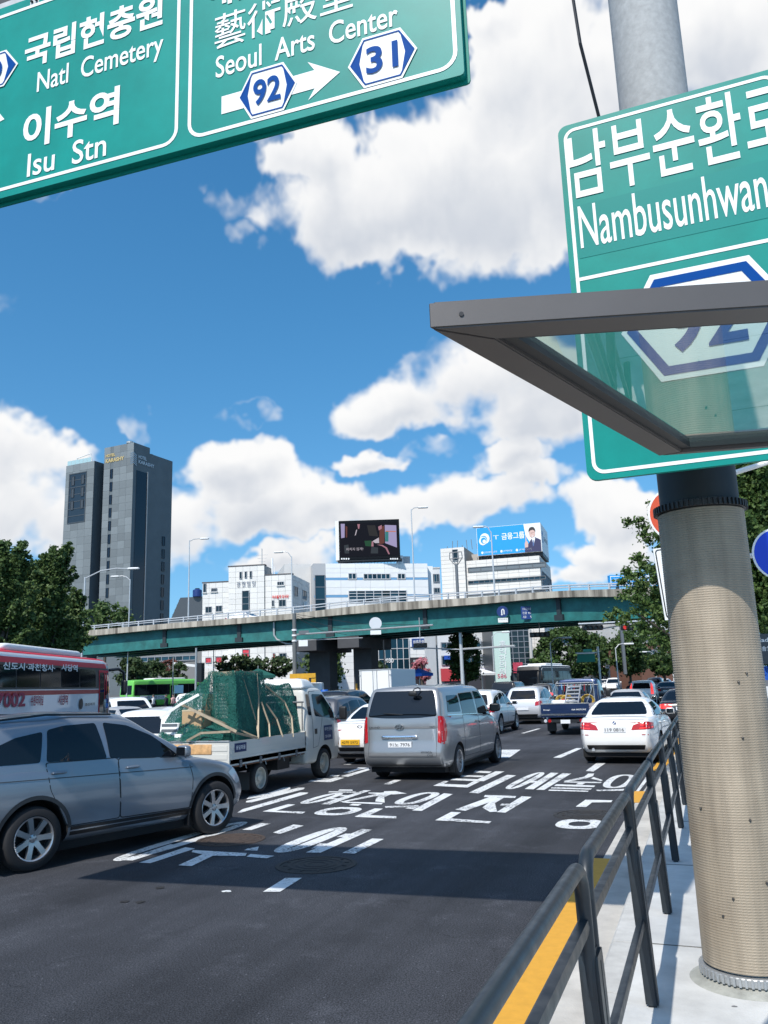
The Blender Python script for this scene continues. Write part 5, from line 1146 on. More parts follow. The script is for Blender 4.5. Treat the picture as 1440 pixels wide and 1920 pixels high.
MB().bx(-.86, .86, -1.21, -1.19, .70, .76).build('gate_strip', M_CHROME, bt)
for (x, w, s) in ((-.76, .24, 'Bongo'), (.25, .5, 'KIA MOTORS')): text('badge_lettering', s, M_SWHITE, bt, (x, -1.2, .87), (1, 0, 0), (0, 0, 1), w, .05, .01, 2)
# frame over the blue truck's bed with hanging tools
rk = thing('tool_rack', 'metal rack with hanging tools behind the blue truck cab', 'rack', (-5.62, 31.7+1.2, .76))
b = MB()
for x in (-.72, .72): b.tube([(x, 0, 0), (x, 0, 1.0), (x*.94, .2, 1.12)], .022, 6)
for z in (.5, 1.05): b.tube([(-.72, 0, z), (.72, 0, z)], .02, 6)
b.tube([(-.72, -1.9, .36), (-.72, 0, 1.0)], .012, 5); b.tube([(.72, -1.9, .36), (.72, 0, 1.0)], .012, 5); b.build('frame', M_STEEL, rk)
for k in range(11):
    x = -.62+k*.125; b = MB().tube([(x, -.03, 1.0), (x+.02*math.sin(k*2.3), -.05, .86-.06*(k % 3))], .012+.006*(k % 2), 6); b.build('tool', (M_BLACK, M_CHROME, M_RED)[k % 3], rk)
ld = thing('ladder', 'aluminium step ladder lying in the blue truck bed', 'ladder', (-5.50, 31.0, .80)); ld.rotation_euler = (R_(38), 0, 0)
for s_ in (-1, 1): MB().bx(s_*.22, s_*.26, 0, 1.5, 0, .06).build('rail', M_CHROME, ld)
for k in range(7): MB().bx(-.22, .22, .08+k*.21, .15+k*.21, .01, .05).build('rung', M_CHROME, ld)
for i, (x, cmat) in enumerate(((-.45, 'yellow'), (.52, 'yellow'), (-.25, 'yellow'))):
    h = thing('hose_coil', ('yellow hose coil at the left of the blue truck rack', 'yellow hose coil at the right of the blue truck rack', 'small yellow hose coil behind the ladder')[i], 'hose', (-5.62+x, 32.6, 1.1))
    for k in range(5):
        r = .17+.02*k; MB().tube([(r*math.cos(a), -.02*k, r*.9*math.sin(a)+.05) for a in [j*2*math.pi/16 for j in range(17)]], .014, 5).build('loop', mk('hose_yellow', (.55, .36, .06), .6), h)
wb_ = thing('water_tank', 'white plastic tank in the blue truck bed', 'tank', (-5.95, 32.2, .76)); V, F = rounded_box((.42, .35, .22), (.06, .06, .06), (3, 3, 3), 3)
MB().add([(v[0]*.42, v[1]*.35, .22+v[2]*.22) for v in V], F).build('body', M_WHITE, wb_, 50); MB().cyl((0, 0, .44), (0, 0, .48), .07, n=16).build('cap', M_RED, wb_)

# ---------------------------------------------------------------- buses
def bus(label, loc, rz, L, W, H, scheme, near=False, group=None):
    """one-box bus, y forward from the rear end; right side carries doors"""
    t = thing('bus', label, 'bus', loc, rz, group); M = scheme
    S_ = dict(rear=sm([(0, .0), (.5, -.04), (1, .10)]), front=sm([(0, L), (.4, L+.03), (.7, L-.02), (1, L-.30)]), zb=lin([(0, .34), (L, .34)]), zt=sm([(0, H-.06), (.8, H), (L-.9, H), (L, H-.12)]), hw=sm([(0, W-.05), (.4, W), (L-.6, W), (L, W-.12)]), side=sm([(0, .97), (.1, 1.), (.7, .995), (.9, .965), (1, .93)]), W=W, crown=.05)
    V, F = warped(S_, (.16, .14, .16), (4, 20, 10)); S = Surf(V, F); wy = [2.6, L-2.7]
    body = cut_arches(V, F, [(y, .50, .60) for y in wy], W, M['low'], 'body', .4); body.parent = t
    for sd in 'RL':
        for (z0, z1, mt, nm) in M['bands']: lay(nm, S, [(.14, z0), (L-.30, z0), (L-.34, z1), (.14, z1)], sd, mt, t, .004, .10)
    for (z0, z1, mt, nm) in M['bands']:
        lay(nm, S, [(-W*.93, z0), (W*.93, z0), (W*.93, z1), (-W*.93, z1)], 'B', mt, t, .004, .3); lay(nm, S, [(-W*.93, z0), (W*.93, z0), (W*.93, z1), (-W*.93, z1)], 'F', mt, t, .004, .3)
    lay('roof_skin', S, [(-W*.955, .16), (W*.955, .16), (W*.955, L-.32), (-W*.955, L-.32)], 'T', M['roof'], t, .006, .07)
    z0, z1 = M['win']
    for sd in 'RL':
        lay('window_band', S, rnd([(.15, z0-.05), (L-.12, z0-.05), (L-.12, z1+.06), (.15, z1+.06)], .10), sd, M.get('bandmat', M_BLACK), t, .008, .35)
        n = M['nwin']; span = (L-1.75-.35)/n if sd == 'R' else (L-.9)/n
        for k in range(n):
            a = .30+k*span; lay('window', S, rnd([(a, z0), (a+span-.07, z0), (a+span-.07, z1), (a, z1)], .05), sd, M_BUSGL, t, .012, .3)
    lay('windshield', S, rnd([(-W*.88, 1.05), (W*.88, 1.05), (W*.86, z1+.12), (-W*.86, z1+.12)], .12), 'F', M_BUSGL, t, .012, .25)
    lay('rear_window', S, rnd([(-W*.8, 1.6), (W*.8, 1.6), (W*.76, z1), (-W*.76, z1)], .1), 'B', M_BUSGL, t, .012, .25)
    for s_ in (-1, 1): lay('headlight', S, rnd([(s_*W*.55, .62), (s_*W*.9, .64), (s_*W*.88, .86), (s_*W*.55, .82)], .05), 'F', M_CLEARLAMP, t, .01); lay('tail_light', S, [(s_*W*.74, .8), (s_*W*.88, .8), (s_*W*.88, 1.3), (s_*W*.74, 1.3)], 'B', M_RED, t, .01)
    for dy in M['doors']:
        d = lay('door', S, rnd([(dy, .40), (dy+1.15, .40), (dy+1.15, z1), (dy, z1)], .06), 'R', M['doorframe'], t, .014, .3)
        x = W+.02
        for k in range(2): lay('door_glass', S, rnd([(dy+.07+k*.54, .55), (dy+.53+k*.54, .55), (dy+.53+k*.54, z1-.08), (dy+.07+k*.54, z1-.08)], .04), 'R', M_GLASS, t, .019, .3)
        for k in range(2): MB().tube([(x, dy+.52+k*.12, .8), (x, dy+.52+k*.12, 1.8)], .015, 6).build('grab_rail', M_CHROME, t)
    V2, F2 = rounded_box((W*.78, M['acl']/2, .15), (.12, .35, .12), (3, 6, 2), 4); yc = M['acy']
    MB().add([(v[0]*W*.78, yc+v[1]*M['acl']/2, H+.10+v[2]*.11) for v in V2], F2).build('air_conditioner', M_WHITE, t, 50)
    wheel_meshes('bus', .48, .28, 'steel')
    for y in wy:
        for s_ in (-1, 1): add_wheel(t, 'bus', s_*(W-.16), y, .48, s_)
    for s_ in (-1, 1):
        m = MB().tube([(s_*(W-.1), L-.25, z1+.02), (s_*(W+.10), L+.12, z1+.06), (s_*(W+.22), L+.32, z1-.05), (s_*(W+.24), L+.36, z1-.35)], [.05, .055, .05, .045], 8).build('side_mirror', M_BLACK, t, 50)
        V3, F3 = rounded_box((.10, .07, .24), (.05, .05, .08), (2, 2, 3), 3); MB().add([(s_*(W+.24)+v[0]*.10, L+.36+v[1]*.07, z1-.55+v[2]*.24) for v in V3], F3).build('mirror_head', M_BLACK, m, 50)
    MB().bx(-W*.85, W*.85, .5, L-.5, .25, .5).build('underbody', M_WELL, t)
    return t, S
M_BRED = mk('bus_red', (.66, .028, .05), .5, spec=.2); M_BRED2 = mk('bus_red_stripe', (.45, .03, .03), .4); M_BWHT = mk('bus_white', (.70, .70, .72), .35, coat=.5); M_BGRN = mk('bus_green', (.17, .60, .10), .4, coat=.4); M_BBLU = mk('bus_blue', (.03, .18, .55), .4, coat=.4)
RB = dict(low=M_BWHT, roof=M_BRED, bands=[(2.80, 3.07, M_BRED, 'roof_band'), (2.00, 2.12, M_BRED2, 'waist_stripe')], win=(2.20, 2.74), nwin=5, doors=[8.05], doorframe=M_BRED, acl=5.6, acy=4.4)
LB = 9.6; a_ = at_d(-8, 1300, 21.8).xy; b_ = at_d(213, 1300, 30.2).xy
dirb = (b_-a_).normalized(); hb = math.atan2(dirb.x, dirb.y); fr = b_
ctr = Vector((fr.x, fr.y))-dirb*LB-Vector((dirb.y, -dirb.x))*1.22
rbus, Srb = bus('red and white city bus with route number 7002', (ctr.x, ctr.y, 0), -hb, LB, 1.22, 3.10, RB, True)
# lettering on the red bus, measured along its right side
class SidePl:
    def __init__(s, o, hd_, x): s.u = Vector((math.sin(hd_), math.cos(hd_), 0)); r = Vector((math.cos(hd_), -math.sin(hd_), 0)); s.o = Vector(o)+r*x; s.n = r
    def yz(s, px, py): d = ray(px, py); t = (s.o-CAM).dot(s.n)/d.dot(s.n); p = CAM+d*t-s.o; return p.dot(s.u), p.z
bp = SidePl((ctr.x, ctr.y, 0), hb, 1.22)
def bus_text(tx, mat, x0, y0, x1, y1, bold=.01):
    a = bp.yz(x0, y1); b = bp.yz(x1, y1); c = bp.yz(x0, y0); z0 = (a[1]+b[1])/2
    text('lettering', tx, mat, rbus, (1.245, a[0], z0), (0, 1, 0), (0, 0, 1), b[0]-a[0], c[1]-a[1], bold, 3)
s6 = lambda x, y: (x/6, 1180+y/6)
M_CRIM = mk('crimson_print', (.32, .01, .05), .5)
bus_text('신도시·과천청사·', M_SWHITE, *s6(20, 375), *s6(610, 465), .025); bus_text('사당역', M_SWHITE, *s6(680, 392), *s6(862, 472), .025)
bus_text('7002', M_CRIM, *s6(-60, 705), *s6(272, 880), .03); bus_text('수원터미널', M_CRIM, *s6(332, 740), *s6(475, 858), .02); bus_text('사당역', M_CRIM, *s6(648, 735), *s6(752, 850), .025)
bus_text('경진여객', M_BLACK, *s6(945, 825), *s6(1055, 860), .015)
for k in range(6):
    bus_text('정류장이름'[:4+k % 2], M_BLACK, *s6(490+k*25, 740), *s6(506+k*25, 850), 0) if False else None
c_ = bp.yz(*s6(905, 838)); MB().lathe([(0, .002), (.16, .002)], 24, Matrix.Translation((1.243, c_[0], c_[1])) @ Matrix.Rotation(R_(90), 4, 'Y')).build('logo_disc', M_BLACK, rbus); 
GB = dict(low=M_BGRN, roof=M_BGRN, bands=[], win=(1.55, 2.6), nwin=6, doors=[8.9, 5.0], doorframe=M_BGRN, acl=4.6, acy=5.2)
p0 = at_d(250, 1285, 96); p1 = at_d(412, 1285, 104); dg_ = (p1.xy-p0.xy).normalized(); hg = math.atan2(dg_.x, dg_.y)
gq = Vector((p0.x, p0.y))-Vector((dg_.y, -dg_.x))*1.2
gbus, Sgb = bus('light green city bus under the flyover on the left', (gq.x, gq.y, gz(gq.x, gq.y)-.25), -hg, 11.0, 1.22, 3.15, GB)
MB().bx(1.225, 1.235, .9, 4.3, 1.0, 1.45).build('advert_panel', M_SWHITE, gbus); text('lettering', 'COPD· 폐건강', mk('grey_print', (.2, .2, .22), .6), gbus, (1.238, 1.05, 1.08), (0, 1, 0), (0, 0, 1), 3.1, .3, .0, 2)
MB().bx(1.238, 1.245, 5.6, 6.9, 1.6, 2.5).build('window_poster', mk('poster_cyan', (.25, .55, .75), .5), gbus)
BB = dict(low=M_BBLU, roof=M_WHITE, bands=[(2.7, 3.08, M_BBLU, 'roof_band')], win=(1.4, 2.6), nwin=6, doors=[], doorframe=M_BBLU, acl=5.5, acy=5.)
p = at_d(1035, 1285, 84); bus('oncoming dark-fronted bus with white roof far ahead', (p.x, p.y+5, gz(p.x, p.y)), R_(180-6), 10.5, 1.22, 3.15, dict(BB, low=M_BLACK, bands=[]))
p = at_d(1062, 1285, 104); bus('blue bus half hidden behind the dark-fronted bus', (p.x, p.y+5, gz(p.x, p.y)), R_(180-6), 10.5, 1.22, 3.2, BB)
RB2 = dict(RB, doors=[])
p = at_d(1097, 1285, 128); bus('far red bus left of the oncoming white SUV', (p.x, p.y+4, gz(p.x, p.y)), R_(170), 10, 1.22, 3.1, RB2)
p = at_d(1148, 1285, 140); bus('far red bus behind the oncoming white SUV', (p.x, p.y+4, gz(p.x, p.y)), R_(172), 10, 1.22, 3.1, RB2)

# ---------------------------------------------------------------- box truck and crane truck
def box_truck(label, loc, rz, W=.98, H=2.85, L=3.4):
    t = thing('box_truck', label, 'truck', loc, rz)
    V, F = rounded_box((W, L/2, (H-.75)/2), (.015, .015, .015), (1, 1, 1), 1); MB().add([(v[0]*W, v[1]*L/2+.6, .75+(H-.75)/2*(1+v[2])) for v in V], F).build('box', mk('box_panel', (.74, .74, .73), .45), t)
    y = .6-L/2
    for s_ in (-1, 1):
        d = MB().bx(s_*.02, s_*(W-.03), y-.03, y-.001, .80, H-.08).build('door', M_WHITE, t)
        for x in (.12, W-.12): MB().cyl((s_*x, y-.05, .78), (s_*x, y-.05, H-.06), .018, n=6).build('lock_rod', M_STEEL, d)
        for z in (1.0, 1.7, H-.35): MB().bx(s_*(W-.10), s_*(W+.01), y-.045, y-.025, z, z+.05).build('hinge', M_STEEL, d)
    MB().bx(-W-.01, W+.01, y-.04, y+.05, H-.05, H+.01).build('top_rail', M_STEEL, t)
    MB().bx(-.8, .8, y, 3.6, .45, .74).build('chassis', M_WELL, t)
    S_ = dict(rear=lin([(0, 2.4), (1, 2.45)]), front=sm([(0, 4.0), (.5, 4.05), (1, 3.3)]), zb=lin([(2, .4), (4, .4)]), zt=lin([(2, 2.0), (4, 1.95)]), hw=lin([(2, .86), (4, .8)]), side=lin([(0, 1), (.5, 1), (1, .9)]), W=.86)
    V, F = warped(S_, (.1, .1, .1), (3, 4, 4), 3); MB().add(V, F).build('cab', M_WHITE, t, 45)
    wheel_meshes('tf', .315, .20, 'steel')
    for yy in (0, 3.0):
        for s_ in (-1, 1): add_wheel(t, 'tf', s_*.74, yy, .315, s_)
    for s_ in (-1, 1): MB().bx(s_*.6, s_*.85, y-.03, y, .55, .68).build('tail_light', M_RED, t)
    return t
p = at_d(707, 1285, 47); box_truck('white box truck under the flyover', gloc(p.x, p.y+1), R_(-3))
p = at_d(566, 1285, 56); cl_ = gloc(p.x, p.y)
ct = thing('crane_truck', 'truck with folded yellow crane boom behind the loaded truck', 'truck', cl_, R_(20))
b = MB().bx(-1.1, 1.1, -2.5, 2.0, .8, 1.15); b.bx(-.4, .4, -2.5, 4, .5, .8); b.build('deck', M_GREY, ct)
S_ = dict(rear=lin([(0, 2.2), (1, 2.2)]), front=sm([(0, 4.2), (.5, 4.2), (1, 3.9)]), zb=lin([(2, .5), (4, .5)]), zt=lin([(2, 2.3), (4, 2.3)]), hw=lin([(2, 1.1), (4, 1.05)]), side=lin([(0, 1), (1, .95)]), W=1.1); V, F = warped(S_, (.1, .1, .1), (3, 4, 4), 3)
MB().add(V, F).build('cab', M_WHITE, ct, 45)
M_CRY = mk('crane_yellow', (.62, .33, .02), .45, var=.15, vscale=3)
MB().bx(-.3, .3, 1.25, 1.75, 1.15, 2.61).build('crane_column', M_CRY, ct); b = MB().bx(-1.0, .75, 1.3, 1.7, 2.62, 2.92); b.bx(-.95, -.55, 1.25, 1.75, 2.3, 2.62); b.build('boom', M_CRY, ct); MB().bx(.45, .75, 1.35, 1.65, 2.3, 2.61).build('winch', M_CRY, ct)
wheel_meshes('tk', .46, .26, 'steel')
for yy in (-1.4, 3.1):
    for s_ in (-1, 1): add_wheel(ct, 'tk', s_*.95, yy, .46, s_)

# ---------------------------------------------------------------- cargo of the loaded truck
TX, TY, TZ = -8.56-.83, 14.45, .72
M_NET = mk('green_netting', (.010, .125, .098), .7); M_WOOD = mk('weathered_timber', (.33, .27, .19), .75, var=.25, vscale=6); M_CARD = mk('cardboard', (.42, .29, .16), .8, var=.1, vscale=5)
def rbox(name, label, cat, x0, x1, y0, y1, z0, z1, mat, r=.01, group=None):
    t = thing(name, label, cat, ((x0+x1)/2, (y0+y1)/2, z0), 0, group); dx, dy, dz = (x1-x0)/2, (y1-y0)/2, (z1-z0)/2
    V, F = rounded_box((dx, dy, dz), (r, r, r), (2, 2, 2), 2); MB().add([(v[0]*dx, v[1]*dy, dz+v[2]*dz) for v in V], F).build('body', mat, t, 40); return t
fr_ = rbox('wrapped_cabinet', 'tall cabinet wrapped in dark green netting on the truck', 'cabinet', -9.28, -8.80, 13.86, 14.84, TZ+.02, 2.24, mk('wrapped_green', (.03, .135, .118), .45, var=.5, vscale=2.2, bump=.5, bscale=6), .02)
MB().bx(-.255, .255, -.505, .505, 1.50, 1.575).build('lid', mk('lid_plywood', (.34, .29, .2), .8, var=.2, vscale=9), fr_); MB().bx(-.20, .10, -.50, -.495, .70, 1.36).build('vent_panel', mk('vent_pale', (.38, .42, .40), .6, var=.2, vscale=9), fr_)
for k in range(9): MB().bx(-.17, .07, -.506, -.501, .76+k*.065, .785+k*.065).build('vent_slat', M_GREY, fr_)
c1 = rbox('cardboard_box', 'cardboard box with a blue oval logo at the truck tail', 'box', -9.74, -9.30, 13.5, 13.95, TZ+.02, 1.60, M_CARD)
MB().bx(-.22, .22, -.228, -.2255, .85, .88).build('tape', mk('tape', (.55, .45, .3), .3), c1)
flat('logo', [ell(-.10, .42, .075, .20, 24)], mk('logo_blue', (.02, .07, .30), .5), c1, (0, -.2285, 0), (1, 0, 0), (0, 0, 1)); text('lettering', 'arrier', M_SWHITE, c1, (-.065, -.2305, .27), (0, 0, 1), (-1, 0, 0), .30, .07, .01, 2)
c2 = rbox('cardboard_box', 'tall brown carton leaning against the wrapped cabinet', 'box', -9.62, -9.30, 13.98, 14.6, TZ+.02, 1.90, mk('cardboard_dark', (.22, .18, .11), .8)); 
c3 = rbox('outdoor_unit', 'white slatted air conditioner unit at the left of the truck bed', 'appliance', -10.18, -9.78, 13.45, 13.9, TZ+.02, 1.38, M_WHITE, .02)
for k in range(6): MB().bx(-.18, .18, -.232, -.226, .08+k*.10, .13+k*.10).build('grille_slat', M_GREY, c3)
c4 = rbox('appliance_carton', 'bulky load under netting behind the truck cab', 'box', -9.95, -8.95, 14.95, 16.1, TZ+.02, 1.50, mk('load_dark', (.03, .15, .13), .6, var=.4, vscale=3), .12)
MB().bx(.505, .51, -.2, .35, .45, .62).build('print_strip', mk('print_red', (.5, .03, .03), .5), c4)
c5 = rbox('white_bucket', 'small white box at the truck tail beside the logo carton', 'box', -9.80, -9.66, 13.36, 13.46, TZ+.02, 1.18, M_WHITE)
c6 = rbox('paper_sacks', 'orange and white printed sacks along the truck tail', 'sack', -10.0, -8.9, 13.245, 13.262, .82, 1.0, mk('sack_orange', (.62, .36, .16), .6, var=.3, vscale=8), .008)
# netting: draped wire-like mesh sheets
def net(label, P, nu, nv, seed):
    """P(u,v)->point, strands as flat ribbons"""
    rr = np.random.default_rng(seed); b = MB(); w = .0032
    g = [[Vector(P(i/nu, j/nv))+Vector(rr.normal(0, .006, 3)) for i in range(nu+1)] for j in range(nv+1)]
    for j in range(nv+1):
        for i in range(nu+1):
            if i < nu: p, q = g[j][i], g[j][i+1]; b.quad(p-Vector((0, 0, w)), q-Vector((0, 0, w)), q+Vector((0, 0, w)), p+Vector((0, 0, w)))
            if j < nv: p, q = g[j][i], g[j+1][i]; k = Vector((w, w, 0)); b.quad(p-k, q-k, q+k, p+k)
    t = tag(b.build('cargo_net', M_NET), label, 'net'); return t
lerp = lambda a, c, t: Vector(a)*(1-t)+Vector(c)*t
def sheet4(a, b_, c, d, sag=.06, f=6):
    return lambda u, v: lerp(lerp(a, b_, u), lerp(d, c, u), v)+Vector((.015*math.sin(f*u*3+v*5), -.02*math.sin(f*v*2.2+u*7), -sag*math.sin(math.pi*u)*math.sin(math.pi*v)+.02*math.sin(9*u+f*v)))
net('green cargo net draped over the boxes at the truck tail', sheet4((-10.24, 13.32, 1.0), (-9.30, 13.38, 1.02), (-9.29, 13.82, 2.28), (-10.05, 13.7, 1.72)), 70, 80, 1)
net('green cargo net over the load between cabinet and truck cab', sheet4((-8.66, 14.86, 1.03), (-8.66, 16.3, 1.0), (-8.95, 16.35, 2.05), (-8.85, 14.9, 2.05), -.05), 84, 64, 2)
net('green cargo net spread over the top of the load', sheet4((-8.86, 14.9, 2.03), (-8.96, 16.3, 2.04), (-9.9, 16.3, 1.75), (-9.9, 14.9, 1.7), .12), 60, 50, 3)
net('green cargo net hanging over the rear of the wrapped cabinet', sheet4((-9.40, 13.80, .98), (-8.74, 13.80, 1.02), (-8.76, 13.82, 2.30), (-9.36, 13.83, 2.32), -.03), 44, 84, 4)
net('green cargo net wrapped along the side of the cabinet', sheet4((-8.73, 13.82, 1.02), (-8.70, 14.9, 1.02), (-8.77, 14.88, 2.30), (-8.77, 13.84, 2.30), -.02), 66, 84, 5)
net('bunched green cargo net lying on the truck tail', sheet4((-9.9, 13.22, 1.05), (-8.75, 13.25, 1.06), (-8.80, 13.8, 1.30), (-9.7, 13.8, 1.25), -.10, 11), 70, 34, 6)
def strap(label, pts, w=.03, mat=None, nm='strap', cat='strap'):
    b = MB(); pts = [Vector(p) for p in pts]
    for p, q in zip(pts, pts[1:]):
        d = (q-p).normalized(); s_ = d.cross(Vector((.3, -1, .1))).normalized()*w/2; n = d.cross(s_).normalized()*.006
        b.add([p-s_-n, p+s_-n, p+s_+n, p-s_+n, q-s_-n, q+s_-n, q+s_+n, q-s_+n], [(0, 1, 2, 3), (7, 6, 5, 4), (0, 4, 5, 1), (1, 5, 6, 2), (2, 6, 7, 3), (3, 7, 4, 0)])
    return tag(b.build(nm, mat or M_WOOD), label, cat)
z7 = lambda x, y, Y=None, X=None: (at_Y(280+x/3.4286, 1220+y/3.4286, Y) if Y else (lambda d: CAM+d*(X/d.x))(ray(280+x/3.4286, 1220+y/3.4286)))
strap('timber plank slanting across the truck tail', [z7(205, 345, Y=13.3), z7(560, 520, Y=13.3)], .05, M_WOOD, 'timber_plank', 'plank'); strap('second timber strip below the slanting plank', [z7(215, 350, Y=13.22), z7(700, 560, X=-8.50)], .028, M_WOOD, 'timber_plank', 'plank')
strap('white pipe sticking out over the truck tail', [z7(70, 432, Y=13.15), z7(200, 345, Y=13.2), z7(318, 282, Y=13.4)], .05, M_WHITE, 'white_pipe', 'pipe')
strap('flat timber strip lying along the truck tail edge', [z7(240, 580, Y=13.2), z7(330, 530, Y=13.2), z7(520, 520, Y=13.25), z7(690, 560, X=-8.52)], .04, M_WOOD, 'timber_strip', 'plank')
for i, pts in enumerate(([z7(590, 145, X=-8.78), z7(640, 300, X=-8.76), z7(690, 470, X=-8.72), z7(705, 570, X=-8.52)], [z7(690, 145, X=-8.78), z7(702, 300, X=-8.76), z7(700, 565, X=-8.52)], [z7(730, 210, X=-8.85), z7(870, 330, X=-8.72), z7(915, 430, X=-8.62), z7(925, 555, X=-8.52)], [z7(750, 340, X=-8.72), z7(820, 440, X=-8.62), z7(858, 555, X=-8.52)], [z7(720, 330, X=-8.72), z7(770, 470, X=-8.62), z7(775, 555, X=-8.52)])):
    strap(('tan strap down the middle of the wrapped cabinet', 'tan strap at the front edge of the wrapped cabinet', 'long tan strap slanting towards the truck cab', 'tan strap in the middle of the netted load', 'tan strap just ahead of the wrapped cabinet')[i], pts, .03, mk('strap_tan', (.45, .37, .26), .7))
# drum behind the dark cars
p = at_d(608, 1281, 58); t = thing('blue_drum', 'blue plastic drum standing behind the dark SUVs', 'drum', (p.x, p.y, gz(p.x, p.y)+.9)); MB().lathe([(0, 0), (.28, 0), (.3, .1), (.3, .3), (.31, .32), (.3, .34), (.3, .8), (.26, .9), (0, .9)], 20).build('body', mk('drum_blue', (.02, .13, .5), .4), t, 40); MB().lathe([(.31, .58), (.32, .6), (.31, .62)], 20).build('hoop', M_BLACK, t)

# ---------------------------------------------------------------- flyover
M_GIRD = mk('girder_green', (.020, .145, .138), .6, var=.36, vscale=1.1); M_DECK = bpy.data.materials.new('stained_concrete')
def _deck():
    m = M_DECK; m.use_nodes = True; N = m.node_tree.nodes; L = m.node_tree.links; b = N['Principled BSDF']; tc = N.new('ShaderNodeTexCoord')
    mp = N.new('ShaderNodeMapping'); mp.inputs['Scale'].default_value = (1.6, 1.6, .12); L.new(tc.outputs['Object'], mp.inputs[0]); n = N.new('ShaderNodeTexNoise'); n.inputs['Scale'].default_value = 1.4; n.inputs['Detail'].default_value = 7; L.new(mp.outputs[0], n.inputs['Vector'])
    cr = N.new('ShaderNodeValToRGB'); L.new(n.outputs[0], cr.inputs[0]); e = cr.color_ramp.elements; e[0].position = .32; e[0].color = (.12, .105, .085, 1); e[1].position = .62; e[1].color = (.46, .42, .35, 1); L.new(cr.outputs[0], b.inputs['Base Color']); b.inputs['Roughness'].default_value = .9
_deck()
VS = [(100, 88, 1179, 1188, 1199, 1230), (160, 85, 1173, 1182, 1193, 1226), (300, 80, 1160, 1170, 1180, 1214), (440, 75, 1147, 1159, 1170, 1204), (560, 72, 1136, 1149, 1160, 1198), (700, 69, 1121.5, 1133, 1148, 1187), (900, 63, 1107.5, 1119.6, 1133, 1171), (1050, 58, 1096, 1108, 1120, 1163), (1200, 54, 1090, 1102, 1117, 1157), (1340, 51, 1080, 1093, 1108, 1148), (1500, 48, 1068, 1082, 1098, 1138)]
P_ = [at_d(px, 1285, D).xy for px, D, *_ in VS]; Hs = [[at_d(px, r, D).z for r in rows] for px, D, *rows in VS]
def via(t):
    """t in 0..n-1 -> plan point and heights (rail, conc top, conc bottom, girder bottom), smooth"""
    i = max(0, min(len(P_)-2, int(t))); f = t-i; g = lambda k: max(0, min(len(P_)-1, k))
    def cr(a, b, c, d): return .5*((2*b)+(c-a)*f+(2*a-5*b+4*c-d)*f*f+(3*b-a-3*c+d)*f**3)
    p = Vector((cr(P_[g(i-1)].x, P_[i].x, P_[i+1].x, P_[g(i+2)].x), cr(P_[g(i-1)].y, P_[i].y, P_[i+1].y, P_[g(i+2)].y)))
    return p, [cr(Hs[g(i-1)][k], Hs[i][k], Hs[i+1][k], Hs[g(i+2)][k]) for k in range(4)]
NV = 100; ts = [k*(len(P_)-1)/NV for k in range(NV+1)]; path = [via(t) for t in ts]
nrm_ = []
for k in range(NV+1):
    d = (path[min(k+1, NV)][0]-path[max(k-1, 0)][0]).normalized(); nrm_.append(Vector((-d.y, d.x)))   # away from the camera
fly = thing('flyover', 'green steel girder flyover with stained concrete parapet', 'flyover', (0, 0, 0))
def sweep(name, prof, mat, par=fly, smooth=None):
    """prof(k) -> list of (offset away from camera, z); closed section"""
    b = MB(); vs = []; m = None
    for k in range(NV+1):
        q = prof(k); m = len(q); p = path[k][0]; n = nrm_[k]; vs += [(p.x+n.x*o, p.y+n.y*o, z) for o, z in q]
    b.add(vs, [(k*m+j, (k+1)*m+j, (k+1)*m+(j+1) % m, k*m+(j+1) % m) for k in range(NV) for j in range(m)]+[tuple(range(m)), tuple(range(NV*m+m-1, NV*m-1, -1))]); return b.build(name, mat, par, smooth)
h = lambda k: path[k][1]
sweep('parapet', lambda k: [(0, h(k)[2]), (0, h(k)[1]), (.25, h(k)[1]), (.25, h(k)[2]+.1), (.9, h(k)[2]+.1), (.9, h(k)[2])], M_DECK)
sweep('deck_slab', lambda k: [(.26, h(k)[2]+.02), (.26, h(k)[2]+.25), (9.4, h(k)[2]+.25), (9.4, h(k)[2]+.02)], mk('deck_dark', (.10, .10, .10), .9))
sweep('far_parapet', lambda k: [(9.4, h(k)[2]-.1), (9.4, h(k)[1]), (9.65, h(k)[1]), (9.65, h(k)[2]-.1)], M_DECK)
for i, o in enumerate((.75, 3.1, 5.6, 8.2)):
    sweep('girder', lambda k: [(o, h(k)[3]), (o, h(k)[2]), (o+.06, h(k)[2]), (o+.06, h(k)[3])], M_GIRD); sweep('girder_flange', lambda k: [(o-.28, h(k)[3]-.05), (o-.28, h(k)[3]), (o+.34, h(k)[3]), (o+.34, h(k)[3]-.05)], M_GIRD)
for z_, r in ((0, .055), (1, .04)): sweep('hand_rail', lambda k: [(.10+r*math.cos(a), (h(k)[0]-.06 if z_ == 0 else (h(k)[0]*.5+h(k)[1]*.5))+r*math.sin(a)) for a in (0, 1.26, 2.51, 3.77, 5.03)], mk('rail_grey', (.52, .54, .56), .5, .2), smooth=60)
acc = 0; last = path[0][0]; pm = MB().bx(-.05, .05, -.06, .06, 0, 1).mesh('rail_post', MATS['rail_grey'])
for k in range(1, 1001):
    t = k*(len(P_)-1)/1000; p, hh = via(t); acc += (p-last).length; last = p
    if acc >= 1.62: acc = 0; i = min(NV, int(t/(len(P_)-1)*NV)); n = nrm_[i]; instance(pm, 'rail_post', fly, (p.x+n.x*.1, p.y+n.y*.1, hh[1]), (0, 0, math.atan2(n.y, n.x)+math.pi/2), (1, 1, hh[0]-hh[1]))
def tx_of(px):
    xs = [v[0] for v in VS]; return float(np.interp(px, xs, range(len(VS))))
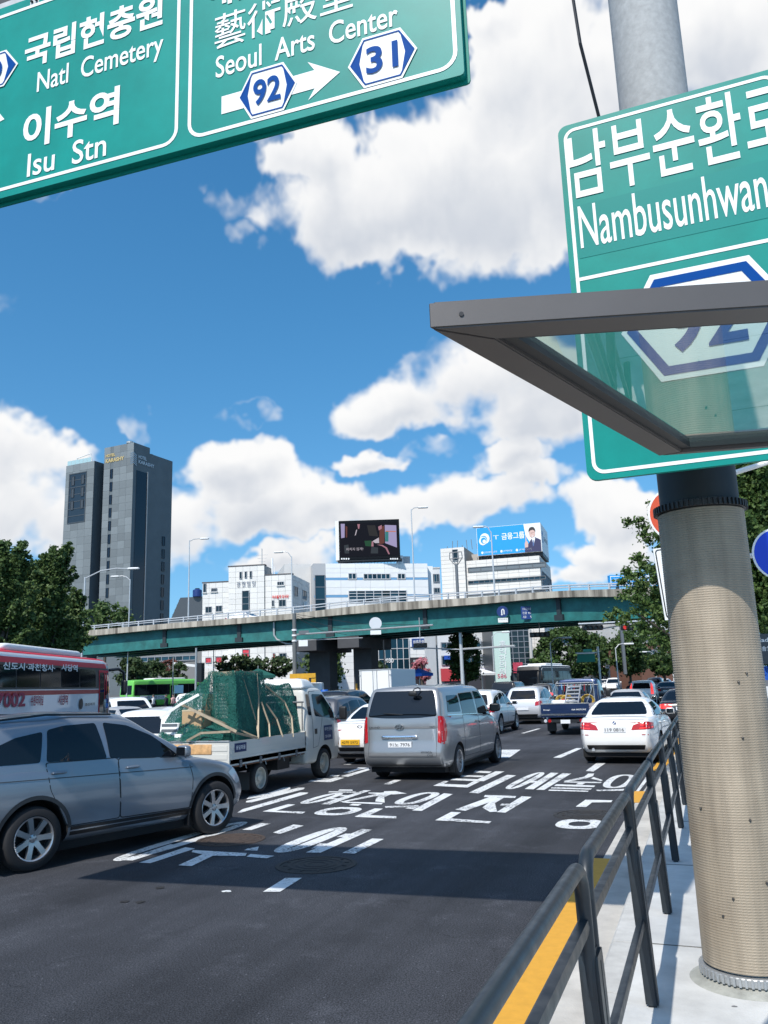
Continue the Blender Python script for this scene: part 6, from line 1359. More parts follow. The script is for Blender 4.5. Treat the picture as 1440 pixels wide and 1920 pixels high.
for px in (298, 440, 619, 796, 1046):
    p, hh = via(tx_of(px)); i = int(tx_of(px)/(len(P_)-1)*NV); n = nrm_[i]; q = p+n*.70; rz = math.atan2(n.y, n.x)+math.pi/2; t = MB()
    t.box((q.x, q.y, (hh[2]+hh[3])/2), (.36, .16, hh[2]-hh[3]), rz).box((q.x, q.y, hh[3]+.22), (.75, .3, .4), rz).build('splice_bracket', mk('bracket_dark', (.02, .03, .035), .6), fly)
p, hh = via(tx_of(508)); i = int(tx_of(508)/(len(P_)-1)*NV); q = p+nrm_[i]*.62; MB().tube([(q.x, q.y, hh[2]), (q.x, q.y, hh[3]+.5), (q.x+.25, q.y, hh[3]+.1), (q.x+1.0, q.y+.3, hh[3]-.3), (q.x+2.6, q.y+1, hh[3]-.4)], .10, 8).build('drain_pipe', M_STEEL, fly, 50)
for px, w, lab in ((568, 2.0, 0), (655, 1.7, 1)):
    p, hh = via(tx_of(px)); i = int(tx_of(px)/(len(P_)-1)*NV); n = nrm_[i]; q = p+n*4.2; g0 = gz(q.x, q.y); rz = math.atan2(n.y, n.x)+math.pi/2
    b = MB(); b.box((q.x, q.y, (g0+hh[3]-1.0)/2), (w, 1.6, hh[3]-1.0-g0), rz); b.box((q.x, q.y, hh[3]-.55), (w*1.15, 7.6, .95), rz); pier = b.build('pier', mk('pier_shaded_concrete', (.065, .065, .068), .9, var=.2, vscale=.8), fly)  # pier colour darkened to take in the shadow beneath the deck
    for k in range(5 if lab else 0):
        a = -.62+k*.31; u_ = Vector((math.cos(rz), math.sin(rz))); c = q+u_*(a)-n*.805
        MB().box((c.x, c.y, g0+1.05), (.16, .012, 2.0), rz).build('warning_stripe', M_YEL if k % 2 == 0 else M_BLACK, pier)
# signs hanging on the girder
def plate_at(name, label, cat, px, py, D, w, hgt, mat, par=None, rz=YAW):
    p = at_d(px, py, D); t = thing(name, label, cat, tuple(p), rz); MB().bx(-w/2, w/2, -.04, .0, -hgt/2, hgt/2).build('plate', mat, t); return t
t = thing('u_turn_sign', 'blue round U-turn sign hanging on the flyover girder', 'traffic sign', tuple(at_d(942, 1147, 61.5)), YAW); Mx = Matrix.Rotation(R_(90), 4, 'X')
MB().lathe([(0, 0), (.42, 0), (.42, .05), (0, .05)], 28, Mx).build('plate', mk('sign_navy', (.01, .035, .16), .5), t); flat('arrow', [[(-.05, -.2), (-.05, .08), (.03, .18), (.13, .18), (.20, .08), (.20, -.22), (.12, -.22), (.12, .06), (.09, .1), (.05, .1), (.03, .06), (.03, -.2), (.08, -.2), (-.01, -.3), (-.10, -.2)]], M_SWHITE, t, (-.05, -.055, .02), (1, 0, 0), (0, 0, 1))
MB().bx(-.36, .36, -.05, 0, -.78, -.46).build('notice', M_SWHITE, t); text('lettering', '직진신호시', M_BLACK, t, (-.3, -.055, -.60), (1, 0, 0), (0, 0, 1), .6, .1, 0, 1)
t = plate_at('blue_sign', 'rectangular blue U-turn notice on the flyover girder', 'traffic sign', 990, 1149, 60.5, 1.0, .92, mk('sign_blue_dark', (.01, .045, .2), .5))
for i, s in enumerate(('수도권화물차', '전용 455m', '유  턴')): text('lettering', s, M_SWHITE, t, (-.4, -.045, .18-i*.28), (1, 0, 0), (0, 0, 1), .8, .18, .0, 2)

# ---------------------------------------------------------------- buildings
class Bld:
    """local frame: x along the front (to the right), y into the building, z up"""
    def __init__(s, name, label, px, D, ang):
        o = at_d(px, 1285, D); s.O = Vector((o.x, o.y, 0)); s.u = _rt*math.cos(R_(ang))+_fh*math.sin(R_(ang)); s.n = Vector((s.u.y, -s.u.x, 0))
        s.rz = math.atan2(s.u.y, s.u.x); s.t = thing(name, label, 'building', tuple(s.O), s.rz)
    def f(s, px, py, y=0.):
        d = ray(px, py); o = s.O-s.n*y; t = (o-CAM).dot(s.n)/d.dot(s.n); q = CAM+d*t-s.O; return q.dot(s.u), q.z
    def s_(s, px, py, x=0.):
        d = ray(px, py); o = s.O+s.u*x; t = (o-CAM).dot(s.u)/d.dot(s.u); q = CAM+d*t-s.O; return -q.dot(s.n), q.z
    def box(s, name, mat, x0, x1, y0, y1, z0, z1): return MB().bx(x0, x1, y0, y1, z0, z1).build(name, mat, s.t)
    def window(s, r, nx=1, nz=1, y=0., frame=None, glass=None, side=None, fr=.07, sill=False):
        """r = (x0,x1,z0,z1) on the front plane y (or (y0,y1,z0,z1) on the right side plane x = side)"""
        a0, a1, z0, z1 = r; b = MB(); fm = frame or mk('window_frame', (.30, .31, .33), .5, .4)
        def put(bb, p0, p1, q0, q1, d0, d1):
            if side is None: bb.bx(p0, p1, y-d1, y-d0, q0, q1)
            else: bb.bx(side+d0, side+d1, p0, p1, q0, q1)
        put(b, a0, a1, z0, z0+fr, -.1, .16); put(b, a0, a1, z1-fr, z1, -.1, .16); put(b, a0, a0+fr, z0+fr, z1-fr, -.1, .16); put(b, a1-fr, a1, z0+fr, z1-fr, -.1, .16)
        for i in range(1, nx): x = a0+(a1-a0)*i/nx; put(b, x-fr*.4, x+fr*.4, z0+fr, z1-fr, -.1, .15)
        for j in range(1, nz): z = z0+(z1-z0)*j/nz; put(b, a0+fr, a1-fr, z-fr*.4, z+fr*.4, -.1, .145)
        w = b.build('window', fm, s.t)
        for i in range(nx):
            for j in range(nz):
                bb = MB(); put(bb, a0+(a1-a0)*i/nx+fr*.3, a0+(a1-a0)*(i+1)/nx-fr*.3, z0+(z1-z0)*j/nz+fr*.3, z0+(z1-z0)*(j+1)/nz-fr*.3, -.08, .085); bb.build('pane', glass or M_GLASS2, w)
        if sill: bb = MB(); put(bb, a0-.1, a1+.1, z0-.12, z0, -.05, .22); bb.build('sill', M_CONC, w)
        return w
    def pxwin(s, x0, y0, x1, y1, nx=1, nz=1, **k):
        a, b_ = s.f(x0, (y0+y1)/2, k.get('y', 0.)), s.f(x1, (y0+y1)/2, k.get('y', 0.)); xm = (x0+x1)/2; t, bt = s.f(xm, y0, k.get('y', 0.))[1], s.f(xm, y1, k.get('y', 0.))[1]
        return s.window((a[0], b_[0], bt, t), nx, nz, **k)
    def panels(s, mat, x0, x1, z0, z1, pw, ph, y=0., side=None, gap=.03, skip=(), t=.06, limit=300):
        """cladding panels, one object each, sharing one mesh; skip: rectangles kept free"""
        nx, nz = max(1, round((x1-x0)/pw)), max(1, round((z1-z0)/ph)); w, hgt = (x1-x0)/nx, (z1-z0)/nz
        me = (MB().bx(gap/2, w-gap/2, -t, -.004, gap/2, hgt-gap/2) if side is None else MB().bx(.004, t, gap/2, w-gap/2, gap/2, hgt-gap/2)).mesh('cladding_panel', mat)
        c = 0
        for j in reversed(range(nz)):
            for i in range(nx):
                a, z = x0+i*w, z0+j*hgt
                if any(a > q[0]-w*.15 and a+w < q[1]+w*.15 and z > q[2]-.1 and z+hgt < q[3]+.1 for q in skip): continue
                if c >= limit: return
                instance(me, 'cladding_panel', s.t, (a, y, z) if side is None else (side, a, z)); c += 1
def roof_rail(B, x0, x1, y, z, hgt=1.0, mat=None):
    b = MB().tube([(x0, y, z+hgt), (x1, y, z+hgt)], .04, 5)
    for k in range(int((x1-x0)/1.4)+1): b.tube([(min(x1, x0+k*1.4), y, z), (min(x1, x0+k*1.4), y, z+hgt)], .03, 4)
    return b.build('roof_rail', mat or M_STEEL, B.t)
# --- hotel tower
z3 = lambda x, y: (x/3.6, 800+y/3.6)
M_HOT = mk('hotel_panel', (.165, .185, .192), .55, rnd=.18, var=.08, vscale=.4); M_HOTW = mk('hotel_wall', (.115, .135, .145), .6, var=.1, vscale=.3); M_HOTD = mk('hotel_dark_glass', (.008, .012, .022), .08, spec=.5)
B = Bld('hotel', 'dark grey hotel tower with its name on top', 237.5, 190, -25)
xl, zt = B.f(*z3(667, 150)); _, zt2 = B.f(*z3(855, 118)); zt = (zt+zt2)/2; xa = B.f(*z3(446, 600))[0]; xb = B.f(*z3(637, 600))[0]; xc = B.f(*z3(690, 600))[0]; zl = (B.f(*z3(447, 268))[1]+B.f(*z3(645, 240))[1])/2
yr1 = B.s_(*z3(1003, 500))[0]; yr2 = B.s_(*z3(1160, 500))[0]; zr = (B.s_(*z3(1070, 203))[1]+B.s_(*z3(1160, 232))[1])/2
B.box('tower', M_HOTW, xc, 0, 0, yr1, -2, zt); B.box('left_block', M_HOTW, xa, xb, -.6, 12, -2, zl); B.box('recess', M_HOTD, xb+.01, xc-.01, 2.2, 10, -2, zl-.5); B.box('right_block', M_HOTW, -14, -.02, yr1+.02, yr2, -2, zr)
xs_, xe_ = B.f(*z3(735, 600))[0], B.f(*z3(752, 600))[0]
zs_ = B.f(*z3(745, 290))[1]
zn = lambda z, k: z
slits = []
for k in range(22):
    z1 = zs_-k*3.05; 
    if z1 < 8: break
    B.window((xs_, xe_, z1-2.1, z1), 1, 1, fr=.10, glass=M_HOTD, frame=M_HOTD)
wl = (B.f(*z3(462, 500), -.6)[0], B.f(*z3(580, 500), -.6)[0], B.f(*z3(515, 650), -.6)[1], B.f(*z3(525, 312), -.6)[1])
B.window(wl, 1, 7, y=-.6, glass=mk('hotel_window', (.02, .03, .042), .08), frame=mk('hotel_frame', (.05, .06, .07), .5), fr=.22)
for k in range(3):
    for dx in (.16, .72): zc = wl[3]-(.06+.245*k)*(wl[3]-wl[2]); B.window((wl[0]+(wl[1]-wl[0])*dx, wl[0]+(wl[1]-wl[0])*(dx+.16), zc-2.2, zc), y=-.68, fr=.08, glass=mk('lit_room', (.055, .06, .066), .3), frame=MATS['lit_room'])
B.panels(M_HOT, xa, xb, 20, zl, 2.1, 1.75, y=-.6, skip=[wl], limit=150)
B.panels(M_HOT, xc, xs_-.1, 20, zt, 1.6, 1.75, limit=60); B.panels(M_HOT, xe_+.1, 0, 20, zt, 2.2, 1.75, limit=110)
y1, y2 = B.s_(*z3(912, 600))[0], B.s_(*z3(985, 600))[0]; zd = B.s_(*z3(950, 302))[1]
B.box('dark_strip', M_HOTD, .0, .07, y1, y2, 0, zd); B.box('strip_edge', mk('edge_pale', (.3, .32, .33), .5), .0, .25, y2, y2+.25, 0, zd+.3)
yq1, yq2 = B.s_(*z3(1091, 900))[0], B.s_(*z3(1108, 900))[0]; zq = B.s_(*z3(1100, 730))[1]
for k in range(12): B.window((yq1, yq2, zq-2.6-k*3.0, zq-.4-k*3.0), side=0.0, fr=.1, glass=M_HOTD, frame=M_HOTD)
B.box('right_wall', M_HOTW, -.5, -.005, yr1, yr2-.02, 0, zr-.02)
M_GOLD = mk('gold_letters', (.75, .52, .2), .3, .4); M_SILV = mk('silver_letters', (.5, .52, .54), .3, .4)
def fl(tx, m, a, b_, c, side=False):
    if not side: p, q, r = B.f(*a), B.f(*b_), B.f(*c); text('lettering', tx, m, B.t, (p[0], -.16, (p[1]+q[1])/2), (1, 0, 0), (0, 0, 1), q[0]-p[0], r[1]-p[1], .03, 2)
    else: p, q, r = B.s_(*a), B.s_(*b_), B.s_(*c); text('lettering', tx, m, B.t, (.16, p[0], (p[1]+q[1])/2), (0, 1, 0), (0, 0, 1), q[0]-p[0], r[1]-p[1], .03, 2)
zz = lambda x, y: (140+x/7.2, 820+y/7.2)
fl('HOTEL', M_GOLD, zz(425, 275), zz(552, 255), zz(425, 235)); fl('KARASHY', M_GOLD, zz(425, 352), zz(672, 305), zz(425, 300)); fl('HOTEL', M_SILV, zz(855, 288), zz(965, 315), zz(855, 240), True); fl('KARASHY', M_SILV, zz(855, 358), zz(1068, 412), zz(855, 308), True)
p, q = B.s_(*zz(740, 345)), B.s_(*zz(835, 200)); cw, ch = q[0]-p[0], q[1]-p[1]; pl = []
for k in range(6):
    for s_ in (-1, 1): c = p[0]+cw/2; pl.append([(c+s_*.0, p[1]+ch*(.1+.15*k)), (c+s_*cw*.48, p[1]+ch*(-.08+.15*k)), (c+s_*cw*.48, p[1]+ch*(-.01+.15*k)), (c+s_*.0, p[1]+ch*(.17+.15*k))])
flat('emblem', [x for x in pl if min(v for _, v in x) > p[1]-.4], M_SILV, B.t, (.17, 0, 0), (0, 1, 0), (0, 0, 1))
b = MB(); [b.bx(xa+.2+k*1.25, xa+1.38+k*1.25, -.5, -.46, zl, zl+1.1) for k in range(int((xb-xa-.3)/1.25))]; b.build('glass_rail', mk('rail_glass', (.35, .5, .52), .1), B.t)
MB().tube([(xa+1.5, 1, zl), (xa+1.6, 1, zl+2.0), (xa+6, 1, zl+2.6), (xa+6.4, 1, zl+.6)], .12, 6).build('roof_pipe', M_WHITE, B.t); MB().cyl((-4, 3, zt), (-4, 3, zt+1.1), .35, n=10).cyl((-4, 3, zt+1.1), (-4, 3, zt+1.5), .8, n=12).build('roof_vent', M_STEEL, B.t)
B.box('roof_frame', M_HOTW, -8, 0, yr1+.5, yr1+1.2, zr, zr+.05)
# --- low building with slanted glazed roof and the blue water tank
B = Bld('annex_building', 'low grey building with slanted dark roof left of the white offices', 380, 150, -10)
x0, zr_ = B.f(318, 1155)[0], B.f(350, 1120)[1]; zb_ = B.f(350, 1165)[1]
B.box('wall', mk('annex_wall', (.25, .26, .26), .7), x0, 0, 0, 10, -1, zb_); xm_ = B.f(338, 1122)[0]
MB().prism([(x0, zb_), (0, zb_), (0, zr_), (xm_, zr_)], 9, Matrix(((1, 0, 0, 0), (0, 0, 1, 0), (0, 1, 0, 0), (0, 0, 0, 1)))).build('slanted_roof', mk('slate_dark', (.06, .07, .08), .4), B.t)
for k in range(5):
    f_ = (k+.5)/5; MB().box((x0+(xm_-x0)*f_-.05, 4.5, zb_+(zr_-zb_)*f_), (.08, 9, .12)).build('roof_bar', M_GREY, B.t)
p, q = B.f(362, 1122), B.f(378, 1104); t = thing('water_tank', 'dark blue water tank on the low grey roof', 'tank', tuple(B.O+B.u*((p[0]+q[0])/2)+Vector((0, 0, zr_))), 0); r_ = (q[0]-p[0])/2
MB().lathe([(0, 0), (r_, 0), (r_*1.03, .3), (r_, .6), (r_*1.03, .9), (r_, q[1]-zr_-.2), (r_*.5, q[1]-zr_), (0, q[1]-zr_)], 20).build('body', mk('tank_blue', (.01, .035, .16), .45), t, 50); MB().cyl((0, 0, q[1]-zr_), (0, 0, q[1]-zr_+.12), .4, n=12).build('lid', M_BLACK, t)
# --- white stone-clad office building
z4 = lambda x, y: (300+x/2.6667, 920+y/2.6667)
M_STONE = mk('pale_stone_panel', (.72, .70, .66), .6, rnd=.06, var=.06, vscale=.8); M_STONEW = mk('stone_joint', (.36, .35, .33), .8)
B = Bld('office_building', 'cream stone-clad office building with three slit windows in its tower', *z4(665, 0)[:1], 120, -8)
xl = B.f(*z4(212, 600))[0]; x1_ = B.f(*z4(345, 600))[0]; x2_ = B.f(*z4(525, 600))[0]; zw = (B.f(*z4(230, 463))[1]+B.f(*z4(340, 456))[1])/2; zt = (B.f(*z4(345, 385))[1]+B.f(*z4(525, 372))[1])/2; zr = B.f(*z4(600, 421))[1]
B.box('left_wing', M_STONEW, xl, x1_, 0, 12, -1, zw); B.box('tower', M_STONEW, x1_, x2_, -.25, 3.4, -1, zt); B.box('right_wing', M_STONEW, x2_, 0, 0, 11, -1, zr); B.box('rear_core', M_STONEW, x1_, x2_, 3.5, 11, -1, zw)
def W4(x0, y0, x1, y1, nx=1, nz=1, **k): return B.pxwin(*z4(x0, y0), *z4(x1, y1), nx, nz, **k)
wr = []
for (x0, y0, x1, y1, nx, nz, yy) in ((217, 465, 233, 510, 1, 1, 0), (257, 488, 287, 506, 3, 1, 0), (228, 580, 260, 612, 2, 1, 0), (280, 575, 312, 606, 2, 1, 0), (398, 406, 411, 442, 1, 1, -.25), (424, 404, 436, 438, 1, 1, -.25), (449, 402, 461, 438, 1, 1, -.25), (411, 500, 447, 600, 1, 3, -.25), (587, 455, 620, 474, 3, 1, 0), (595, 545, 630, 580, 2, 1, 0), (560, 548, 572, 580, 1, 1, 0), (228, 834, 258, 862, 1, 1, 0), (280, 830, 312, 860, 1, 1, 0), (597, 812, 633, 842, 2, 1, 0), (412, 792, 448, 834, 1, 2, -.25), (565, 812, 577, 845, 1, 1, 0)):
    red = y0 > 700 and x0 < 580
    W4(x0, y0, x1, y1, nx, nz, y=yy, sill=y0 > 450 and y0 < 620, glass=mk('red_window_print', (.55, .04, .06), .4, var=.5, vscale=2.5) if red else None)
    a, c = B.f(*z4(x0, y1), yy), B.f(*z4(x1, y0), yy); wr.append((a[0], c[0], a[1], c[1]))
B.panels(M_STONE, xl, x1_, 1.5, zw, 1.05, .75, skip=wr, limit=150, t=.05); B.panels(M_STONE, x1_, x2_, 1.5, zt, 1.1, .80, y=-.25, skip=wr, limit=250, t=.05); B.panels(M_STONE, x2_, 0, 1.5, zr, 1.1, .78, skip=wr, limit=200, t=.05); B.panels(M_STONE, .2, 10.8, 6, zr, 1.2, .8, side=0., limit=120, t=.05)
for (a, b_) in ((668, 685), (710, 728)): ya, yb = B.s_(*z4(a, 470))[0], B.s_(*z4(b_, 470))[0]; B.window((ya, yb, zr-3.0, zr-1.6), side=0., nx=2)
for (a, b_) in ((672, 690), (712, 735)): ya, yb = B.s_(*z4(a, 560))[0], B.s_(*z4(b_, 560))[0]; B.window((ya, yb, zr-7.4, zr-5.6), side=0., nx=2)
for (x0, x1, z, yy) in ((xl-.1, x1_, zw, -.1), (x1_-.1, x2_+.1, zt, -.35), (x2_, .12, zr, -.1)): B.box('coping', mk('coping_dark', (.10, .09, .09), .7), x0, x1, yy, .6, z, z+.16)
p, q, r = B.f(*z4(385, 487), -.25), B.f(*z4(478, 477), -.25), B.f(*z4(385, 458), -.25); text('lettering', '광 명 빌 딩', mk('letter_steel', (.22, .23, .26), .3, .5), B.t, (p[0], -.42, (p[1]+q[1])/2), (1, 0, 0), (0, 0, 1), q[0]-p[0], r[1]-p[1], .01, 2)
p, q, r = B.f(*z4(562, 541)), B.f(*z4(645, 536)), B.f(*z4(562, 524)); text('lettering', '여수돌게 포식당', mk('letter_red', (.6, .03, .03), .5), B.t, (p[0], -.2, p[1]), (1, 0, 0), (0, 0, 1), q[0]-p[0], r[1]-p[1], .03, 2)
yy_ = B.s_(*z4(717, 490))[0]; MB().bx(.1, .7, yy_-.4, yy_+.4, zr-4.2, zr-3.4).build('air_conditioner', M_WHITE, B.t)
for (px, py0, py1) in ((510, 290, 372), (562, 338, 422), (573, 380, 422)): x, z = B.f(*z4(px, py1), 3); _, zT = B.f(*z4(px, py0), 3); MB().cyl((x, 3, z-1), (x, 3, zT), .07 if px != 562 else .16, n=6).build('antenna', M_STEEL if px == 510 else M_WHITE, B.t)
x, z = B.f(*z4(510, 322), 3); b = MB(); [b.tube([(x-.9+.2*k, 3, z-.5*k), (x+.9-.2*k, 3, z-.5*k)], .03, 4) for k in range(3)]; b.build('aerial', M_STEEL, B.t)
# --- white panelled building that carries the LED screen
z8 = lambda x, y: (620+x/7.2, 960+y/7.2)
M_WPAN = mk('white_panel', (.84, .84, .82), .45, rnd=.04, var=.05, vscale=.5); M_WJ = mk('panel_joint', (.42, .43, .44), .7); M_BLUEB = mk('pale_blue_band', (.16, .36, .58), .5); M_CURT = mk('curtain_glass', (.012, .045, .07), .06, spec=.28, rnd=.6)
B = Bld('screen_building', 'white panelled building with pale blue bands below the video screen', 591, 135, 13)
xw = B.f(803, 1100)[0]; zt = (B.f(600, 1056)[1]+B.f(795, 1057)[1])/2; B.box('wall', M_WJ, 0, xw, 0, 14, -1, zt); B.box('side_chamfer', M_WPAN, xw+.01, xw+1.2, 1.0, 12, -1, zt-.3)
xs0 = B.f(533, 1080, 3)[0]; zs0 = (B.f(540, 1060, 3)[1]+B.f(585, 1055, 3)[1])/2; B.box('left_wing', mk('wing_beige', (.62, .60, .57), .7, var=.05, vscale=.6), xs0, -.02, 3, 16, -1, zs0)
wr = []
for (x0, y0, x1, y1, nx, nz) in ((235, 825, 345, 912, 2, 1), (440, 830, 802, 912, 6, 1), (900, 828, 1005, 910, 2, 1), (240, 1055, 1025, 1225, 7, 4)):
    a, c = B.f(*z8(x0, y1)), B.f(*z8(x1, y0)); r = (a[0], c[0], a[1], c[1]); wr.append(r); w_ = B.window(r, nx, nz, glass=M_CURT, fr=.12, frame=mk('white_frame', (.6, .61, .62), .5)); 
z0a, z1a = B.f(*z8(500, 1225))[1], B.f(*z8(500, 1055))[1]
yb0, yb1 = B.f(*z8(100, 920))[1], B.f(*z8(100, 888))[1]; yc0, yc1 = B.f(*z8(100, 1155))[1], B.f(*z8(100, 1120))[1]
B.panels(M_WPAN, 2.0, xw, yb1, zt, 2.45, .95, skip=wr, limit=120); B.panels(M_WPAN, 2.0, xw, yc1, yb0, 2.45, 1.0, skip=wr, limit=120); B.panels(M_WPAN, 2.0, xw, 1.5, yc0, 2.45, 1.05, skip=wr, limit=200)
for (a, c) in ((yb0, yb1), (yc0, yc1)):
    segs = [(0.05, wr[0][0]-.1), (wr[0][1]+.1, wr[1][0]-.1), (wr[1][1]+.1, wr[2][0]-.1), (wr[2][1]+.1, xw)] if a == yb0 else [(0.05, wr[3][0]-.1), (wr[3][1]+.1, xw)]
    for s0, s1 in segs: B.box('blue_band', M_BLUEB, s0, s1, -.05, -.003, a+.02, c-.02)
xg = 1.9; za, zb_ = B.f(600, 1150)[1], B.f(600, 1078)[1]; B.window((.15, xg, 2, zb_), 1, 9, glass=M_CURT, fr=.1)
# lower curtain wall under the flyover
a, c = B.f(676, 1288), B.f(766, 1196); B.window((a[0], c[0], 1.0, c[1]), 8, 5, y=-.1, glass=M_CURT, fr=.12, frame=mk('white_frame', (.6,)*3)); text('lettering', '030', M_SWHITE, B.t, (*[B.f(723, 1243)[0]], -.28, B.f(723, 1243)[1]), (1, 0, 0), (0, 0, 1), 1.3, .75, .02, 2)
a, c = B.f(772, 1213), B.f(806, 1197); B.box('shop_sign', mk('shop_blue', (.012, .06, .25), .5), a[0], c[0], -.4, -.1, a[1], c[1]); text('lettering', '바른정형외과', M_SWHITE, B.t, (a[0]+.2, -.42, a[1]+.4), (1, 0, 0), (0, 0, 1), c[0]-a[0]-.4, .7, .01, 2)
a, c = B.f(703, 1265), B.f(725, 1254); B.box('shop_awning', mk('awning_orange', (.7, .2, .02), .6), a[0], c[0], -1.0, -.15, a[1], c[1]-.1)
a, c = B.f(770, 1282), B.f(815, 1232); B.box('shop_front', mk('shop_dark', (.03, .03, .035), .5), a[0], c[0], -.6, -.15, 1, c[1]); text('lettering', '동경규동', M_SWHITE, B.t, (a[0]+.4, -.63, c[1]-1.0), (1, 0, 0), (0, 0, 1), c[0]-a[0]-1.2, .6, .01, 2)
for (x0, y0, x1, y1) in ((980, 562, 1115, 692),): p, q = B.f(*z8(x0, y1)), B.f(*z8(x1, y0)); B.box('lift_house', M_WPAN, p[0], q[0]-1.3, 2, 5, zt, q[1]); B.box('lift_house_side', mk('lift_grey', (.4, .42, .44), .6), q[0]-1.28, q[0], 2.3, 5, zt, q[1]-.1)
# LED screen
scr = thing('video_screen', 'large dark LED video screen with a subtitle on the roof', 'screen', tuple(B.O+B.u*B.f(*z8(515, 690))[0]+Vector((0, 0, zt))), B.rz+R_(-13))
def fs(px, py): d = ray(px, py); n = Vector((math.sin(YAW), -math.cos(YAW), 0)); o = scr.location; t = (o-CAM).dot(n)/d.dot(n); q = CAM+d*t-o; return q.dot(_rt), q.z
a, c = fs(*z8(118, 648)), fs(*z8(922, 95)); x0, x1, z0, z1 = a[0], c[0], a[1], c[1]
scr.rotation_euler = (0, 0, YAW)
MB().bx(x0, x1, 0, 2.4, z0, z1).build('housing', mk('screen_black', (.006, .008, .011), .7, spec=.1), scr); MB().bx(x0-.6, x0-.01, .3, 2.4, z0, z1+.1).build('side_cladding', M_WHITE, scr)
b = MB(); [b.bx(x0+.3+k*.55, x0+.36+k*.55, .4, .5, 0, z0) for k in range(int((x1-x0)/.55))]; b.bx(x0-.3, x1+.3, .1, 2.2, z0-.3, z0-.05); b.build('support_frame', M_BLACK, scr)
s8 = lambda x, y: fs(*z8(x, y)); em = lambda n, c, e: mk('led_'+n, (.004, .004, .005), .8, emit=c, estr=e, spec=.05)
MB().bx(x0+.25, x1-.25, -.03, -.001, z0+.5, z1-.45).build('display', em('dark', (.006, .007, .012), 1.), scr)
def led(nm, pts, m, k): flat(nm, [[s8(*p) for p in pts]], m, scr, (0, -.034-k*.004, 0), (1, 0, 0), (0, 0, 1))
L1, L2, L3, L4, L5, L6 = em('lilac', (.42, .38, .62), .9), em('pink', (.45, .22, .28), .9), em('green', (.02, .08, .04), 1.), em('teal', (.05, .25, .25), .9), em('brown', (.14, .05, .04), 1.), em('white', (.6, .55, .62), .9)
led('picture_area', [(135, 160), (190, 160), (188, 345), (142, 355)], L1, 0); led('picture_area', [(730, 175), (885, 180), (895, 480), (735, 420)], L1, 0); led('picture_area', [(735, 265), (780, 265), (780, 400), (735, 400)], L4, 1); led('picture_area', [(360, 165), (395, 165), (385, 230), (370, 225)], L2, 0); led('picture_area', [(345, 240), (358, 240), (340, 310), (325, 320)], L6, 0)
led('picture_area', [(455, 390), (550, 385), (550, 465), (470, 460)], L3, 0); led('picture_area', [(660, 215), (725, 180), (725, 420), (655, 440)], L5, 0); led('picture_area', [(565, 395), (650, 345), (655, 420), (600, 420)], L6, 1); led('picture_area', [(555, 395), (575, 400), (580, 465), (548, 465)], L2, 1); led('picture_area', [(620, 440), (700, 445), (760, 480), (800, 570), (780, 570), (740, 490), (690, 460)], L2, 2); led('picture_area', [(490, 180), (600, 180), (640, 330), (520, 320)], em('dusk', (.03, .03, .03), 1.), 0); led('picture_area', [(640, 200), (690, 175), (690, 225), (650, 250)], L2, 3); led('picture_area', [(200, 190), (225, 200), (222, 345), (205, 345)], L5, 1); led('picture_area', [(180, 450), (240, 440), (250, 560), (190, 560)], em('deep', (.04, .05, .06), 1.), 0); led('picture_area', [(550, 470), (640, 480), (640, 560), (540, 560)], em('deep', (.04, .05, .06), 1.), 3)
led('picture_area', [(745, 255), (880, 258), (880, 268), (745, 265)], em('orange', (.7, .2, .05), .9), 2)
p, q, r = s8(210, 525), s8(440, 522), s8(210, 485); text('subtitle', '지치지 않게!', L6, scr, (p[0], -.055, p[1]), (1, 0, 0), (0, 0, 1), q[0]-p[0], r[1]-p[1], .0, 2)
for k in range(8): xx = 150+k*31 if k < 4 else 812+(k-4)*29; p = s8(xx, 632); MB().bx(p[0]-.12, p[0]+.12, -.03, -.002, p[1]-.12, p[1]+.12).build('control_light', M_WHITE, scr)
# --- office block with the blue billboard
z5 = lambda x, y: (740+x/2.6667, 920+y/2.6667)
M_BEIG = mk('beige_panel', (.70, .67, .62), .6, rnd=.05); M_BEIGJ = mk('beige_joint', (.32, .31, .29), .8)
B = Bld('billboard_building', 'beige ribbed office block carrying the blue billboard', *z5(770, 0)[:1], 110, -17)
xl = B.f(*z5(360, 450))[0]; xt = B.f(*z5(241, 450))[0]; zt = (B.f(*z5(370, 352))[1]+B.f(*z5(765, 320))[1])/2; zT = (B.f(*z5(245, 292))[1]+B.f(*z5(360, 285))[1])/2
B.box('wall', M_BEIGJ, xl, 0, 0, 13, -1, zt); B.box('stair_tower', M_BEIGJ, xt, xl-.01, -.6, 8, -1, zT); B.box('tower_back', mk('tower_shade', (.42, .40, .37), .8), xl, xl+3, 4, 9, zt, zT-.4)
wr = []
for (y0, y1, nx, gm) in ((358, 410, 6, mk('pale_glass', (.16, .18, .19), .15)), (425, 470, 14, M_CURT), (492, 530, 12, M_CURT)):
    a, c = B.f(*z5(368, y1-6*(y1 < 480))), B.f(*z5(755, y0+(-6 if y0 < 400 else -2))); zc0, zc1 = (B.f(*z5(368, y1))[1]+B.f(*z5(760, y1-28))[1])/2, (B.f(*z5(368, y0+26))[1]+B.f(*z5(760, y0))[1])/2
    r = (a[0], c[0], zc0, zc1); wr.append(r); B.window(r, nx, 1, glass=gm, fr=.10, frame=mk('frame_dark', (.10, .11, .12), .5))
zprev = zt
B.panels(M_BEIG, xl, 0, 1.5, zt, 1.35, .52, skip=wr, limit=300, t=.05); B.panels(M_BEIG, xt, xl, 3, zT, 1.6, .55, y=-.6, limit=140, t=.05)
B.panels(M_BEIG, .3, 12.7, 8, zt, 1.5, .6, side=0., limit=160, t=.05)
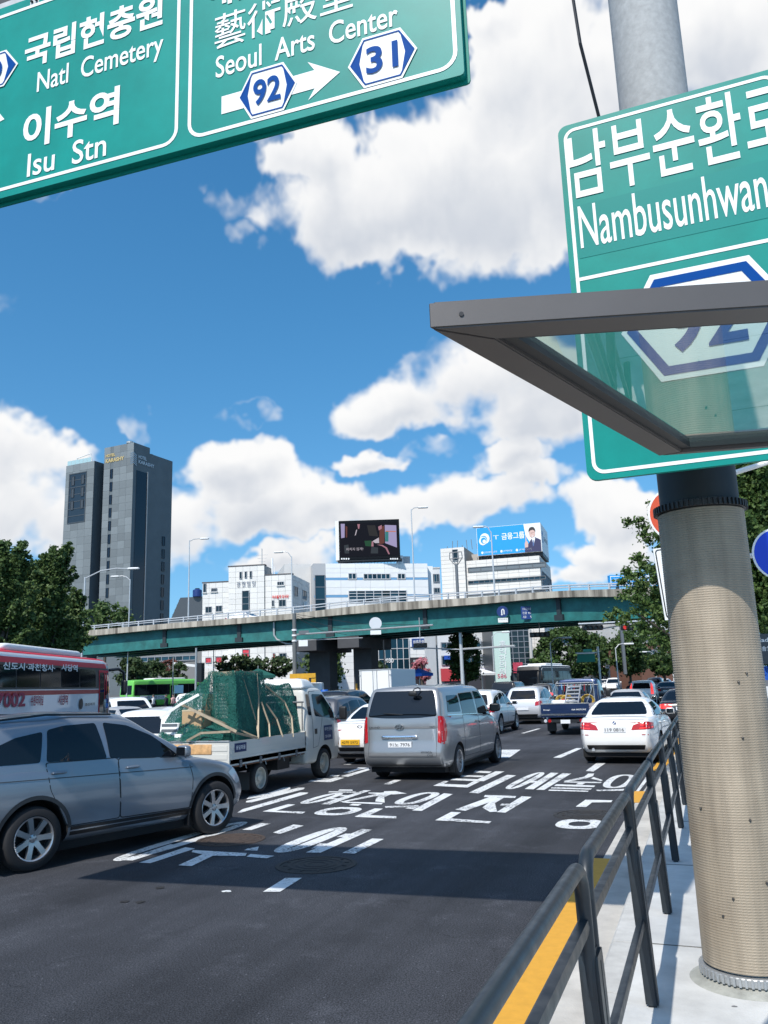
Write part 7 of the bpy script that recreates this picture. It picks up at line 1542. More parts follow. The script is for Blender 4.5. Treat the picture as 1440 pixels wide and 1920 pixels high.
for z in (zt-3.9, zt-8.0, zt-12): B.window((1.0, 12, z, z+2.0), 8, 1, side=0., glass=M_CURT)
wx = B.f(*z5(303, 323), -.6); B.window((wx[0]-.4, wx[0]+.4, wx[1]-.8, wx[1]+.8), y=-.6)
for k in range(7): x = xt+.4+k*.7; MB().tube([(x, 2, zT), (x+.1*math.sin(k), 2, zT+.7+.8*abs(math.sin(k*2.1)))], .05, 4).build('aerial', M_GREY, B.t)
bb = thing('billboard', 'sky blue rooftop billboard with a smiling man in a dark suit', 'billboard', tuple(B.O+Vector((0, 0, zt))), B.rz)
def fb(px, py): a = B.f(px, py, .4); return a[0], a[1]-zt
pL, pR = fb(*z5(416, 330)), fb(*z5(738, 300)); qL, qR = fb(*z5(416, 190)), fb(*z5(738, 155)); x0, x1 = pL[0], pR[0]; z0, z1 = (pL[1]+pR[1])/2, (qL[1]+qR[1])/2
MB().bx(x0, x1, .4, 8.6, z0, z1).build('housing', M_WHITE, bb)
M_JT = mk('billboard_blue', (.005, .30, .72), .5); W_, H_ = x1-x0, z1-z0
def bf(nm, polys, m, k, sd=False): flat(nm, [[(x0+u*W_, z0+v*H_) for u, v in p] for p in polys], m, bb, (0, .4-.012-k*.008, 0), (1, 0, 0), (0, 0, 1))
bf('print_area', [[(.005, .01), (.995, .01), (.995, .99), (.005, .99)]], M_WHITE, 0)
bf('print_area', [[(.005, .01), (.75, .01), (.82, .35), (.76, .6), (.74, .99), (.005, .99)]], M_JT, 1)
bf('logo', [ell(.125, .60, .075, .19, 28)], M_SWHITE, 2); bf('logo', [ell(.105, .56, .058, .145, 24)], M_JT, 3); bf('logo', [ell(.095, .52, .062, .15, 24)], M_SWHITE, 4); bf('logo', [ell(.105, .53, .044, .11, 24)], M_JT, 5); bf('logo', [ell(.115, .50, .026, .065, 20)], M_SWHITE, 6)
def bt_(tx, m, u, v, w, hh_, k=3, bold=.01): text('lettering', tx, m, bb, (x0+u*W_, .4-.012-k*.008, z0+v*H_), (1, 0, 0), (0, 0, 1), w*W_, hh_*H_, bold, 3)
bt_('JT', M_SWHITE, .20, .49, .15, .19, 3, -.01); bt_('금융그룹', M_SWHITE, .39, .50, .355, .24, 3, .02)
for u, s in ((.06, 'JT친애저축은행'), (.36, 'JT캐피탈'), (.60, 'JT저축은행')): bt_(s, M_SWHITE, u+.045, .07, .20 if u != .36 else .14, .07, 3, .0); bf('logo', [ell(u+.015, .105, .018, .045, 14)], M_SWHITE, 3)
M_SUIT, M_SKIN, M_HAIR = mk('print_suit', (.03, .03, .09), .6), mk('print_skin', (.62, .42, .36), .6), mk('print_hair', (.03, .025, .025), .6)
bf('printed_figure', [[(.735, .01), (.99, .01), (.99, .40), (.945, .46), (.905, .50), (.87, .50), (.83, .40), (.79, .26), (.745, .16)]], M_SUIT, 3); bf('printed_figure', [[(.872, .20), (.905, .46), (.895, .52), (.86, .52), (.855, .46)]], M_SWHITE, 4); bf('printed_figure', [[(.866, .18), (.884, .24), (.882, .40), (.868, .42), (.862, .26)]], mk('print_tie', (.08, .14, .3), .6), 5)
bf('printed_figure', [ell(.865, .645, .048, .15, 20)], M_SKIN, 5); bf('printed_figure', [[(.815, .66), (.812, .76), (.83, .85), (.865, .875), (.90, .85), (.917, .76), (.913, .67), (.902, .74), (.875, .77), (.845, .755), (.825, .73)]], M_HAIR, 6); bf('printed_figure', [[(.74, .16), (.79, .18), (.795, .30), (.785, .38), (.772, .40), (.768, .58), (.758, .58), (.757, .40), (.742, .32)]], M_SKIN, 4)
bf('printed_face', [[(.845, .655), (.858, .655), (.858, .668), (.845, .668)], [(.873, .665), (.886, .665), (.886, .678), (.873, .678)]], M_HAIR, 7); bf('printed_face', [[(.85, .555), (.885, .56), (.875, .54), (.86, .538)]], M_SWHITE, 7)
yd = 8.6
for tx, m, v, hh_, y0_, w in (('JT금융그룹', mk('print_slate', (.06, .09, .14), .6), .46, .17, 3.0, 4.4),): text('lettering', tx, m, bb, (x1+.012, y0_, z0+v*H_), (0, 1, 0), (0, 0, 1), w, hh_*H_, .01, 2)
flat('logo', [ell(1.9, z0+.55*H_, .8, .8, 20)], mk('print_blue', (.05, .22, .5), .6), bb, (x1+.012, 0, 0), (0, 1, 0), (0, 0, 1)); flat('logo', [ell(2.0, z0+.53*H_, .5, .5, 20)], M_WHITE, bb, (x1+.02, 0, 0), (0, 1, 0), (0, 0, 1))
b = MB(); [b.bx(x0+.4+k*.8, x0+.5+k*.8, .6, .7, 0, z0) for k in range(int(W_/.8))]; b.bx(x0, x1, .9, 8, z0-.5, z0-.05); b.build('support_frame', M_BLACK, bb)
# --- more distant blocks, mostly seen under the flyover
def block(name, label, px0, px1, pyt, D, ang, mat, rows=(), depth=9., z0=-1., glass=None):
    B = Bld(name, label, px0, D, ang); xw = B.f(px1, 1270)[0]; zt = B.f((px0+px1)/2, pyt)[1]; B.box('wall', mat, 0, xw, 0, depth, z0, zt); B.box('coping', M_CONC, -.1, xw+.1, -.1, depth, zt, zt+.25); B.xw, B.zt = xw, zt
    for (y0, y1, n, mrg) in rows:
        a, c = B.f((px0+px1)/2, y1)[1], B.f((px0+px1)/2, y0)[1]; B.window((mrg*xw, (1-mrg)*xw, a, c), n, 1, glass=glass or M_CURT, fr=.12)
    return B
M_WH2 = mk('render_white', (.66, .66, .65), .6, var=.06, vscale=.4)
block('side_building', 'white building with green-lit windows between the two office blocks', 806, 834, 1066, 150, 5, M_WH2, [(1076, 1092, 5, .06), (1102, 1112, 5, .06)])
B = block('shop_building', 'white shop building under the flyover right of the blue glass', 824, 934, 1170, 104, 8, M_WH2, [(1203, 1215, 9, .05), (1228, 1246, 9, .05)])
a, c = B.f(826, 1262), B.f(862, 1245); B.box('shop_sign', mk('shop_red', (.5, .05, .06), .5), a[0], c[0], -.5, -.1, a[1]-1, c[1]-.5); a, c = B.f(885, 1262), B.f(930, 1252); B.box('shop_banner', mk('banner_pale', (.6, .58, .7), .6), a[0], c[0], -.5, -.1, a[1], c[1]); a, c = B.f(832, 1237), B.f(850, 1232); B.box('street_sign', mk('shop_blue2', (.02, .08, .4), .5), a[0], c[0], -.5, -.1, a[1], c[1]+.2)
a, c = B.f(834, 1266), B.f(930, 1258); B.box('shop_lettering_board', mk('board_dark', (.05, .05, .06), .5), a[0], c[0], -.35, -.12, 1, a[1])
B = block('banner_building', 'dark glass building with a pale green vertical banner', 928, 992, 1160, 100, 6, mk('dark_clad', (.05, .06, .065), .4), [(1178+k*14, 1188+k*14, 3, .42) for k in range(0)])
a, c = B.f(952, 1256), B.f(991, 1172); B.window((a[0], c[0], a[1], c[1]), 4, 8, glass=mk('dark_curtain', (.01, .02, .025), .06, rnd=.5), fr=.09); a, c = B.f(929, 1285), B.f(951, 1162); B.box('banner', mk('banner_green', (.55, .70, .62), .6), a[0], c[0], -.5, -.12, 1, c[1])
for k, ch in enumerate('홍익한의원'): p = B.f(934, 1205+k*13); text('lettering', ch, M_SWHITE, B.t, (p[0], -.54, p[1]-.6), (1, 0, 0), (0, 0, 1), .8, .8, .01, 2)
p = B.f(931, 1272); text('lettering', '586', mk('print_pink', (.6, .15, .2), .6), B.t, (p[0], -.54, p[1]), (1, 0, 0), (0, 0, 1), 1.1, .5, .01, 2)
a, c = B.f(962, 1262), B.f(978, 1242); B.box('poster', mk('poster_red', (.5, .06, .1), .5, var=.4, vscale=3), a[0], c[0], -.4, -.14, a[1], c[1]); 
B = block('grey_building', 'grey concrete building behind the street trees on the right', 1096, 1168, 1166, 140, -6, mk('grey_render', (.46, .45, .43), .7, var=.08, vscale=.4), [(1186, 1200, 1, .62)])
B = block('striped_building', 'white building with blue window bands far right', 1178, 1262, 1170, 128, 10, M_WH2, [(1178, 1187, 8, .08), (1194, 1203, 8, .1)]); 
B = block('brick_building', 'brown brick house below the striped building', 1205, 1262, 1206, 118, 12, mk('brown_brick', (.16, .075, .05), .85, var=.2, vscale=6), [(1218, 1228, 3, .2)])
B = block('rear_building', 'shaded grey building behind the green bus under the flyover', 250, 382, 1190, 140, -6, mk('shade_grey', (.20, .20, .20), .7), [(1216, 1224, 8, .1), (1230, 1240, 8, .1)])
B = block('far_building', 'pale block in the gap behind the far street trees', 1002, 1100, 1178, 160, 0, mk('pale_block', (.5, .49, .46), .7), [(1196, 1208, 8, .1)])
B = block('end_building', 'pale house at the end of the street beside the pole', 1240, 1330, 1190, 170, 0, M_WH2, [(1205, 1215, 6, .1), (1228, 1240, 6, .1)])
# blue roof billboard at the right, above the flyover
p = at_d(1190, 1100, 95); t = thing('blue_billboard', 'second blue billboard with white lettering above the flyover rail at right', 'billboard', (p.x, p.y, p.z-.4), YAW+R_(4)); 
def f2(px, py): d = ray(px, py); n = Vector((math.sin(YAW), -math.cos(YAW), 0)); q = CAM+d*((t.location-CAM).dot(n)/d.dot(n))-t.location; return q.dot(_rt), q.z
a, c = f2(1143, 1101), f2(1235, 1076); MB().bx(a[0], c[0], 0, .6, a[1], c[1]).build('panel', M_JT, t); flat('border', [band([(a[0]+.1, a[1]+.1), (c[0]-.1, a[1]+.1), (c[0]-.1, c[1]-.1), (a[0]+.1, c[1]-.1)], .08)], M_SWHITE, t, (0, -.01, 0), (1, 0, 0), (0, 0, 1)); text('lettering', '이화여성', M_SWHITE, t, (a[0]+1.9, -.012, a[1]+.55), (1, 0, 0), (0, 0, 1), 2.6, .7, .02, 2); text('lettering', '사당역 10번', M_SWHITE, t, (a[0]+.35, -.012, a[1]+.55), (1, 0, 0), (0, 0, 1), 1.3, .4, .0, 2)
[MB().bx(x, x+.3, .2, .5, -9, a[1]).build('mast', M_GREY, t) for x in (a[0]+.8, c[0]-1.1)]

# ---------------------------------------------------------------- trees
def leafmat(name, c0, c1, tr=.25):
    m = bpy.data.materials.new(name); m.use_nodes = True; nt = m.node_tree; N = nt.nodes; L = nt.links; b = N['Principled BSDF']; b.inputs['Roughness'].default_value = .55; b.inputs['Specular IOR Level'].default_value = .3
    g = N.new('ShaderNodeNewGeometry'); cr = N.new('ShaderNodeValToRGB'); L.new(g.outputs['Random Per Island'], cr.inputs[0]); cr.color_ramp.elements[0].color = (*c0, 1); cr.color_ramp.elements[1].color = (*c1, 1); L.new(cr.outputs[0], b.inputs['Base Color'])
    t = N.new('ShaderNodeBsdfTranslucent'); L.new(cr.outputs[0], t.inputs[0]); mx = N.new('ShaderNodeMixShader'); mx.inputs[0].default_value = tr; L.new(b.outputs[0], mx.inputs[1]); L.new(t.outputs[0], mx.inputs[2]); L.new(mx.outputs[0], N['Material Output'].inputs[0]); return m
LF1 = leafmat('leaf_dark', (.035, .075, .024), (.14, .21, .065), .32); LF2 = leafmat('leaf_ginkgo', (.035, .08, .02), (.13, .20, .055), .32); LF3 = leafmat('leaf_plane', (.026, .058, .016), (.085, .14, .036)); LF4 = leafmat('leaf_pine', (.025, .055, .022), (.075, .11, .04)); LF5 = leafmat('leaf_red', (.10, .035, .03), (.18, .06, .04))
M_BARK = mk('bark', (.09, .075, .06), .9, var=.3, vscale=8, bump=.5, bscale=30)
def leaves(centres, radii, per, size, seed, flatz=1., droop=0.):
    r = np.random.default_rng(seed); C_ = np.repeat(np.array(centres), per, 0); Rr = np.repeat(np.array(radii), per)[:, None]; n = len(C_)
    d = r.normal(size=(n, 3)); d /= np.linalg.norm(d, axis=1)[:, None]; rad = np.abs(r.normal(0, .62, (n, 1))); P = C_+d*rad*Rr*np.array([1, 1, flatz])
    nn = d*.5+r.normal(size=(n, 3))*.6+np.array([0, -.15, .35]); nn /= np.linalg.norm(nn, axis=1)[:, None]
    a = np.cross(nn, r.normal(size=(n, 3))); a /= np.linalg.norm(a, axis=1)[:, None]; b = np.cross(nn, a); s = size*(.6+.8*r.random((n, 1)))
    A = P+a*s*.5; B_ = P+b*s*.34+nn*s*.08; C2 = P-a*s*.5; D = P-b*s*.34+nn*s*.08
    V = np.stack([A, B_, C2, D], 1).reshape(-1, 3); return V, n
def tree(label, base, h0, h1, rx, ry, nc, per, size, mat, seed, trunk=.16, shape='round', name='tree', cat='tree', cr=.42, group=None):
    """crown between heights h0..h1 above the base, half widths rx, ry"""
    r = np.random.default_rng(seed); t = thing(name, label, cat, tuple(base), 0, group); cs = []; rs = []
    if shape == 'branchy':
        for k in range(nc):
            u = r.random()**.9; z = h0+(h1-h0)*.80*u; a = k*2.4+r.normal(0, .3); el_ = R_(12+46*u+r.normal(0, 9)); ln = (rx*(1-.62*u)*(.55+.5*r.random()))/max(.35, math.cos(el_))
            m_ = 7
            for j in range(1, m_+1):
                f = (j+r.random()*.6)/m_; cs.append((math.cos(a)*math.cos(el_)*ln*f+r.normal(0, .06)*rx*.3, math.sin(a)*math.cos(el_)*ln*f*ry/rx+r.normal(0, .06)*rx*.3, min(h1, z+math.sin(el_)*ln*f+.06*ln*f*f))); rs.append(rx*cr*(1.15-.75*f)*(.7+.5*r.random()))
    while len(cs) < nc and shape != 'branchy':
        u = r.random(); z = h0+(h1-h0)*u
        w = {'round': math.sqrt(max(.04, 1-(2*u-1)**2)), 'cone': (1-u)**.6*.95+.08, 'egg': math.sqrt(max(.03, 1-(1.7*u-.75)**2)), 'flat': .6+.4*math.sin(3*u), 'column': .8*min(1, (1-u)*3+.15)}[shape]
        a = r.random()*2*math.pi; q = math.sqrt(r.random())*.35+.65*r.random()**.35; k = w*q
        cs.append((rx*k*math.cos(a), ry*k*math.sin(a), z)); rs.append(min(rx, (h1-h0)*.5)*cr*(.55+.65*r.random()))
    V, n = leaves(cs, rs, per, size, seed+1, .75); me = bpy.data.meshes.new('crown'); me.vertices.add(4*n); me.vertices.foreach_set('co', V.astype(np.float32).ravel()); me.loops.add(4*n); me.loops.foreach_set('vertex_index', np.arange(4*n, dtype=np.int32)); me.polygons.add(n); me.polygons.foreach_set('loop_start', np.arange(0, 4*n, 4, dtype=np.int32)); me.update(calc_edges=True); me.validate(); me.materials.append(mat)
    link('crown', me, t)
    lean = r.normal(0, .04, 2); b = MB(); b.tube([(0, 0, -.1), (lean[0], lean[1], h0*.5), (lean[0]*2, lean[1]*2, h0+.3*(h1-h0)), (lean[0]*3, lean[1]*3, h0+.8*(h1-h0))], [trunk*1.25, trunk, trunk*.7, trunk*.2], 9); b.build('trunk', M_BARK, t, 50)
    for k in range(7):
        c = cs[int(r.integers(len(cs)))]; z = min(max(h0*.8, c[2]-.35*(h1-h0)), c[2]-.1); MB().tube([(0, 0, z), (c[0]*.45, c[1]*.45, (z+c[2])/2+.1), c], [trunk*.38, trunk*.25, trunk*.08], 6).build('limb', M_BARK, t, 50)
    return t
def gp(px, D): p = at_d(px, 1285, D); return Vector((p.x, p.y, gz(p.x, p.y)))
def zat(px, py, D): return at_d(px, py, D).z
def ptree(label, px, D, ytop, ybot, hw_px, nc, per, size, mat, seed, shape='round', **k):
    b = gp(px, D); w = hw_px*D/FPX; return tree(label, b, zat(px, ybot, D)-b.z, zat(px, ytop, D)-b.z, w, w*k.pop('dep', .9), nc, per, size, mat, seed, shape=shape, **k)
ptree('tall leafy tree at the left picture edge behind the red bus', 2, 44, 1015, 1235, 74, 74, 80, .17, LF1, 11, 'branchy', cr=.20)
ptree('leafy tree with pointed top beside the hotel, behind the red bus', 92, 47, 1022, 1240, 68, 74, 80, .17, LF1, 12, 'branchy', cr=.20)
ptree('low leafy tree filling the gap between the two tall left trees', 50, 49, 1065, 1240, 66, 60, 80, .17, LF1, 33, 'branchy', cr=.24)
ptree('lower tree spreading towards the flyover end', 138, 52, 1105, 1235, 40, 36, 80, .17, LF1, 13, 'branchy', cr=.26)
ptree('small round tree behind the flyover rail by the hotel', 195, 98, 1130, 1190, 50, 50, 90, .4, LF1, 14, dep=.5)
ptree('ginkgo tree behind the sleeved pole', 1362, 17, 862, 1262, 205, 105, 150, .07, LF2, 15, 'branchy', cr=.15, trunk=.14)
ptree('second ginkgo tree at the right picture edge', 1462, 15, 800, 1240, 125, 60, 170, .07, LF2, 16, 'branchy', cr=.18, trunk=.13)
ptree('large round plane tree under the flyover left of the green sign', 1072, 100, 1178, 1272, 70, 170, 130, .34, LF3, 17, cr=.24)
ptree('round plane tree right of the green sign', 1183, 104, 1186, 1262, 38, 110, 120, .33, LF3, 18, cr=.28)
ptree('small tree at the end of the street beside the pole', 1248, 92, 1224, 1262, 26, 50, 90, .4, LF3, 19)
ptree('narrow street tree under the flyover beside the signal pole', 873, 74, 1186, 1272, 32, 100, 110, .25, LF3, 20, 'egg', cr=.28)
ptree('dark tree between the two flyover piers', 612, 88, 1200, 1290, 36, 70, 100, .42, LF1, 21)
ptree('small tree right of the dark flyover pier', 700, 100, 1240, 1275, 26, 40, 80, .4, LF4, 22)
ptree('pale green tree behind the green bus at left', 248, 112, 1236, 1290, 30, 50, 90, .42, LF4, 23); ptree('pale green tree right behind the green bus roof', 286, 116, 1243, 1290, 28, 45, 90, .42, LF4, 24); ptree('reddish young tree behind the green bus', 318, 122, 1238, 1275, 16, 24, 80, .36, LF5, 25); ptree('low tree behind the green bus near the lamp post', 336, 114, 1245, 1290, 16, 30, 80, .4, LF4, 26)
ptree('flat-topped pine left of the flyover pier', 445, 92, 1233, 1268, 40, 46, 120, .34, LF4, 27, 'flat', cr=.5); ptree('flat-topped pine nearest the flyover pier', 512, 95, 1236, 1268, 46, 50, 120, .34, LF4, 28, 'flat', cr=.5)
ptree('leafy bush under the large plane tree', 1020, 88, 1232, 1275, 24, 40, 90, .4, LF3, 29); ptree('flowering pink bush by the blue parasol', 792, 88, 1236, 1275, 16, 26, 80, .34, leafmat('blossom_pink', (.45, .12, .16), (.7, .35, .38)), 30)
ptree('street tree far behind the plane trees', 1120, 130, 1195, 1265, 30, 50, 80, .5, LF3, 31)
ptree('tree with dark crown behind the shop building', 905, 112, 1200, 1280, 18, 40, 80, .45, LF3, 32)

# ---------------------------------------------------------------- lamps, poles, signals, parasols, people
M_LAMP = mk('lamp_grey', (.55, .57, .58), .4, .3)
def lamp(label, px, D, ytop, ybase, arm_px, arm_rise=0., zb=None, double=False, r=.07):
    g = gp(px, D); zb = g.z if zb is None else zb; zt = zat(px, ytop, D); t = thing('street_lamp', label, 'street lamp', (g.x, g.y, zb)); H = zt-zb; u = _rt; ax = arm_px*D/FPX
    MB().cyl((0, 0, 0), (0, 0, H), r, r*.6, 8).build('pole', M_LAMP, t, 50)
    for s_ in ((1, -1) if double else (1,)):
        a = ax*s_; up = arm_rise
        MB().tube([(0, 0, H-.1), (u.x*a*.35, u.y*a*.35, H+up*.75), (u.x*a*.7, u.y*a*.7, H+up), (u.x*a, u.y*a, H+up*.9)], r*.55, 6).build('arm', M_LAMP, t, 50)
        c = Vector((u.x*a, u.y*a, H+up*.9)); V, F = rounded_box((.42, .14, .08), (.12, .08, .06), (3, 2, 1), 3); sg = math.copysign(1, a); h_ = MB()
        h_.add([(c.x+u.x*(v[0]*.42+sg*.3)-u.y*v[1]*.14, c.y+u.y*(v[0]*.42+sg*.3)+u.x*v[1]*.14, c.z+v[2]*.08) for v in V], F); h_.build('lamp_head', mk('lamp_head', (.7, .71, .7), .35), t, 50)
def deck_z(px): return via(tx_of(px))[1][1]
def deck_D(px): return float(np.interp(px, [v[0] for v in VS], [v[1] for v in VS]))+.4
for px, yt, arm, lb in ((351, 1013, 22, 'tall lamp on the flyover left of the white offices'), (549, 1043, -18, 'lamp on the flyover before the cream offices'), (784, 954, 16, 'tall lamp on the flyover before the screen building'), (938, 996, -16, 'lamp on the flyover before the billboard building')):
    D = deck_D(px); lamp(lb, px, D, yt, 0, arm, .12 if arm > 0 else .45, zb=deck_z(px))
lamp('curved white lamp above the trees by the hotel', 151, 62, 1082, 0, 78, .55, r=.08); lamp('slim lamp before the hotel on the left', 238, 84, 1086, 0, -22, .35)
lamp('lamp with raised arm before the large plane tree', 1037, 70, 1204, 0, 24, .35); lamp('curved lamp before the round plane tree', 1160, 72, 1214, 0, 18, .3); lamp('far double lamp right of the round plane tree', 1232, 100, 1226, 0, 14, .3, double=True); lamp('lamp under the flyover beside the banner building', 928, 82, 1192, 0, 20, .35); lamp('pale lamp under the flyover before the shop building', 905, 86, 1198, 0, -16, .3)
def mast(name, label, px, D, ytop, r=.09, mat=None, cat='pole'):
    g = gp(px, D); t = thing(name, label, cat, tuple(g)); H = zat(px, ytop, D)-g.z; MB().cyl((0, 0, 0), (0, 0, H), r, r*.8, 10).build('shaft', mat or M_STEEL, t, 50); return t, H
def rel(t, px, py, D): return at_d(px, py, D)-t.location
t, H = mast('utility_pole', 'grey utility pole with white bands before the flyover', 553, 58, 1150, .17, mk('pole_concrete', (.13, .14, .14), .8))
for py in (1183, 1193, 1203): z = rel(t, 553, py, 58).z; MB().cyl((0, 0, z), (0, 0, z+.12), .185, n=12).build('white_band', M_WHITE, t)
a, c = rel(t, 556, 1190, 58), rel(t, 812, 1172, 52); MB().tube([tuple(a), tuple(c)], .06, 6).build('arm', M_STEEL, t, 50); a, c = rel(t, 556, 1201, 58), rel(t, 680, 1196, 56); MB().tube([tuple(a), tuple(c)], .035, 6).build('arm', M_STEEL, t, 50)
for (x0, y0, x1, y1, s) in ((560, 1182, 579, 1190, '사당역'), (560, 1200, 577, 1212, '')):
    p, q = rel(t, x0, y1, 57.5), rel(t, x1, y0, 57.5); w = (q-p).dot(_rt); o = MB().box(tuple((p+q)/2), (w, .05, q.z-p.z), YAW).build('sign_plate', M_SWHITE if not s else M_GREY, t)
for i, (pa, pb) in enumerate((((556, 1155), (690, 1182)), ((556, 1152), (800, 1172)), ((556, 1158), (650, 1190)))):
    p, q = rel(t, *pa, 58), rel(t, *pb, 57); m_ = (p+q)/2-Vector((0, 0, .3)); MB().tube([tuple(p), tuple(m_), tuple(q)], .02, 4).build('cable', M_BLACK, t)
t = thing('round_sign', 'white round sign seen from behind on the signal arm', 'traffic sign', tuple(at_d(704, 1169, 56)), YAW)
MB().lathe([(0, 0), (.42, 0), (.42, .05), (0, .05)], 28, Mx).build('disc', mk('sign_back', (.62, .64, .66), .45), t); MB().bx(-.36, .36, -.05, 0, -.74, -.46).build('plate', M_SWHITE, t)
def signal(label, px, py, D, n=4, lit=None, w=.36, hanging=None):
    p = at_d(px, py, D); t = thing('traffic_light', label, 'traffic light', tuple(p), YAW); W_ = w*n
    V, F = rounded_box((W_/2, .12, w/2), (.05, .03, .05), (2, 1, 1), 2); MB().add([(v[0]*W_/2, v[1]*.12, v[2]*w/2) for v in V], F).build('housing', M_BLACK, t, 40)
    for k in range(n):
        x = -W_/2+w*(k+.5); m_ = {'r': mk('signal_red', (.5, .02, .02), .3, emit=(1, .05, .03), estr=.6), 'g': mk('signal_green', (.02, .5, .3), .3, emit=(.1, 1, .6), estr=.8)}.get((lit or {}).get(k), mk('signal_off', (.02, .022, .025), .3))
        if (lit or {}).get(k) == 'g': flat('lens', [[(x+.1, -.03), (x-.02, -.03), (x-.02, -.09), (x-.12, 0), (x-.02, .09), (x-.02, .03), (x+.1, .03)]], m_, t, (0, -.125, 0), (1, 0, 0), (0, 0, 1))
        else: MB().lathe([(0, .002), (w*.36, .002)], 18, Matrix.Translation((x, -.122, 0)) @ Mx).build('lens', m_, t)
        MB().lathe([(w*.40, 0), (w*.42, .16), (w*.40, .16), (w*.38, 0)], 14, Matrix.Translation((x, -.12, 0)) @ Mx).build('visor', M_BLACK, t, 50)
    if hanging: MB().cyl((0, 0, w/2), (0, 0, w/2+hanging), .035, n=6).build('hanger', M_STEEL, t)
    return t
signal('traffic light showing red and a green arrow by the ginkgo', 1186, 1176, 52, 4, {0: 'r', 2: 'g'}, .34); signal('dark traffic light under the flyover left of the lit one', 1111, 1177, 54, 4, None, .32)
signal('unlit traffic light hanging under the flyover by the banner building', 1012, 1190, 62, 4, None, .36, 1.5); signal('unlit traffic light hanging before the blue shop sign', 788, 1210, 66, 3, None, .36, 2.)
p0, p1 = at_d(1085, 1170, 54), at_d(1300, 1160, 50); t = thing('signal_gantry', 'horizontal steel arm carrying the lit traffic light', 'pole', tuple(p1)); MB().tube([tuple(p0-p1), (0, 0, 0)], .06, 8).build('arm', M_LAMP, t, 50); MB().cyl((0, 0, .3), (0, 0, -p1.z+gz(p1.x, p1.y)), .11, n=10).build('mast', M_LAMP, t, 50)
t, H = mast('signal_pole', 'grey signal pole beside the narrow street tree', 868, 66, 1186, .16, M_LAMP); a, c = rel(t, 868, 1217, 66), rel(t, 965, 1211, 62); MB().tube([tuple(a), tuple(c)], .08, 6).build('arm', M_LAMP, t, 50); a, c = rel(t, 868, 1218, 66), rel(t, 770, 1214, 70); MB().tube([tuple(a), tuple(c)], .05, 6).build('arm', M_LAMP, t, 50)
mast('metal_post', 'slim metal post left of the loaded truck', 367, 62, 1215, .09); mast('metal_post', 'thin post behind the green bus', 400, 90, 1215, .06); mast('metal_post', 'thin lamp-like post behind the green bus at left', 324, 95, 1232, .07); mast('metal_post', 'dark post before the blue glass wall', 722, 60, 1200, .06, M_BLACK); mast('concrete_pole', 'pale leaning concrete pole beside the dark glass building', 1000, 88, 1180, .2, mk('pole_pale', (.45, .44, .42), .8)); mast('metal_post', 'grey post before the shop building', 822, 80, 1190, .1)
t, H = mast('signal_pole', 'small pedestrian signal post before the green bus', 375, 64, 1238, .06); MB().bx(-.25, .25, -.2, .2, H-1.6, H-.2).build('signal_box', M_BLACK, t)
mast('metal_post', 'slim post left of the flyover end', 147, 60, 1205, .07)
# light tower on the flyover left of the billboard
p = at_d(858, 1108, deck_D(858)+3); t = thing('camera_mast', 'lattice-topped mast before the billboard building', 'pole', (p.x, p.y, deck_z(858)-.5)); H = zat(858, 1058, deck_D(858)+3)-t.location.z; MB().cyl((0, 0, 0), (0, 0, H), .13, n=8).build('shaft', M_GREY, t, 50)
b = MB(); [b.tube([(0, 0, H-.2), (s_*.55, 0, H+.5), (s_*.5, 0, H+1.0)], .04, 5) for s_ in (-1, -.4, .4, 1)]; b.tube([(-.55, 0, H+.5), (.55, 0, H+.5)], .04, 5); b.tube([(-.5, 0, H+1.), (.5, 0, H+1.)], .04, 5); b.build('cage', M_GREY, t)
# green road sign far ahead
D = 70; t = thing('road_sign', 'small far green road sign under the plane tree', 'road sign', tuple(at_d(1098, 1234, D)), YAW); w = 34*D/FPX; MB().prism([(-w/2, -.32), (w/2, -.32), (w/2, .32), (-w/2*.8, .32)], .06, Matrix(((1, 0, 0, 0), (0, 0, -1, .06), (0, 1, 0, 0), (0, 0, 0, 1)))).build('plate', mk('sign_green_far', (.004, .22, .16), .5), t)
MB().bx(-w*.1, w*.36, -.02, .03, .5, .72).build('name_plate', mk('sign_teal', (.05, .4, .33), .5), t); MB().bx(-w*.45, w*.5, .0, .05, .34, .44).build('top_bar', M_SWHITE, t); MB().cyl((w*.7, .1, -t.location.z), (w*.7, .1, .9), .09, n=8).build('post', M_LAMP, t); MB().cyl((w*.7, .1, .42), (-w*.5, .1, .42), .05, n=6).build('bracket', M_LAMP, t)
# parasols and tents
def parasol(label, px, D, ytop, yedge, hw, mat, n=6):
    g = gp(px, D); t = thing('parasol', label, 'parasol', tuple(g)); zt, ze = zat(px, ytop, D)-g.z, zat(px, yedge, D)-g.z; r = hw*D/FPX; b = MB()
    b.add([(0, 0, zt)]+[(r*math.cos(2*math.pi*k/n), r*math.sin(2*math.pi*k/n), ze) for k in range(n)]+[(r*math.cos(2*math.pi*k/n), r*math.sin(2*math.pi*k/n), ze-.22) for k in range(n)], [(0, 1+k, 1+(k+1) % n) for k in range(n)]+[(1+k, 1+n+k, 1+n+(k+1) % n, 1+(k+1) % n) for k in range(n)]); b.build('canopy', mat, t); MB().cyl((0, 0, 0), (0, 0, zt+.2), .04, n=6).build('pole', M_STEEL, t); return t
parasol('blue parasol under the flyover right of the box truck', 787, 72, 1253, 1263, 27, mk('cloth_blue', (.01, .11, .5), .7)); parasol('dark green tent roof above the truck load', 484, 70, 1253, 1267, 36, mk('cloth_green', (.01, .09, .07), .7), 4)
parasol('white shop tent under the narrow street tree', 905, 82, 1254, 1262, 26, M_WHITE, 4)
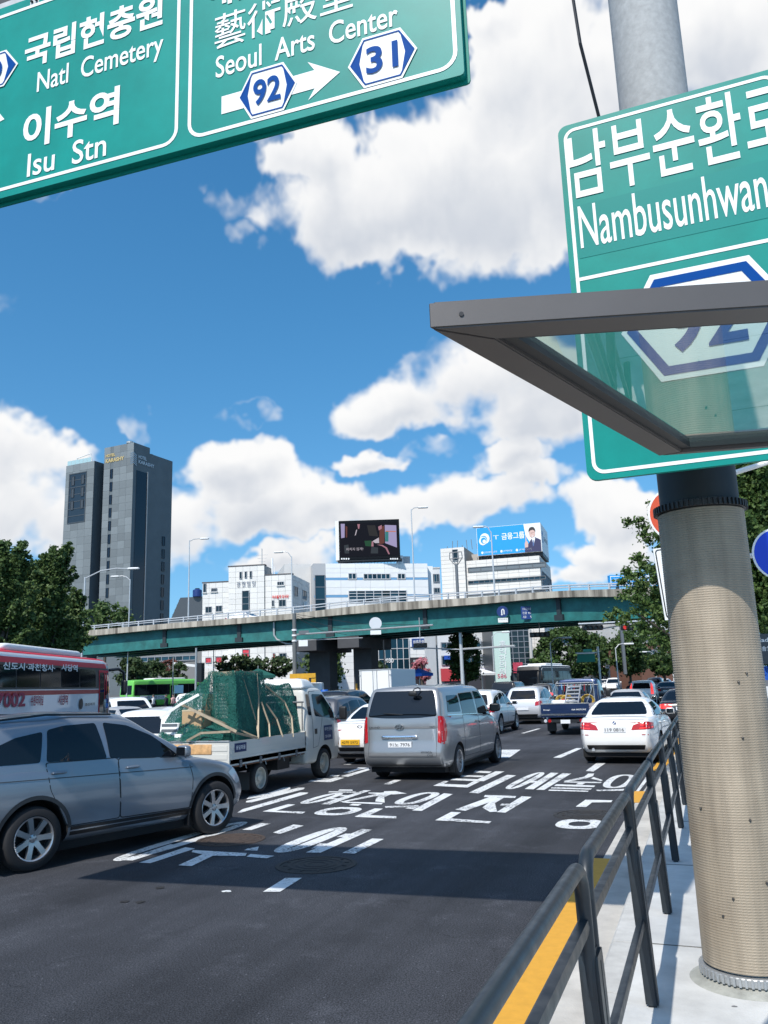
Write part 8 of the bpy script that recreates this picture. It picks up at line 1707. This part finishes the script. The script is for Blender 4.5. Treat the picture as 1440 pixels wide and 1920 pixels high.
p = at_d(358, 1250, 118); t = thing('white_canopy', 'white slanted canopy behind the green bus', 'canopy', (p.x, p.y, gz(p.x, p.y)), YAW); z = p.z-t.location.z; MB().prism([(-2.5, z+.7), (4.5, z-.3), (4.5, z-.6), (-2.5, z+.35)], 3, Matrix(((1, 0, 0, 0), (0, 0, 1, 0), (0, 1, 0, 0), (0, 0, 0, 1)))).build('roof', M_WHITE, t); [MB().cyl((x, .5, 0), (x, .5, z), .06, n=6).build('post', M_STEEL, t) for x in (-2, 4)]

# people: one skinned body each
def person(label, px, D, yaw, shirt, trousers, stride=.18, h=1.7, sit=False):
    g = gp(px, D); t = thing('person', label, 'person', tuple(g), yaw); s_ = h/1.7
    J = [(0, 0, .95), (0, .01, 1.2), (0, .02, 1.42), (0, .03, 1.52), (-.09, 0, .92), (-.10, stride, .50), (-.10, stride*.9-.05, .07), (.09, 0, .92), (.10, -stride*.4, .50), (.10, -stride-.05, .09), (-.19, .02, 1.40), (-.24, -.06, 1.14), (-.22, .10, .93), (.19, .02, 1.40), (.24, .06, 1.14), (.22, .16, .95), (-.10, stride+.10, .04), (.10, -stride+.10, .05)]
    if sit: J = [(0, 0, .80), (0, .08, 1.05), (0, .16, 1.26), (0, .2, 1.36), (-.10, .05, .80), (-.16, .42, .72), (-.16, .34, .32), (.10, .05, .80), (.16, .42, .72), (.16, .34, .32), (-.19, .16, 1.24), (-.26, .34, 1.04), (-.24, .56, 1.0), (.19, .16, 1.24), (.26, .34, 1.04), (.24, .56, 1.0), (-.16, .48, .28), (.16, .48, .28)]
    E = [(0, 1), (1, 2), (2, 3), (0, 4), (4, 5), (5, 6), (0, 7), (7, 8), (8, 9), (2, 10), (10, 11), (11, 12), (2, 13), (13, 14), (14, 15), (6, 16), (9, 17)]
    Rr = [.15, .14, .15, .06, .10, .075, .05, .10, .075, .05, .07, .05, .04, .07, .05, .04, .04, .04]
    me = bpy.data.meshes.new('body'); me.from_pydata([tuple(c*s_ for c in j) for j in J], E, []); o = link('body', me, t); md = o.modifiers.new('skin', 'SKIN')
    for v, r in zip(me.skin_vertices[0].data if me.skin_vertices else [], Rr): v.radius = (r*s_, r*.75*s_)
    if not me.skin_vertices:
        o.modifiers.remove(md); b = MB()
        for a, c in E: b.cyl(J[a], J[c], Rr[a], Rr[c], 8)
        o.data = b.mesh('body', shirt, 60)
    else:
        me.skin_vertices[0].data[0].use_root = True; o.modifiers.new('sub', 'SUBSURF').levels = 1; o.modifiers['sub'].render_levels = 1; COL.objects.unlink(o); m2 = eval_mesh(o); COL.objects.link(o); o.modifiers.clear(); o.data = m2
        for m_ in (shirt, trousers): m2.materials.append(m_)
        zc = (.98 if not sit else .86)*s_
        for pgon in m2.polygons: pgon.use_smooth = True; pgon.material_index = 0 if pgon.center.z > zc else 1
    hz = (J[3][2]+.13)*s_; hy = J[3][1]*s_
    V, F = rounded_box((.075, .09, .115), (.07, .08, .1), (3, 3, 3), 4); MB().add([(v[0]*.075*s_, hy+.02+v[1]*.09*s_, hz+v[2]*.115*s_) for v in V], F).build('head', mk('skin', (.45, .28, .2), .6), t, 60)
    V, F = rounded_box((.085, .095, .085), (.08, .09, .08), (3, 3, 3), 4); MB().add([(v[0]*.085*s_, hy+.005+v[1]*.095*s_, hz+.05*s_+v[2]*.085*s_) for v in V], F).build('hair' if not sit else 'helmet', mk('hair_black', (.012, .011, .011), .5) if not sit else M_BLACK, t, 60)
    return t
CW, CB, CP = mk('cloth_white', (.7, .7, .7), .8), mk('cloth_dark', (.015, .018, .03), .8), mk('cloth_pink', (.6, .35, .33), .8)
person('person in a white shirt walking before the green bus', 289, 74, R_(100), CW, CB); person('person in dark clothes walking before the green bus', 313, 72, R_(90), CB, CB, .14); person('person in a pale pink top walking before the green bus', 326, 73, R_(80), CP, CB, .2)
mc = pd(1180, 64); person('rider in black seated on a motorcycle far ahead', 1180, 64, 0, CB, CB, sit=True)
t = thing('motorcycle', 'dark motorcycle under the rider in black far ahead', 'motorcycle', mc, 0); MB().tube([(0, -.3, .62), (0, .1, .72), (0, .5, .78), (0, .72, 1.0)], [.12, .16, .14, .05], 8).build('body', M_BLACK, t, 50); MB().tube([(-.34, .66, 1.02), (0, .74, 1.0), (.34, .66, 1.02)], .02, 6).build('handlebar', M_CHROME, t); MB().tube([(0, .72, 1.0), (0, .95, .3)], .03, 6).build('fork', M_CHROME, t); MB().bx(-.18, .18, -.62, -.28, .78, 1.1).build('top_box', M_BLACK, t); wheel_meshes('mc', .30, .11, 'many', 6); add_wheel(t, 'mc', 0, -.45, .30, 1); add_wheel(t, 'mc', 0, .95, .30, 1)
# the white car on the flyover
p, hh = via(tx_of(362)); i = int(tx_of(362)/(len(P_)-1)*NV); q = p+nrm_[i]*6.6; car('sedan', 'white car driving on the flyover behind the rail', 'sedan', (q.x, q.y, hh[2]+.25), math.atan2(nrm_[i].y, nrm_[i].x)-R_(180), SPEC_SEDAN, PW, detail=False, plate_txt='')

bpy.data.scenes.remove(TMP); bpy.data.scenes.remove(TXS); bpy.data.objects.remove(TXO); bpy.data.curves.remove(TXC)
